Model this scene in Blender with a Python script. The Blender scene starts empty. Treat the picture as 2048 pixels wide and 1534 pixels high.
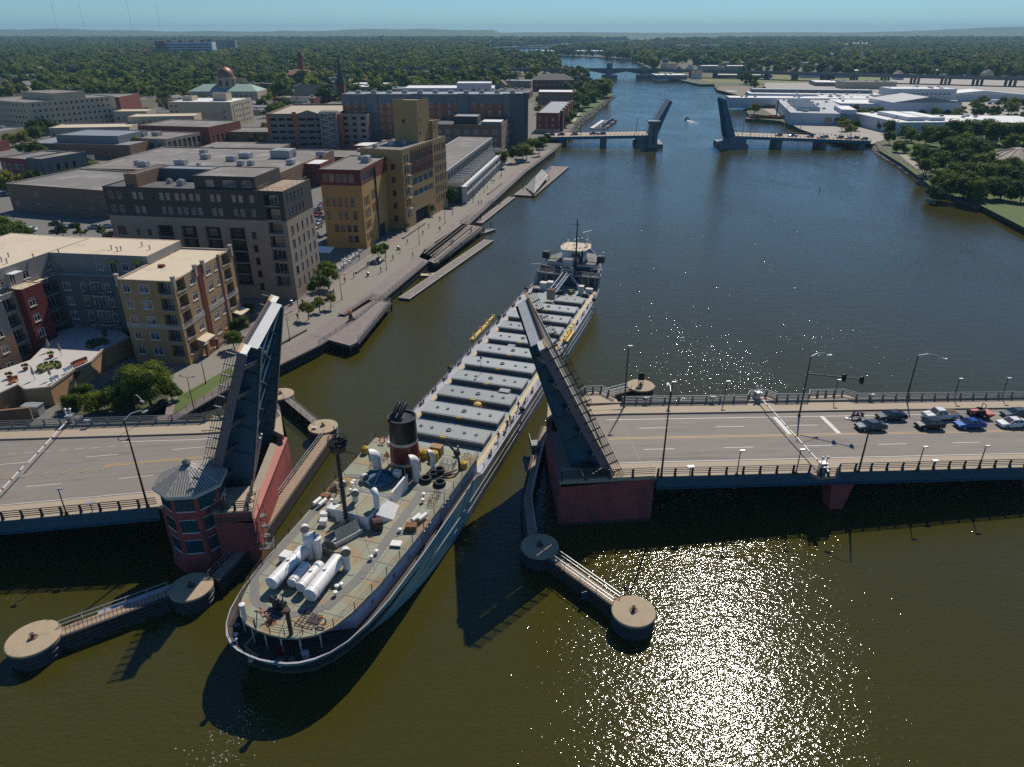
import bpy, math, random
from math import sin, cos, tan, pi, radians as R, sqrt, atan2, hypot
from mathutils import Vector, Matrix
from mathutils.geometry import tessellate_polygon
random.seed(7)
SC = bpy.context.scene
COL = SC.collection
# ---------------------------------------------------------------- camera, sky, sun, exposure
CH = 62.0                                   # camera height above the river, metres
PITCH = math.atan(702/1421.)
cd = bpy.data.cameras.new('camera'); cam = bpy.data.objects.new('camera', cd); COL.objects.link(cam)
cam.location = (0, 0, CH); cam.rotation_euler = (pi/2-PITCH, 0, 0)
cd.sensor_width = 36; cd.lens = 36*1421/2048.; cd.clip_end = 40000; cd.clip_start = 0.5
SC.camera = cam
SUN = Vector((8.9, 22.0, 27.0)).normalized()
EL = math.asin(SUN.z); AZ = atan2(SUN.x, SUN.y)
world = bpy.data.worlds.new('World'); SC.world = world; world.use_nodes = True
nt = world.node_tree; bg = nt.nodes['Background']
sky = nt.nodes.new('ShaderNodeTexSky'); sky.sky_type = 'NISHITA'; sky.sun_disc = False
sky.sun_elevation = EL; sky.sun_rotation = AZ; sky.altitude = 200; sky.air_density = 1.0; sky.dust_density = 0.0; sky.ozone_density = 4.5
vt = nt.nodes.new('ShaderNodeVectorMath'); vt.operation = 'MULTIPLY'; vt.inputs[1].default_value = (.76, 1.14, 1.46); nt.links.new(sky.outputs[0], vt.inputs[0]); nt.links.new(vt.outputs[0], bg.inputs[0]); bg.inputs[1].default_value = 0.05
sl = bpy.data.lights.new('sun', 'SUN'); sl.energy = 3.8; sl.angle = R(0.5); sl.color = (1.0, 0.92, 0.80)
so = bpy.data.objects.new('sun', sl); COL.objects.link(so)
so.rotation_euler = SUN.to_track_quat('Z', 'Y').to_euler(); so.location = (0, 0, 300)
vs = SC.view_settings; vs.view_transform = 'Standard'; vs.look = 'None'; vs.gamma = 1; vs.exposure = 0.26
vs.use_curve_mapping = False
SC.render.engine = 'CYCLES'
SC.cycles.use_denoising = False
SC.cycles.max_bounces = 5; SC.cycles.diffuse_bounces = 2; SC.cycles.glossy_bounces = 3; SC.cycles.volume_bounces = 0
SC.cycles.transparent_max_bounces = 6; SC.cycles.sample_clamp_indirect = 4
SC.cycles.caustics_reflective = False; SC.cycles.caustics_refractive = False

# ---------------------------------------------------------------- survey helpers
def P(u, v, z=0.0):
    """ground plan read off the photograph (2048 px wide): the world point at height z"""
    s, c = sin(PITCH), cos(PITCH); x = (u-1024)/1421.; y = (767-v)/1421.
    D = Vector((x, c+y*s, -s+y*c)); t = (z-CH)/D.z
    return Vector((D.x*t, D.y*t, z))
def inside(x, y, poly):
    r = False; n = len(poly); j = n-1
    for i in range(n):
        xi, yi = poly[i][0], poly[i][1]; xj, yj = poly[j][0], poly[j][1]
        if (yi > y) != (yj > y) and x < (xj-xi)*(y-yi)/(yj-yi)+xi: r = not r
        j = i
    return r
# ---------------------------------------------------------------- materials
MATS = {}
def mat(name, col, rough=.7, metal=0., var=.12, scale=.6, fine=6., streak=0., bump=0., spec=.5, rnd=0., col2=None, c2amt=.5, c2scale=.15, coords='P', mp3=None):
    if name in MATS: return MATS[name]
    m = bpy.data.materials.new(name); m.use_nodes = True; MATS[name] = m
    N = m.node_tree.nodes; L = m.node_tree.links; b = N['Principled BSDF']
    b.inputs['Roughness'].default_value = rough; b.inputs['Metallic'].default_value = metal
    b.inputs['Specular IOR Level'].default_value = spec
    src = None
    if coords == 'P': g = N.new('ShaderNodeNewGeometry'); src = g.outputs['Position']
    else: g = N.new('ShaderNodeTexCoord'); src = g.outputs['Object']
    if mp3:
        q = N.new('ShaderNodeMapping'); q.inputs['Scale'].default_value = mp3; L.new(src, q.inputs[0]); src = q.outputs[0]
    n1 = N.new('ShaderNodeTexNoise'); n1.inputs['Scale'].default_value = scale; n1.inputs['Detail'].default_value = 5
    n1.inputs['Roughness'].default_value = .65
    n2 = N.new('ShaderNodeTexNoise'); n2.inputs['Scale'].default_value = fine; n2.inputs['Detail'].default_value = 3
    if streak:
        mp = N.new('ShaderNodeMapping'); mp.inputs['Scale'].default_value = (1, 1, .08)
        L.new(src, mp.inputs[0]); L.new(mp.outputs[0], n2.inputs[0]); n2.inputs['Scale'].default_value = streak
    else: L.new(src, n2.inputs[0])
    L.new(src, n1.inputs[0])
    add = N.new('ShaderNodeMath'); add.operation = 'ADD'; L.new(n1.outputs[0], add.inputs[0]); L.new(n2.outputs[0], add.inputs[1])
    last = add.outputs[0]; off = 1.0
    if rnd:
        oi = N.new('ShaderNodeObjectInfo'); mu = N.new('ShaderNodeMath'); mu.operation = 'MULTIPLY_ADD'
        L.new(oi.outputs['Random'], mu.inputs[0]); mu.inputs[1].default_value = rnd/max(var, .01); mu.inputs[2].default_value = -.5*rnd/max(var, .01)
        a2 = N.new('ShaderNodeMath'); a2.operation = 'ADD'; L.new(last, a2.inputs[0]); L.new(mu.outputs[0], a2.inputs[1]); last = a2.outputs[0]
    f = N.new('ShaderNodeMath'); f.operation = 'MULTIPLY_ADD'; L.new(last, f.inputs[0]); f.inputs[1].default_value = 2*var; f.inputs[2].default_value = 1-2*var*off
    base = N.new('ShaderNodeRGB'); base.outputs[0].default_value = (*col, 1); cout = base.outputs[0]
    if col2:
        n3 = N.new('ShaderNodeTexNoise'); n3.inputs['Scale'].default_value = c2scale; n3.inputs['Detail'].default_value = 6; n3.inputs['Roughness'].default_value = .7
        L.new(src, n3.inputs[0])
        cr = N.new('ShaderNodeMapRange'); cr.inputs[1].default_value = .5-.0*c2amt+(.5-c2amt)*.3; cr.inputs[2].default_value = .62+(.5-c2amt)*.3; L.new(n3.outputs[0], cr.inputs[0])
        mx = N.new('ShaderNodeMix'); mx.data_type = 'RGBA'; L.new(cr.outputs[0], mx.inputs[0]); L.new(cout, mx.inputs[6]); mx.inputs[7].default_value = (*col2, 1); cout = mx.outputs[2]
    vm = N.new('ShaderNodeVectorMath'); vm.operation = 'SCALE'; L.new(cout, vm.inputs[0]); L.new(f.outputs[0], vm.inputs['Scale'])
    L.new(vm.outputs[0], b.inputs['Base Color'])
    if bump:
        bp = N.new('ShaderNodeBump'); bp.inputs['Strength'].default_value = bump; bp.inputs['Distance'].default_value = .1
        L.new(n2.outputs[0], bp.inputs['Height']); L.new(bp.outputs[0], b.inputs['Normal'])
    return m
def glassmat(name, col, rough=.08):
    if name in MATS: return MATS[name]
    m = mat(name, col, rough, var=.35, scale=.35, fine=1.2, spec=.9); N = m.node_tree.nodes; L = m.node_tree.links; b = N['Principled BSDF']; src = b.inputs['Base Color'].links[0].from_socket
    oi = N.new('ShaderNodeObjectInfo'); mr = N.new('ShaderNodeMapRange'); L.new(oi.outputs['Random'], mr.inputs[0]); mr.inputs[1].default_value = .68; mr.inputs[2].default_value = 1.0; mr.inputs[4].default_value = .75
    mx = N.new('ShaderNodeMix'); mx.data_type = 'RGBA'; L.new(mr.outputs[0], mx.inputs[0]); L.new(src, mx.inputs[6]); mx.inputs[7].default_value = (.26, .24, .20, 1); L.new(mx.outputs[2], b.inputs['Base Color']); return m

# ---------------------------------------------------------------- mesh builder
class MB:
    def __init__(s): s.v = []; s.f = []; s.mi = []; s.m = 0; s.T = None; s.sm = False
    def add(s, vs, fs, m=None):
        k = len(s.v)
        if s.T is not None: vs = [s.T @ Vector(p) for p in vs]
        s.v += [tuple(p) for p in vs]; s.f += [tuple(i+k for i in f) for f in fs]; s.mi += [s.m if m is None else m]*len(fs); return s
    def box(s, x0, x1, y0, y1, z0, z1, m=None):
        return s.add([(x0,y0,z0),(x1,y0,z0),(x1,y1,z0),(x0,y1,z0),(x0,y0,z1),(x1,y0,z1),(x1,y1,z1),(x0,y1,z1)],
                     [(3,2,1,0),(4,5,6,7),(0,1,5,4),(1,2,6,5),(2,3,7,6),(3,0,4,7)], m)
    def cbox(s, c, d, rz=0, m=None):
        hx, hy, hz = d[0]/2, d[1]/2, d[2]/2; q = []
        for z in (-hz, hz):
            for x, y in ((-hx,-hy),(hx,-hy),(hx,hy),(-hx,hy)):
                q.append((c[0]+x*cos(rz)-y*sin(rz), c[1]+x*sin(rz)+y*cos(rz), c[2]+z))
        return s.add(q, [(3,2,1,0),(4,5,6,7),(0,1,5,4),(1,2,6,5),(2,3,7,6),(3,0,4,7)], m)
    def bar(s, a, b, w, h=None, m=None, up=(0,0,1)):
        h = w if h is None else h; a = Vector(a); b = Vector(b); d = (b-a)
        if d.length < 1e-6: return s
        d.normalize(); up = Vector(up)
        if abs(d.dot(up)) > .99: up = Vector((1,0,0))
        x = d.cross(up).normalized()*(w/2); y = x.cross(d).normalized()*(h/2)
        q = [a-x-y, a+x-y, a+x+y, a-x+y, b-x-y, b+x-y, b+x+y, b-x+y]
        return s.add(q, [(3,2,1,0),(4,5,6,7),(0,1,5,4),(1,2,6,5),(2,3,7,6),(3,0,4,7)], m)
    def tube(s, a, b, r, n=8, r1=None, m=None, cap=True):
        r1 = r if r1 is None else r1; a = Vector(a); b = Vector(b); d = (b-a).normalized(); up = Vector((0,0,1)) if abs(d.z) < .95 else Vector((1,0,0))
        x = d.cross(up).normalized(); y = x.cross(d); q = []
        for c, rr in ((a, r), (b, r1)):
            for i in range(n): t = 2*pi*i/n; q.append(c+x*cos(t)*rr+y*sin(t)*rr)
        fs = [(i, (i+1)%n, n+(i+1)%n, n+i) for i in range(n)]
        if cap: fs += [tuple(range(n))[::-1], tuple(range(n, 2*n))]
        return s.add(q, fs, m)
    def path(s, pts, r, n=6, m=None):
        for i in range(len(pts)-1): s.tube(pts[i], pts[i+1], r, n, m=m)
        return s
    def prism(s, poly, z0, z1, m=None, mtop=None):
        n = len(poly); a = sum(poly[i][0]*poly[(i+1)%n][1]-poly[(i+1)%n][0]*poly[i][1] for i in range(n))
        if a < 0: poly = poly[::-1]
        f0 = z0 if callable(z0) else (lambda x, y: z0); f1 = z1 if callable(z1) else (lambda x, y: z1)
        q = [(p[0], p[1], f0(p[0], p[1])) for p in poly]+[(p[0], p[1], f1(p[0], p[1])) for p in poly]
        tri = tessellate_polygon([[Vector((p[0], p[1], 0)) for p in poly]])
        top = []
        for t in tri:
            A, B, C = (poly[i] for i in t)
            cr = (B[0]-A[0])*(C[1]-A[1])-(B[1]-A[1])*(C[0]-A[0])
            top.append(tuple(t) if cr > 0 else tuple(t)[::-1])
        s.add(q, [(i, (i+1)%n, n+(i+1)%n, n+i) for i in range(n)], m)
        k = len(s.v)-2*n
        for t in top:
            s.f.append(tuple(k+n+i for i in t)); s.mi.append((s.m if m is None else m) if mtop is None else mtop)
            s.f.append(tuple(k+i for i in t[::-1])); s.mi.append(s.m if m is None else m)
        return s
    def sweep(s, pts, rs, n=14, m=None):
        pts = [Vector(p) for p in pts]; t0 = (pts[-1]-pts[0]); side = t0.cross(Vector((0,0,1))); side = side.normalized() if side.length > .01 else Vector((1,0,0)); q = []
        for i, p in enumerate(pts):
            t = (pts[min(i+1,len(pts)-1)]-pts[max(0,i-1)]).normalized(); y = side.cross(t).normalized()
            for k in range(n): a = 2*pi*k/n; q.append(p+side*cos(a)*rs[i]+y*sin(a)*rs[i])
        return s.add(q, [(i*n+k, i*n+(k+1)%n, (i+1)*n+(k+1)%n, (i+1)*n+k) for i in range(len(pts)-1) for k in range(n)], m)
    def lathe(s, prof, c=(0,0,0), n=16, m=None, a0=0):
        q = []
        for r, z in prof:
            for i in range(n): t = 2*pi*i/n+a0; q.append((c[0]+r*cos(t), c[1]+r*sin(t), c[2]+z))
        fs = []
        for k in range(len(prof)-1):
            for i in range(n): fs.append((k*n+i, k*n+(i+1)%n, (k+1)*n+(i+1)%n, (k+1)*n+i))
        if prof[0][0] > .001: fs.append(tuple(range(n))[::-1])
        if prof[-1][0] > .001: fs.append(tuple((len(prof)-1)*n+i for i in range(n)))
        return s.add(q, fs, m)
    def quad(s, a, b, c, d, m=None): return s.add([a, b, c, d], [(0,1,2,3)], m)
    def mesh(s, name, mats, smooth=False):
        me = bpy.data.meshes.new(name); me.from_pydata(s.v, [], s.f)
        if not isinstance(mats, (list, tuple)): mats = [mats]
        for m in mats: me.materials.append(m)
        if len(mats) > 1: me.polygons.foreach_set('material_index', s.mi)
        if smooth: me.polygons.foreach_set('use_smooth', [True]*len(s.f))
        me.update()
        if smooth: me.set_sharp_from_angle(angle=R(38))
        return me
    def build(s, name, mats, parent=None, loc=None, rz=0, smooth=False, label=None, kind=None):
        o = bpy.data.objects.new(name, s.mesh(name, mats, smooth)); COL.objects.link(o)
        if parent is not None: o.parent = parent
        if loc is not None: o.location = loc
        if rz: o.rotation_euler = (0, 0, rz)
        if label: o['label'] = label
        if kind: o['kind'] = kind
        return o
def inst(name, me, parent=None, loc=(0,0,0), rz=0, sc=None, rot=None):
    o = bpy.data.objects.new(name, me); COL.objects.link(o); o.parent = parent; o.location = loc
    o.rotation_euler = rot if rot is not None else (0, 0, rz)
    if sc is not None: o.scale = sc if isinstance(sc, (tuple, list)) else (sc, sc, sc)
    return o
def tag(o, label, cat, group=None):
    o['label'] = label; o['category'] = cat
    if group: o['group'] = group
    return o
def thing(name, label, cat, loc=(0,0,0), rz=0, group=None):
    o = bpy.data.objects.new(name, None); COL.objects.link(o); o.location = loc; o.rotation_euler = (0, 0, rz)
    o.empty_display_size = .5
    return tag(o, label, cat, group)
def struct(name, mb, m, smooth=False):
    o = mb.build(name, m, smooth=smooth); o['kind'] = 'structure'; return o
def copy_tree(o, loc=None, rz=None, label=None, group=None, parent=None):
    c = o.copy(); COL.objects.link(c)
    if parent is not None: c.parent = parent
    if loc is not None: c.location = loc
    if rz is not None: c.rotation_euler = (0, 0, rz)
    if label: c['label'] = label
    if group: c['group'] = group
    for ch in list(o.children): copy_tree(ch, parent=c)
    return c

M = dict(
 concrete=mat('concrete', (.30,.26,.20), .85, var=.16, scale=.5, fine=9), sidewalk=mat('sidewalk_concrete', (.37,.30,.215), .85, var=.10, scale=.35, fine=10),
 asphalt=mat('road_concrete', (.215,.19,.162), .85, var=.16, scale=1.1, fine=5, coords='O', mp3=(.05,.75,1), col2=(.165,.148,.13), c2scale=.9, c2amt=.4), street=mat('street_asphalt', (.145,.138,.125), .9, var=.15, scale=.15, fine=3),
 white_line=mat('white_line_paint', (.55,.53,.48), .6, var=.25, scale=1.5), yellow_line=mat('yellow_line_paint', (.50,.32,.10), .6, var=.25, scale=1.5),
 rail=mat('rail_steel', (.17,.18,.19), .45, .5), rail_dk=mat('dark_rail_steel', (.035,.033,.035), .5, .3),
 galv=mat('galvanised_steel', (.42,.44,.45), .4, .5), blk=mat('black_paint', (.012,.012,.014), .4), dkmetal=mat('dark_metal', (.04,.042,.046), .5, .3),
 girder=mat('blue_grey_girder_paint', (.035,.105,.155), .5, var=.18, scale=.4, streak=3), girder_side=mat('mauve_fascia_paint', (.20,.145,.155), .55, var=.12, streak=4),
 redpier=mat('red_painted_concrete', (.34,.070,.06), .75, var=.18, scale=.35, streak=2.2, col2=(.20,.06,.06), c2scale=.25),
 redpier2=mat('pale_red_concrete', (.42,.17,.145), .8, var=.15), roof_base=mat('dark_tile_gaps', (.12,.12,.115), .8), roof_tile=mat('grey_roof_tile', (.33,.31,.275), .6, var=.2),
 teal_glass=mat('teal_glass', (.01,.075,.085), .08, var=.35, spec=.9), glass=glassmat('dark_glass', (.018,.024,.03)), glass_sky=glassmat('blue_glass', (.05,.09,.13), .05),
 white=mat('white_paint', (.70,.69,.66), .45, var=.10, streak=3, scale=1.2, col2=(.52,.46,.38), c2amt=.12, c2scale=.9), white_d=mat('dirty_white_paint', (.56,.55,.50), .55, var=.14, streak=3),
 wood=mat('weathered_timber', (.20,.165,.14), .85, var=.25, scale=.8, fine=5), wood_t=mat('tan_timber', (.33,.24,.165), .85, var=.22, scale=.8, fine=5),
 wood_dk=mat('dark_timber', (.055,.048,.045), .85, var=.3), rock=mat('grey_rock', (.22,.20,.17), .9, var=.3, rnd=.2),
 grass=mat('mown_grass', (.085,.115,.028), .95, var=.25, scale=.12, fine=2), soil=mat('bare_soil', (.21,.165,.115), .95, var=.25, scale=.05),
 hull=mat('grey_green_hull_paint', (.20,.40,.41), .5, var=.14, scale=.3, streak=1.3, col2=(.22,.33,.32), c2scale=.2),
 hull_grey=mat('grey_hull_paint', (.36,.365,.34), .55, var=.15, streak=1.3, col2=(.23,.18,.13), c2scale=.1), hull_red=mat('red_boot_topping', (.16,.03,.025), .7, var=.2),
 shipdeck=mat('ship_spar_deck_paint', (.25,.285,.29), .7, var=.13, scale=.25, fine=3, col2=(.29,.25,.20), c2amt=.2, c2scale=.3),
 lavdeck=mat('pale_lavender_deck_paint', (.34,.34,.385), .7, var=.12, scale=.3, col2=(.36,.28,.20), c2amt=.2, c2scale=.4),
 boatdeck=mat('olive_boat_deck_paint', (.245,.26,.19), .75, var=.17, scale=.3, fine=4, col2=(.29,.205,.11), c2amt=.6, c2scale=.33),
 walkgrey=mat('grey_walkway_paint', (.165,.16,.145), .75, var=.12), hatch=mat('hatch_cover_paint', (.255,.28,.28), .6, var=.12, scale=.4, fine=3, rnd=.12, col2=(.27,.25,.21), c2amt=.15),
 deck_yellow=mat('yellow_deck_paint', (.62,.40,.08), .6, var=.10), rust=mat('rust', (.19,.085,.035), .9, var=.3), rust_bn=mat('brown_rusty_steel', (.09,.05,.035), .85, var=.3),
 stk_red=mat('stack_red_paint', (.16,.014,.014), .45, var=.1), cream=mat('cream_paint', (.52,.43,.30), .6), tarp_y=mat('yellow_tarpaulin', (.50,.32,.02), .6, var=.2, fine=8, bump=.6),
 bluebox=mat('blue_casing_paint', (.03,.12,.18), .5), orange=mat('orange_red_paint', (.55,.14,.04), .5), canvas=mat('tan_canvas', (.30,.21,.10), .85, var=.2, fine=6, bump=.6),
 rope=mat('black_hose', (.015,.015,.016), .6), darkdeck=mat('dark_main_deck_paint', (.06,.05,.042), .8, var=.2), tyre=mat('tyre_rubber', (.015,.015,.015), .8),
)
# ---------------------------------------------------------------- river
def water_material():
    m = bpy.data.materials.new('river_water'); m.use_nodes = True; N = m.node_tree.nodes; L = m.node_tree.links; b = N['Principled BSDF']
    g = N.new('ShaderNodeNewGeometry'); src = g.outputs['Position']
    n0 = N.new('ShaderNodeTexNoise'); n0.inputs['Scale'].default_value = .02; n0.inputs['Detail'].default_value = 4; L.new(src, n0.inputs[0])
    mx = N.new('ShaderNodeMix'); mx.data_type = 'RGBA'; L.new(n0.outputs[0], mx.inputs[0]); mx.inputs[6].default_value = (.038, .035, .0045, 1); mx.inputs[7].default_value = (.050, .045, .007, 1)
    L.new(mx.outputs[2], b.inputs['Base Color']); b.inputs['IOR'].default_value = 1.33; b.inputs['Roughness'].default_value = .06
    def wave(scale, sx, sy, rot, det, dist=0):
        mp = N.new('ShaderNodeMapping'); mp.inputs['Scale'].default_value = (sx, sy, 1); mp.inputs['Rotation'].default_value = (0, 0, R(rot)); L.new(src, mp.inputs[0])
        n = N.new('ShaderNodeTexNoise'); n.inputs['Scale'].default_value = scale; n.inputs['Detail'].default_value = det; n.inputs['Distortion'].default_value = dist; L.new(mp.outputs[0], n.inputs[0]); return n.outputs[0]
    def mul(a, k):
        q = N.new('ShaderNodeMath'); q.operation = 'MULTIPLY'; L.new(a, q.inputs[0])
        if isinstance(k, float): q.inputs[1].default_value = k
        else: L.new(k, q.inputs[1])
        return q.outputs[0]
    def add(a, c):
        q = N.new('ShaderNodeMath'); q.operation = 'ADD'; L.new(a, q.inputs[0]); L.new(c, q.inputs[1]); return q.outputs[0]
    w1 = mul(wave(1.5, .75, 1.5, -12, 2, .4), .15); w2 = mul(wave(3.6, .8, 1.3, 18, 2, .3), .055); w3 = mul(wave(.33, .6, 1.6, -8, 2), .16)
    calm = N.new('ShaderNodeMapRange'); L.new(wave(.03, 1, .6, 20, 4, .6), calm.inputs[0]); calm.inputs[1].default_value = .38; calm.inputs[2].default_value = .60; calm.inputs[3].default_value = .72; calm.inputs[4].default_value = 1.15
    h = mul(add(add(w1, w2), w3), calm.outputs[0])
    bp = N.new('ShaderNodeBump'); bp.inputs['Strength'].default_value = 1.0; bp.inputs['Distance'].default_value = WAVE; L.new(h, bp.inputs['Height']); L.new(bp.outputs[0], b.inputs['Normal'])
    return m
WAVE = .50
W = MB(); W.quad((-14500,-400,0), (14500,-400,0), (14500,13700,0), (-14500,13700,0))
WMAT = water_material(); river = struct('water', W, WMAT)
# ---------------------------------------------------------------- land
LB = [P(u, v, 2.2) for u, v in [(460,775),(545,737),(640,690),(716,640),(850,528),(930,455),(1050,345),(1110,300),(1137,275),(1152,247),(1190,218),(1226,190)]]
LBF = [P(u, v, 0) for u, v in [(1195,168),(1165,158),(1150,146),(1125,135),(1100,117),(1045,113),(990,104),(980,97),(1090,92),(1180,85.5),(1290,81),(1370,78.5),(1440,77.5)]]
RBF = [P(u, v, 0) for u, v in [(1450,81),(1430,84.5),(1345,87),(1240,91.5),(1150,96),(1140,101),(1094,105),(1094,111),(1180,115),(1262,120),(1280,130),(1327,153),(1345,160),(1400,172),(1428,172),(1430,180),(1500,199),(1516,214)]]
RB = [P(u, v, 0) for u, v in [(1492,228),(1500,242),(1560,248),(1600,262),(1665,284),(1748,292),(1755,306),(1800,332),(1868,382),(1960,417),(2048,463),(2200,540)]]
NEAR_L = [Vector((-400,-300,0)), Vector((-150,20,0)), Vector((-96,78,0)), Vector((-62,104,0))]
NEAR_R = [Vector((260,160,0)), Vector((500,-300,0))]
river_poly = [(p.x, p.y) for p in NEAR_L+LB+LBF+RBF+RB+NEAR_R]
GZ = 2.2
land = [(-14000,-300)]+river_poly+[(14000,-300),(14000,13500),(-14000,13500)]
mground = mat('ground', (.10,.105,.055), .95, var=.3, scale=.01, fine=.2, col2=(.17,.15,.11), c2amt=.35, c2scale=.012)
G = MB(); G.prism(land, -1.2, GZ); struct('ground', G, mground)
# downtown paving and industrial yards as thin sheets
city = [(p.x-1.5, p.y) for p in LB[:11]]+[(-20,760),(-330,900),(-620,700),(-520,330),(-230,160),(-120,70),(-95,80),(-66,104)]
S_ = MB(); S_.prism(city, GZ-.02, GZ+.03); struct('street_ground', S_, M['street'])
yard = [tuple(P(u,v,GZ)[:2]) for u,v in [(1600,258),(1668,282),(1745,288),(1790,270),(1900,262),(2048,250),(2300,230),(2300,160),(1700,150),(1530,165),(1520,215)]]
S_ = MB(); S_.prism(yard, GZ-.02, GZ+.03); struct('yard_ground', S_, mat('yard_gravel', (.33,.30,.26), .9, var=.2, scale=.05))
def sheet(name, px, m, dz=.05, z=GZ, t=.03):
    s = MB(); s.prism([tuple(P(u,v,z)[:2]) for u, v in px], z+dz-t, z+dz); return struct(name, s, m)
sheet('field', [(1385,155),(1420,165),(1700,166),(1800,158),(1700,150),(1500,150)], mat('dry_grass', (.15,.16,.05), .95, var=.25, scale=.03), .04)
sheet('field', [(1300,120),(1325,150),(1345,157),(1360,150),(1330,130)], M['grass'], .05)
sheet('soil_bank', [(1432,179),(1500,196),(1516,211),(1530,215),(1530,172),(1440,173)], M['soil'], .04)
sheet('grass_bank', [(1757,300),(1802,327),(1870,378),(1960,410),(2048,455),(2250,540),(2300,300),(1850,270)], M['grass'], .04)
sheet('grass_bank', [(1112,262),(1152,245),(1190,216),(1222,190),(1195,170),(1160,172),(1130,235)], M['grass'], .06)
sheet('path', [(1840,345),(1850,338),(1800,300),(1795,306)], M['concrete'], .07)
sheet('path', [(1150,243),(1160,228),(1170,220),(1162,215),(1172,206),(1168,203),(1156,215),(1163,221),(1152,230),(1144,243)], M['sidewalk'], .09)
# hills on the horizon: one rolling terrain mesh
def hillh(x, y):
    u = x/ max(y,1)
    top = 78+14*sin(u*9+1)+6*sin(u*31)+4*sin(u*67+2) if u < -.02 else 55+4*sin(u*23)
    if -.30 < u < -.02: top += 16*math.exp(-((u+.20)/.07)**2)+6
    if u > .42: top += min(60, (u-.42)*260)
    k = min(1, max(0, (y-6200)/2600.)); k = k*k*(3-2*k)
    if y > 10500: k *= 1.0
    n = 3*sin(x*.004+y*.002)+2*sin(x*.011)+1.5*sin(y*.013+x*.017)
    return GZ+.5+(top+n)*k
H_ = MB(); nx, ny = 220, 26
for j in range(ny):
    y = 6000+j*280
    for i in range(nx):
        x = (-1+2*i/(nx-1))*1.05*y; H_.v.append((x, y, hillh(x, y)-(1.5 if j == 0 else 0)))
for j in range(ny-1):
    for i in range(nx-1): a = j*nx+i; H_.f.append((a, a+1, a+nx+1, a+nx)); H_.mi.append(0)
struct('hills', H_, mat('wooded_hills', (.08,.11,.035), .95, var=.5, scale=.006, fine=.03, col2=(.11,.11,.06), c2amt=.15, c2scale=.003), True)

# ---------------------------------------------------------------- haze
hz = MB(); hz.box(-15500, 15500, -450, 14400, -3, 190)
hm = bpy.data.materials.new('haze_air'); hm.use_nodes = True; N = hm.node_tree.nodes; N.remove(N['Principled BSDF'])
pv = N.new('ShaderNodeVolumePrincipled'); pv.inputs['Density'].default_value = 0.75e-4; pv.inputs['Color'].default_value = (.40, .74, 1, 1); pv.inputs['Anisotropy'].default_value = .0
hm.node_tree.links.new(pv.outputs[0], N['Material Output'].inputs['Volume'])
ho = hz.build('haze', hm); ho['kind'] = 'stuff'; ho['label'] = 'thin blue haze filling the air over the valley'

# ---------------------------------------------------------------- trees
def leaf_material(name, a, b_, trans=.42):
    m = bpy.data.materials.new(name); m.use_nodes = True; N = m.node_tree.nodes; L = m.node_tree.links; b = N['Principled BSDF']
    tc = N.new('ShaderNodeTexCoord'); n = N.new('ShaderNodeTexNoise'); n.inputs['Scale'].default_value = .45; n.inputs['Detail'].default_value = 5; L.new(tc.outputs['Object'], n.inputs[0])
    oi = N.new('ShaderNodeObjectInfo'); ad = N.new('ShaderNodeMath'); ad.operation = 'ADD'; L.new(n.outputs[0], ad.inputs[0]); L.new(oi.outputs['Random'], ad.inputs[1])
    gp = N.new('ShaderNodeNewGeometry'); nb = N.new('ShaderNodeTexNoise'); nb.inputs['Scale'].default_value = .012; nb.inputs['Detail'].default_value = 3; L.new(gp.outputs['Position'], nb.inputs[0]); a3 = N.new('ShaderNodeMath'); a3.operation = 'MULTIPLY_ADD'; L.new(nb.outputs[0], a3.inputs[0]); a3.inputs[1].default_value = 2.2; L.new(ad.outputs[0], a3.inputs[2])
    mr = N.new('ShaderNodeMapRange'); L.new(a3.outputs[0], mr.inputs[0]); mr.inputs[1].default_value = 1.35; mr.inputs[2].default_value = 2.8
    mx = N.new('ShaderNodeMix'); mx.data_type = 'RGBA'; L.new(mr.outputs[0], mx.inputs[0]); mx.inputs[6].default_value = (*a, 1); mx.inputs[7].default_value = (*b_, 1)
    L.new(mx.outputs[2], b.inputs['Base Color']); b.inputs['Roughness'].default_value = .7; b.inputs['Specular IOR Level'].default_value = .2
    t = N.new('ShaderNodeBsdfTranslucent'); L.new(mx.outputs[2], t.inputs[0]); ms = N.new('ShaderNodeMixShader'); ms.inputs[0].default_value = trans
    L.new(b.outputs[0], ms.inputs[1]); L.new(t.outputs[0], ms.inputs[2]); L.new(ms.outputs[0], N['Material Output'].inputs['Surface']); return m
LEAF = [leaf_material('leaves_deep_green', (.034,.070,.008), (.10,.155,.014)), leaf_material('leaves_mid_green', (.060,.105,.009), (.16,.20,.016)), leaf_material('leaves_olive_green', (.10,.135,.010), (.23,.23,.022))]
BARK = mat('tree_bark', (.09,.07,.05), .9, var=.3)
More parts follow.
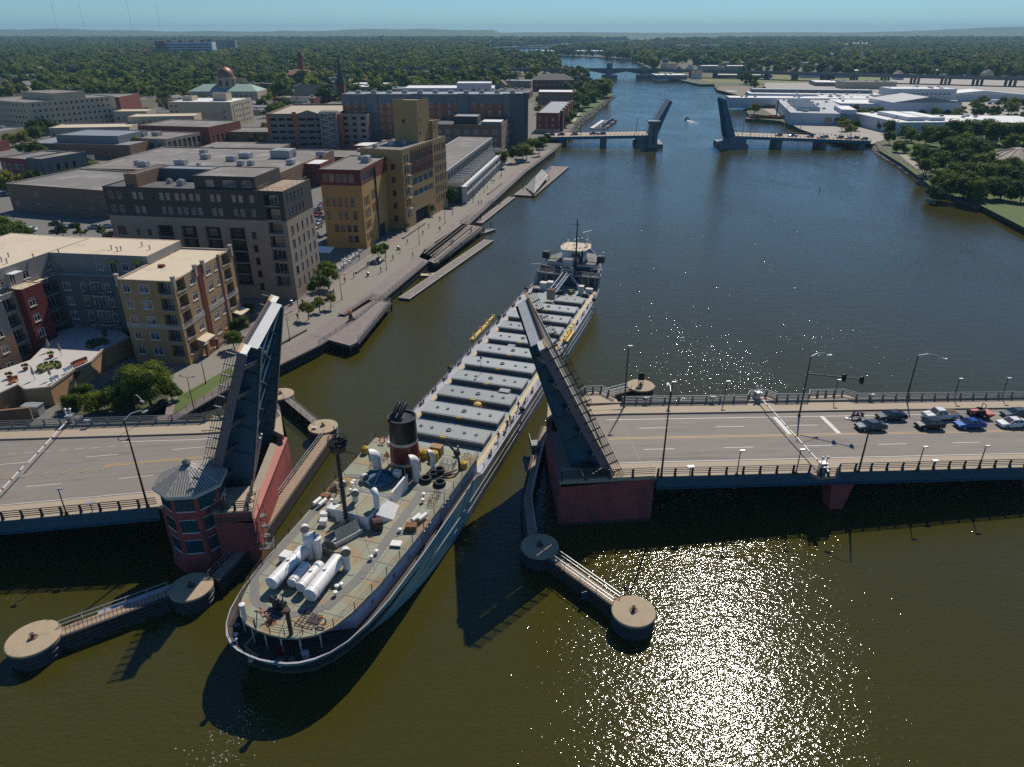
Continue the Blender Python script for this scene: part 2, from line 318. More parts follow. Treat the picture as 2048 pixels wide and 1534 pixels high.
def crown(seed, nl, nleaf, leaf, rx=1., rz=.8, cone=0, core=True):
    """crown of unit radius centred at the origin: clumps of leaf-sized faces, gaps between them"""
    r = random.Random(seed); mb = MB(); lob = []
    for i in range(nl):
        t = r.uniform(0, 2*pi); z = r.uniform(-.75, .9); q = sqrt(max(0, 1-z*z))*r.uniform(.45, .8)
        if cone: q *= max(.12, (1-(z+.75)/1.65))*1.2
        lob.append((q*cos(t)*rx, q*sin(t)*rx, z*rz*(.72 if not cone else 1), r.uniform(.28, .46)*(1 if not cone else .62)))
    lob.append((0, 0, .1, .55 if not cone else .3))
    for x, y, z, s in lob:
        if core:
            k = s*.72; n = 5; mb.lathe([(0,-k), (k*.8,-k*.55), (k,.0), (k*.75,k*.6), (0,k)], (x,y,z), n, a0=r.random()*3)
        for _ in range(nleaf//len(lob)):
            d = Vector((r.gauss(0,1), r.gauss(0,1), r.gauss(.15,1))).normalized(); c = Vector((x,y,z))+d*s*r.uniform(.72, 1.12)
            nrm = (d+Vector((r.gauss(0,.5), r.gauss(0,.5), r.gauss(.2,.5)))).normalized(); u = nrm.orthogonal().normalized(); w = nrm.cross(u); a = r.uniform(0, pi)
            u, w = u*cos(a)+w*sin(a), w*cos(a)-u*sin(a); l = leaf*r.uniform(.6, 1.4)
            mb.add([c-u*l, c+w*l*.55, c+u*l, c-w*l*.6], [(0,1,2,3)])
    return mb
def trunkmb(seed, h, r0):
    r = random.Random(seed); mb = MB(); top = Vector((r.uniform(-.1,.1)*h, r.uniform(-.1,.1)*h, h)); mid = top*.5+Vector((r.uniform(-.03,.03)*h, 0, 0))
    mb.tube((0,0,0), mid, r0, 7, r0*.75); mb.tube(mid, top, r0*.75, 7, r0*.3)
    for i in range(5):
        a = i*2*pi/5+r.random(); b = mid.lerp(top, r.uniform(.05,.7)); mb.tube(b, b+Vector((cos(a)*h*.3, sin(a)*h*.3, h*r.uniform(.15,.35))), r0*.4, 5, r0*.12)
    return mb
CROWN = {}
def crown_mesh(kind, v, col):
    k = (kind, v, col)
    if k not in CROWN:
        p = dict(big=(20, 7000, .032), mid=(13, 1500, .062), small=(9, 520, .10), far=(7, 150, .20), conem=(12, 900, .07))[kind]
        CROWN[k] = crown(v*7+len(kind), p[0], p[1], p[2], cone=(kind == 'conem')).mesh('crown', LEAF[col])
    return CROWN[k]
TR = {}
def tree(x, y, r, h, label, group, kind='mid', v=0, col=1, z=GZ, name='tree', rzs=.85):
    """r crown radius, h height to the top of the crown"""
    t = thing(name, label, 'tree', (x, y, z), random.uniform(0, 6.28), group)
    ch = r*2*rzs*.8
    k = (v % 3, kind); 
    if k not in TR: TR[k] = trunkmb(v+3, 1, .035).mesh('trunk', BARK)
    inst('trunk', TR[k], t, (0,0,0), sc=(h*.9, h*.9, max(h-ch*.45, h*.45)))
    inst('crown', crown_mesh(kind, v % 3, col), t, (0, 0, h-ch*.55), sc=(r, r, r*rzs))
    return t
# ---------------------------------------------------------------- buildings
BM = dict(
 tan=mat('tan_brick', (.40,.245,.115), .85, var=.15, streak=2), tan2=mat('beige_panel', (.33,.26,.19), .85, var=.14, streak=2), band=mat('pale_stone_band', (.40,.34,.27), .8, var=.08),
 slate=mat('slate_blue_siding', (.105,.12,.125), .8, var=.1), brickbr=mat('brown_brick', (.21,.125,.08), .85, var=.14), brickred=mat('red_brick', (.20,.055,.04), .85, var=.16), darkred=mat('dark_red_siding', (.15,.028,.024), .8),
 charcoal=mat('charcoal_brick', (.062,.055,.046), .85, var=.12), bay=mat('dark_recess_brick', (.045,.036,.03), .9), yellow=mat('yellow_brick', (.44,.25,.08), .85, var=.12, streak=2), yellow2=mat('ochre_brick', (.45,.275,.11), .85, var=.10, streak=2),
 cream=mat('cream_stone', (.45,.38,.26), .85, var=.09, streak=2), grey=mat('grey_siding', (.24,.23,.21), .8), greyblue=mat('blue_grey_cladding', (.17,.18,.18), .7), orange=mat('orange_brown_cladding', (.36,.13,.06), .8), whitewall=mat('white_metal_wall', (.52,.55,.57), .6, var=.06, streak=1.5),
 roofcream=mat('cream_roof_membrane', (.56,.47,.34), .9, var=.10, scale=.15, col2=(.45,.37,.27), c2amt=.3, c2scale=.25), roofgrey=mat('grey_gravel_roof', (.19,.175,.155), .95, var=.2, scale=.1, col2=(.26,.24,.21), c2amt=.5, c2scale=.1), roofdk=mat('dark_roof_membrane', (.10,.10,.10), .9, var=.12), roofwhite=mat('white_roof', (.66,.66,.64), .7, var=.06), roofblue=mat('metal_grey_roof', (.22,.235,.25), .6, var=.1, scale=.1),
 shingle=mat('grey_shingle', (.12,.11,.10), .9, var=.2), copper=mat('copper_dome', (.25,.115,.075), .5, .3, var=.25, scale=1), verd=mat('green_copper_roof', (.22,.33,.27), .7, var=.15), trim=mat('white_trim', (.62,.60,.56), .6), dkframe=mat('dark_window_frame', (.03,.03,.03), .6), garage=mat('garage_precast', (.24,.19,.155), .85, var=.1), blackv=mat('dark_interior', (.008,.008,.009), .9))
UNIT = mat('rooftop_unit_metal', (.34,.35,.35), .5, .3)
WC = {}
def winmesh(w, h, style):
    k = (round(w,2), round(h,2), style)
    if k in WC: return WC[k]
    fr = MB(); pn = MB()
    t = {'white': .11, 'cream': .10, 'plain': .06, 'far': .10, 'farw': .16, 'teal': .09, 'door': .1}.get(style, .08)
    y0, y1 = (-.04, .07)
    fr.box(0, w, y0, y1, 0, t); fr.box(0, w, y0, y1, h-t, h); fr.box(0, t, y0, y1, t, h-t); fr.box(w-t, w, y0, y1, t, h-t)
    if style in ('white', 'cream', 'farw', 'door', 'teal'):
        n = max(1, round(w/ .95)-1)
        for i in range(n): c = w*(i+1)/(n+1); fr.box(c-t*.4, c+t*.4, y0+.01, y1, t, h-t)
        if style == 'white': fr.box(t, w-t, y0+.015, y1, h*.72-t*.3, h*.72+t*.3); fr.box(-.1, w+.1, -.14, 0, -.12, 0)
    if style == 'plain': fr.box(t, w-t, y0+.01, y1, h*.5-.03, h*.5+.03); fr.box(-.05, w+.05, -.1, 0, -.1, 0)
    pn.quad((t*.5, .05, t*.5), (w-t*.5, .05, t*.5), (w-t*.5, .05, h-t*.5), (t*.5, .05, h-t*.5))
    fm = BM['dkframe'] if style in ('plain', 'far') else BM['trim'] if style in ('white', 'farw', 'door') else BM['band'] if style == 'cream' else M['rail']
    gm = {'teal': M['teal_glass']}.get(style, M['glass_sky'] if random.random() < .3 else M['glass'])
    if style in ('far', 'farw'):
        fr.m = 1; fr.v += []; k0 = len(fr.v); fr.add(pn.v, pn.f, 1); WC[k] = (fr.mesh('window', [fm, gm]), None)
    else: WC[k] = (fr.mesh('window', fm), pn.mesh('pane', gm))
    return WC[k]
BALC = {}
def balcmesh(w, style):
    k = (round(w,2), style)
    if k in BALC: return BALC[k]
    a = MB(); d = 1.35 if style == 'bay' else 1.2; y0 = -.12 if style == 'bay' else -d
    a.m = 0; a.box(0, w, y0, d if style == 'bay' else 0, -.14, 0)
    a.m = 1
    for z in (.12, 1.02): a.box(0, w, y0, y0+.05, z, z+.06)
    n = max(4, int(w/.35))
    for i in range(n+1): x = w*i/n; a.box(x-.02, x+.02, y0+.005, y0+.045, .18, 1.02)
    if style != 'bay':
        for x in (0, w-.05): a.box(x, x+.05, y0, 0, .96, 1.02); a.box(x, x+.05, y0, 0, .12, .18)
    BALC[k] = a.mesh('balcony', [BM['band'], M['rail_dk']]); return BALC[k]
def facade(mb, ox, oy, ang, x1, z0, z1, holes, depth=.22, back=1, zsplit=None, m=0, m2=None):
    """vertical wall from (ox,oy) along angle ang, length x1, with rectangular recesses; inward = left of its direction"""
    ca, sa = cos(ang), sin(ang)
    def W3(x, y, z): return (ox+x*ca-y*sa, oy+x*sa+y*ca, z)
    hs = [h for h in holes if h[0] >= -.01 and h[1] <= x1+.01]
    zs = sorted({round(z, 3) for z in [z0, z1]+[h[2] for h in hs]+[h[3] for h in hs]+([zsplit] if zsplit else [])})
    for a, b in zip(zs[:-1], zs[1:]):
        zm = (a+b)/2; hh = sorted([(h[0], h[1]) for h in hs if h[2] < zm < h[3]]); x = 0
        mm = m if (not zsplit or zm < zsplit) else m2
        for h0, h1 in hh+[(x1, x1)]:
            if h0 > x+.001: mb.quad(W3(x,0,a), W3(h0,0,a), W3(h0,0,b), W3(x,0,b), mm)
            x = max(x, h1)
    for h in hs:
        a, b, c, d = h[:4]; dp = h[4] if len(h) > 4 else depth; bk = h[5] if len(h) > 5 else back; mm = m if (not zsplit or c < zsplit) else m2
        mb.quad(W3(a,0,c), W3(a,dp,c), W3(a,dp,d), W3(a,0,d), mm); mb.quad(W3(b,dp,c), W3(b,0,c), W3(b,0,d), W3(b,dp,d), mm)
        mb.quad(W3(a,0,c), W3(b,0,c), W3(b,dp,c), W3(a,dp,c), mm); mb.quad(W3(a,dp,d), W3(b,dp,d), W3(b,0,d), W3(a,0,d), mm)
        mb.quad(W3(a,dp,c), W3(b,dp,c), W3(b,dp,d), W3(a,dp,d), bk)
    return W3
def face(mb, root, ox, oy, ang, L, z0, z1, specs, zsplit=None, m2=None, base_rot=0):
    holes = []; items = []
    for sp in specs or []:
        x0, px, n, zb, pz, rows, w, h, st = sp[:9]
        for r_ in range(rows):
            for i in range(n):
                x = x0+i*px; z = zb+r_*pz
                if x < 0 or x+w > L or z+h > z1: continue
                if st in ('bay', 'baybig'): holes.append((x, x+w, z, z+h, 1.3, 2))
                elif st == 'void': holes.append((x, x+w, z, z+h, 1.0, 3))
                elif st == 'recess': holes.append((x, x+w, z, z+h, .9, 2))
                elif st == 'hung': pass
                elif st not in ('on',): holes.append((x, x+w, z, z+h, .14, 3))
                items.append((x, z, w, h, st))
    W3 = facade(mb, ox, oy, ang, L, z0, z1, holes, zsplit=zsplit, m2=m2)
    for x, z, w, h, st in items:
        if st == 'void' or st == 'recess': continue
        if st == 'bay':
            inst('balcony', balcmesh(w, 'bay'), root, W3(x, 0, z+.14), ang)
            wm, pm = winmesh(w*.6, min(2.2, h-.5), 'door'); o = inst('window', wm, root, W3(x+w*.2, 1.2, z+.16), ang); inst('pane', pm, o); continue
        if st == 'hung':
            inst('balcony', balcmesh(w, 'hung'), root, W3(x, 0, z), ang); continue
        wm, pm = winmesh(w, h, 'plain' if st == 'on' else st); o = inst('window', wm, root, W3(x, .06 if st != 'on' else -.02, z), ang)
        if pm: inst('pane', pm, o)
def block(root, x0, y0, w, d, z0, z1, wall, roof, S=None, E=None, zs=None, wall2=None, par=.5, cop=None, rot=0, W=None, N=None):
    mb = MB(); c, s = cos(rot), sin(rot)
    X = lambda x, y: (x0+x*c-y*s, y0+x*s+y*c)
    for nm, (ox, oy), an, L, sp in (('S', X(0,0), rot, w, S), ('E', X(w,0), rot+pi/2, d, E), ('N', X(w,d), rot+pi, w, N), ('W', X(0,d), rot-pi/2, d, W)):
        face(mb, root, ox, oy, an, L, z0, z1, sp, zsplit=zs, m2=4)
    mb.build('wall', [wall, M['glass'], BM['bay'], BM['blackv'], wall2 or wall], root)
    r = MB(); t = .3
    pts = [X(0,0), X(w,0), X(w,d), X(0,d)]; ins = [X(t,t), X(w-t,t), X(w-t,d-t), X(t,d-t)]
    zr = z1-par
    r.add([(*p, zr) for p in ins], [(0,1,2,3)], 0)
    for i in range(4):
        j = (i+1) % 4
        r.quad((*pts[i], z1), (*pts[j], z1), (*ins[j], z1), (*ins[i], z1), 1); r.quad((*ins[i], z1), (*ins[j], z1), (*ins[j], zr), (*ins[i], zr), 1)
    r.build('roof', [roof, cop or wall2 or wall], root)
FOOT = [(o[0], o[1], o[2], o[3], o[4]) for o in [(-1000,1950,.1,230,50),(-985,2460,0,110,70),(-306,715,0,64,30),(-206,708,0,50,24),(-310,1035,.2,40,30)]]
def infoot(x, y, mg=2):
    for ox, oy, a, w, d in FOOT:
        dx, dy = x-ox, y-oy
        if abs(dx)+abs(dy) > 420: continue
        p = dx*cos(a)+dy*sin(a); q = -dx*sin(a)+dy*cos(a)
        if -mg < p < w+mg and -mg < q < d+mg: return True
    return False
def bldg(name, label, se, z1, w, d, rot, wall, roof, S=None, E=None, cat='building', z0=GZ, group=None, **kw):
    p = P(*se, z1) if len(se) == 2 else Vector(se); a = R(rot); o = (p.x-w*cos(a), p.y-w*sin(a), 0)
    FOOT.append((o[0], o[1], a, w, d))
    t = thing(name, label, cat, o, a, group); block(t, 0, 0, w, d, z0-.3, z1, wall, roof, S, E, **kw); return t
def units(root, pts, z, s=1.0):
    for i, (x, y, a, b, h) in enumerate(pts):
        m = MB(); m.box(x, x+a*s, y, y+b*s, z, z+h*s); m.box(x+.15, x+a*s-.15, y+.15, y+b*s-.15, z+h*s, z+h*s+.12); m.tube((x+a*s/2, y+b*s/2, z+h*s+.12), (x+a*s/2, y+b*s/2, z+h*s+.3), min(a,b)*s*.3, 10); m.build('rooftop_unit', UNIT, root)
# --- B2 charcoal and beige apartment block
t = bldg('apartment_block', 'charcoal and beige apartment block with tall dark recesses and roof penthouses', (565,383), 28.8, 46, 16, -8.3, BM['tan2'], BM['roofdk'],
  S=[(1.2,2.2,2,22.6,3.3,2,1.1,1.7,'cream')]+[(x,1.7,2,22.6,3.3,2,1.0,1.7,'cream') for x in (7.5,14.5,18.5,22.2,27.5,33)]+[(37.5,0,1,22.6,3.3,2,1.0,1.7,'cream')]+
    [(12.2+6.25*i,0,1,5.2,0,1,4.0,14.6,'recess') for i in range(4)]+[(1.5,0,1,4.5,3.2,5,2.2,2.0,'plain'),(6.5,3,2,4.5,3.2,5,.9,1.4,'plain'),(36.6,0,1,4.5,3.2,5,1.1,1.7,'plain'),(41.2,0,1,5.4,3.3,7,3.6,2.8,'bay')],
  E=[(1.2,2.1,5,22.6,3.3,2,1.0,1.8,'plain'),(1.6,0,1,5.0,3.3,5,1.5,1.9,'plain'),(5.0,2.9,4,5.0,3.3,5,.9,1.9,'plain')], zs=21.8, wall2=BM['charcoal'], par=.25)
for i in range(4):
    for k in range(5):
        wm, pm = winmesh(2.4, 1.9, 'plain'); o = inst('window', wm, t, (12.2+6.25*i+.3, .84, 5.8+k*2.9), 0); inst('pane', pm, o); inst('balcony', balcmesh(3.9, 'bay'), t, (12.25+6.25*i, -.0, 5.35+k*2.9), 0, sc=(1,.62,1))
block(t, 5.5, 1.2, 3.2, 14, 28.5, 31.6, BM['brickbr'], BM['roofdk'], par=.15)
block(t, 23.5, 1.0, 15.5, 13.5, 28.5, 31.7, BM['charcoal'], BM['roofgrey'], S=[(3,0,1,29.2,0,1,2.0,1.6,'cream'),(7.3,0,1,29.2,0,1,3.2,1.6,'cream'),(12.2,0,1,29.2,0,1,2.2,1.6,'cream')], par=.15, zs=29)
block(t, 8.7, 11, 14.8, 4.6, 28.5, 31.4, BM['slate'], BM['roofblue'], par=.15)
m = MB(); m.box(39.6, 45.6, 1, 15, 28.58, 28.66)
for q in [((39.7,.6),(45.6,.6)),((45.6,.6),(45.6,15)),((39.7,.6),(39.7,6))]:
    m.bar((*q[0],29.6), (*q[1],29.6), .06); m.bar((*q[0],29.15), (*q[1],29.15), .04)
    for k in range(6): f = k/5; x = q[0][0]+(q[1][0]-q[0][0])*f; y = q[0][1]+(q[1][1]-q[0][1])*f; m.bar((x,y,28.6), (x,y,29.62), .05)
m.build('roof_terrace', M['wood_t'], t)
units(t, [(17,4,1.6,1.6,1.2),(13,6,1.2,1.2,.9)], 28.55)
# --- B1 apartment complex
p = P(345,563,19.7); a = R(-7.5); o1 = Vector((p.x-11.6*cos(a), p.y-11.6*sin(a), 0))
t = thing('apartment_complex', 'multicoloured courtyard apartment complex with cream flat roofs, slate, red and tan wings', 'building', o1, a)
ws = lambda x, n=1, px=0, w=1.5: (x, px, n, 4.1, 3.25, 5, w, 1.7, 'white')
block(t, 0, 0, 11.6, 22.8, GZ-.3, 19.7, BM['tan'], BM['roofcream'], S=[ws(1.0), ws(4.3,w=2.0), (8.3,0,1,3.9,3.25,5,2.5,2.5,'bay')],
  E=[(.9,0,1,3.9,3.25,5,2.9,2.5,'bay'), ws(5.4,w=1.9), (8.9,0,1,4.1,3.25,5,.8,1.6,'white'), ws(11.6,w=1.9), (18.4,0,1,3.9,3.25,5,3.0,2.5,'bay'), (15,0,1,4.1,3.25,5,1.2,1.7,'white')], par=.35, cop=BM['band'])
m = MB(); m.box(-.05, 11.65, -.06, 0, 9.75, 10.9); m.box(11.6, 11.66, -.06, 22.8, 9.75, 10.9); m.build('stone_band', BM['band'], t)
m = MB(); m.box(11.6, 11.72, 8.5, 10.1, GZ, 20.1); m.box(11.6, 11.72, 16.7, 17.3, GZ, 20.1); m.build('red_brick_pier', BM['darkred'], t)
for x, y in ((11.3,-.15),(11.3,7.6),(11.3,10.6),(11.3,22.3),(-.2,-.15)):
    m = MB(); m.box(x, x+.6, y, y+.65, 18.2, 20.5); m.box(x-.06, x+.66, y-.06, y+.71, 20.5, 20.65); m.build('parapet_pier', BM['band'], t)
for y in (4.0, 19.5):
    m = MB(); m.add([(11.6,y-.3,6.1),(11.6,y+3.6,6.1),(13.4,y+3.6,5.6),(13.4,y-.3,5.6),(11.6,y-.3,6.3),(11.6,y+3.6,6.3),(13.4,y+3.6,5.8),(13.4,y-.3,5.8)], [(3,2,1,0),(4,5,6,7),(0,1,5,4),(1,2,6,5),(2,3,7,6),(3,0,4,7)]); m.build('door_canopy', BM['roofcream'], t)
for y in (4.2, 8.4, 19.8):
    m = MB(); m.box(12.6, 13.1, y, y+.5, GZ, 4.3); m.box(12.4, 13.3, y-.1, y+.6, 4.3, 4.5); m.box(12.6,13.0,y+.5,y+3.0,GZ,3.3); m.build('entry_pier', BM['brickbr'], t)
# north wing behind the courtyard, slate
block(t, -26, 8.2, 26.1, 14.5, GZ-.3, 17.2, BM['slate'], BM['roofcream'], S=[(7.3,0,1,4.3,3.2,4,1.6,1.8,'white'),(11.3,0,1,4.3,3.2,4,1.2,1.8,'white'),(13.5,0,1,4.0,3.2,4,2.7,2.3,'door'),(16.7,0,1,4.3,3.2,4,1.2,1.8,'white'),(19.8,0,1,4.3,3.2,4,1.9,1.8,'white'),(22.8,0,1,3.9,3.2,4,2.6,2.5,'bay')], par=.2, cop=BM['roofcream'])
for k in range(3): inst('balcony', balcmesh(6.2, 'hung'), t, (1.6-15.5, 8.2, 7.0+3.2*k), 0)
block(t, -26, 10.2, 26.3, 12.5, 17.0, 21.25, BM['grey'], BM['roofcream'], S=[(14.5,0,1,17.9,0,1,1.5,1.6,'white'),(17.5,0,1,17.3,0,1,1.6,2.3,'door'),(20.2,0,1,17.9,0,1,1.5,1.6,'white'),(23.1,0,1,17.3,0,1,1.6,2.3,'door')], E=[(2,0,1,17.9,0,1,1.3,1.6,'white'),(8,0,1,17.9,0,1,1.3,1.6,'white')], par=.06, cop=BM['roofcream'])
for x in (7, 12.6):
    m = MB(); m.add([(x-15.7,10.2,20.4),(x-13.6,10.2,20.4),(x-13.6,9.2,19.8),(x-15.7,9.2,19.8)], [(0,1,2,3)]); m.add([(x-15.7,10.2,20.35),(x-13.6,10.2,20.35),(x-13.6,9.2,19.75),(x-15.7,9.2,19.75)], [(3,2,1,0)]); m.build('awning', mat('mustard_awning', (.38,.29,.05), .8), t)
# west wing, facing the courtyard and the river
rw = R(-5)
def wx(x, y): return (-20.5+x*cos(rw)-y*sin(rw), -18.5+x*sin(rw)+y*cos(rw))
for (ya, yb, zt_, wl, w2, zz) in ((0, 12, 16.8, BM['brickbr'], BM['slate'], 10.2), (12, 16.6, 17.0, BM['brickbr'], BM['grey'], 5.), (16.6, 21.5, 17.4, BM['darkred'], BM['darkred'], None), (21.5, 28, 17.0, BM['slate'], BM['slate'], None)):
    x0 = -1.8 if (ya in (12, 21.5)) else 0.
    sp = [(.8,2.6 if yb-ya > 9 else 3,4 if yb-ya > 9 else 1,3.9,3.2,4,1.5,1.7,'white')] if ya in (0,16.6) else [(.5,0,1,3.8,3.2,4,yb-ya-1.2,2.6,'bay')]
    block(t, *wx(-22+x0, ya), 22, yb-ya+.02, GZ-.3, zt_, wl, BM['roofcream'], E=sp, zs=zz, wall2=w2, par=.2, cop=BM['roofcream'], rot=rw)
block(t, *wx(-24, 0), 20.5, 40, 17.0, 21.3, BM['grey'], BM['roofcream'], E=[(3,6,5,17.8,0,1,1.6,1.6,'white'),(6,12,3,17.3,0,1,1.3,2.3,'door')], par=.06, rot=rw, cop=BM['roofcream'])
for y in (5.6, 17.6):
    m = MB(); x, yy = wx(-3.5, y); m.cbox((x+.8, yy+1, 20.0), (1.9, 2.4, .06), rw); m.build('awning', M['white'], t)
m = MB()
for i in range(14):
    x, y = wx(-.25, 1+i*2); m.bar((x,y,17), (x,y,18.1), .05)
    if i: m.bar((*q,18.1), (x,y,18.1), .05); m.bar((*q,17.6), (x,y,17.6), .03)
    q = (x, y)
for i in range(9):
    x, y = -15+i*1.85, 8.5; m.bar((x,y,17.2), (x,y,18.3), .05)
    if i: m.bar((x-1.85,y,18.3), (x,y,18.3), .05)
m.build('roof_railing', M['rail'], t)
for x, y in [(-10,14),(-8,13),(-7.5,13.5),(-5,17),(-2,15),(-19,10),(-24,2),(-21.5,6),(-27,6),(-26,3)]:
    m = MB(); m.tube((x,y,21.2), (x,y,22.0), .12, 8); m.tube((x,y,22.0), (x,y,22.15), .2, 8); m.build('vent_pipe', UNIT, t)
m = MB(); m.box(3, 4.2, 9, 9.8, 19.3, 19.9); m.build('chimney_box', BM['brickred'], t)
COMPLEX = t
# courtyard terrace with its retaining wall and stairs
LT = lambda u, v, z: P(u, v, z)
tp = [LT(-60,800,5.6), LT(0,790,5.6), LT(38,772,5.6), LT(52,782,5.6), LT(100,777,5.6), LT(150,741,5.6), LT(180,728,5.6), LT(205,703,5.6), LT(262,676,5.6), LT(215,640,5.6), LT(120,660,5.6), LT(60,720,5.6), LT(-60,760,5.6)]
t = thing('courtyard_terrace', 'raised courtyard terrace with pale paving and tan retaining wall beside the apartments', 'terrace', (tp[4].x, tp[4].y, 0))
o_ = Vector((tp[4].x, tp[4].y, 0)); lp = [(q.x-o_.x, q.y-o_.y) for q in tp]
m = MB(); m.prism(lp, GZ-.3, 5.6); m.build('retaining_wall', BM['tan'], t)
cx_ = sum(q[0] for q in lp)/len(lp); cy_ = sum(q[1] for q in lp)/len(lp)
m = MB(); m.prism([(cx_+(q[0]-cx_)*.985, cy_+(q[1]-cy_)*.985) for q in lp], 5.5, 5.63); m.build('paving', mat('pale_terrace_paving', (.46,.44,.41), .85, var=.08), t)
m = MB()
for i in range(1, 8):
    a, b = Vector((*lp[i],0)), Vector((*lp[i+1],0)); m.bar(a+Vector((0,0,6.0)), b+Vector((0,0,6.0)), .35, .12); m.bar(a+Vector((0,0,5.8)), b+Vector((0,0,5.8)), .28, .3)
m.build('coping', BM['band'], t)
m = MB(); s0 = LT(150,742,5.6)-o_; s1 = LT(128,778,GZ)-o_
for k in range(11):
    f = k/11; c = s0.lerp(s1, f); m.bar(Vector((c.x-.8, c.y, 5.5-f*3.3)), Vector((c.x+.8, c.y, 5.5-f*3.3)), .45, .12)
m.bar((s0.x-.9,s0.y,5.5), (s1.x-.9,s1.y,2.3), .15, .4); m.bar((s0.x+.9,s0.y,5.5), (s1.x+.9,s1.y,2.3), .15, .4); m.build('stair', M['rail_dk'], t)
# --- B4/B5 yellow buildings and tower
YW = BM['yellow']
t = bldg('yellow_building', 'yellow brick corner building with dark red top floor and flat grey roof', (720,340), 25.8, 12.6, 27, -8, YW, BM['roofgrey'],
  S=[(1.2,1.9,5,15.0,0,1,1.15,2.6,'plain'),(1.0,0,1,11.2,0,1,1.1,2.3,'plain'),(4.8,1.8,2,11.2,0,1,1.0,2.4,'plain'),(9.3,0,1,11.2,0,1,1.3,2.4,'plain'),(3.0,1.95,4,7.4,0,1,1.35,2.0,'plain'),(7.0,1.95,2,4.2,0,1,1.3,1.9,'plain'),(.8,2.0,5,22.1,0,1,1.5,2.3,'cream')],
  E=[(1.0,1.4,4,15.0,0,1,.95,2.6,'plain'),(1.0,1.4,4,11.4,0,1,.95,2.4,'plain'),(1.0,1.4,4,8.0,0,1,.95,2.2,'plain'),(1.0,1.4,4,4.6,0,1,.95,2.0,'plain'),(8.3,1.4,3,15.6,0,1,.9,2.6,'plain'),(8.3,1.4,3,11.8,0,1,.9,2.4,'plain'),(.8,1.9,4,22,0,1,1.6,2.5,'teal'),(8.6,1.9,3,22,0,1,1.6,2.5,'teal')], zs=21.2, wall2=BM['darkred'], par=.3, cop=BM['roofgrey'])
m = MB()
for y in (12.5, 13.1): m.tube((12.75,y,GZ), (12.75,y,25), .12, 8)
m.build('downpipe', M['rail_dk'], t); units(t, [(8,14,2.6,2.2,1.8),(8.4,17,1.6,1.6,1.6),(5,20,1.2,1.2,.8)], 25.5)
m = MB(); m.box(12.5,12.62,14,19,GZ,6.2); m.build('garage_dark_panel', BM['blackv'], t)  # flat near-black panel, the dark of an unlit opening put into its colour
t = bldg('loft_building', 'tall yellow brick loft building with red bays and a windowless square tower', (803,300), 28.1, 15, 37, -17.5, BM['yellow2'], BM['roofgrey'],
  S=[(10.8,0,1,5,4.2,5,1.3,1.8,'plain'),(5,0,1,9,4.2,4,1.0,1.4,'plain')],
  E=[(1.2,2.0,2,6.2,3.6,6,1.2,2.0,'plain')]+[(7.0,1.75,10,19.6+3.6*k,0,1,1.25,2.2,'cream') for k in range(2)]+[(7.0,4.4,4,15.6,0,1,3.7,2.2,'teal'),(7.0,4.4,4,11.8,0,1,3.7,1.9,'teal'),(8.0,0,1,GZ+.1,0,1,12,4.6,'void'),(26.2,2.2,5,6.2,3.6,6,1.2,2.0,'plain')], par=.3, cop=BM['roofgrey'])
m = MB(); m.box(15, 15.06, 6.6, 25, 22.6, 27.4); 
for i in range(10): m.box(15.06, 15.1, 7.0+1.75*i+1.25, 7.0+1.75*i+1.7, 19, 27.4)
for i in range(0, 10): pass
m2 = MB()
for i in range(11): m2.box(15.02, 15.12, 6.6+1.75*i, 6.95+1.75*i, 19.2, 27.5)
for z in (19.1, 22.1, 25.7): m2.box(15.02, 15.1, 6.6, 24.6, z, z+.6)
m2.build('red_facing', BM['darkred'], t)
for k in range(5): inst('balcony', balcmesh(1.9, 'hung'), t, (15, 3.0, 8.8+3.6*k), pi/2)
block(t, 3.5, 19, 9.0, 10, 27.6, 41.5, BM['yellow2'], BM['roofgrey'], S=[(3.2,0,1,34,0,1,1.1,1.3,'far')], E=[(1.2,0,1,30,0,1,.9,1.2,'far'),(1.2,0,1,34.5,0,1,.9,1.2,'far')], par=.5, cop=BM['roofdk'])
block(t, 9.0, 29, 4.5, 5, 27.6, 34.0, BM['yellow2'], BM['roofgrey'], S=[(2.0,0,1,30,0,1,.9,1.2,'far')], E=[(1.2,0,1,31,0,1,.9,1.2,'far')], par=.3)
units(t, [(6,8,1.8,1.8,1.5),(9,12,1.4,1.4,1.3),(3,3,1.2,1.2,1)], 27.85)
# --- condo row with glass terraces
t = bldg('condominium_row', 'low grey riverside condominium with stepped white glass balconies', (893,342), 14.6, 17, 98, -8.8, BM['greyblue'], BM['roofgrey'],
  S=[(2,4,4,4,3.2,3,2.2,2.0,'farw')], E=[(1.5,5.0,19,10.6,0,1,4.2,2.8,'teal')], par=.15, cop=BM['trim'])
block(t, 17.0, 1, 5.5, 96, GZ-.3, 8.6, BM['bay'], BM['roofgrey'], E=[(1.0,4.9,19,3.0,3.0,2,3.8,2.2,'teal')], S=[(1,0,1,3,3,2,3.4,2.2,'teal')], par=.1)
for i in range(18):
    m = MB(); y = 1+i*5.35; m.box(22.5, 24.6, y, y+.25, GZ, 8.6); m.box(22.5, 24.6, y, y+5.2, 5.5, 5.7); m.box(22.45, 24.6, y, y+5.2, 8.5, 8.75); m.box(24.5, 24.58, y, y+5.1, 8.75, 9.5); m.box(24.5, 24.58, y, y+5.1, 5.7, 6.5); m.box(17.2, 22.3, y, y+.2, 8.6, 10.4); m.build('balcony_bay', BM['trim'], t)
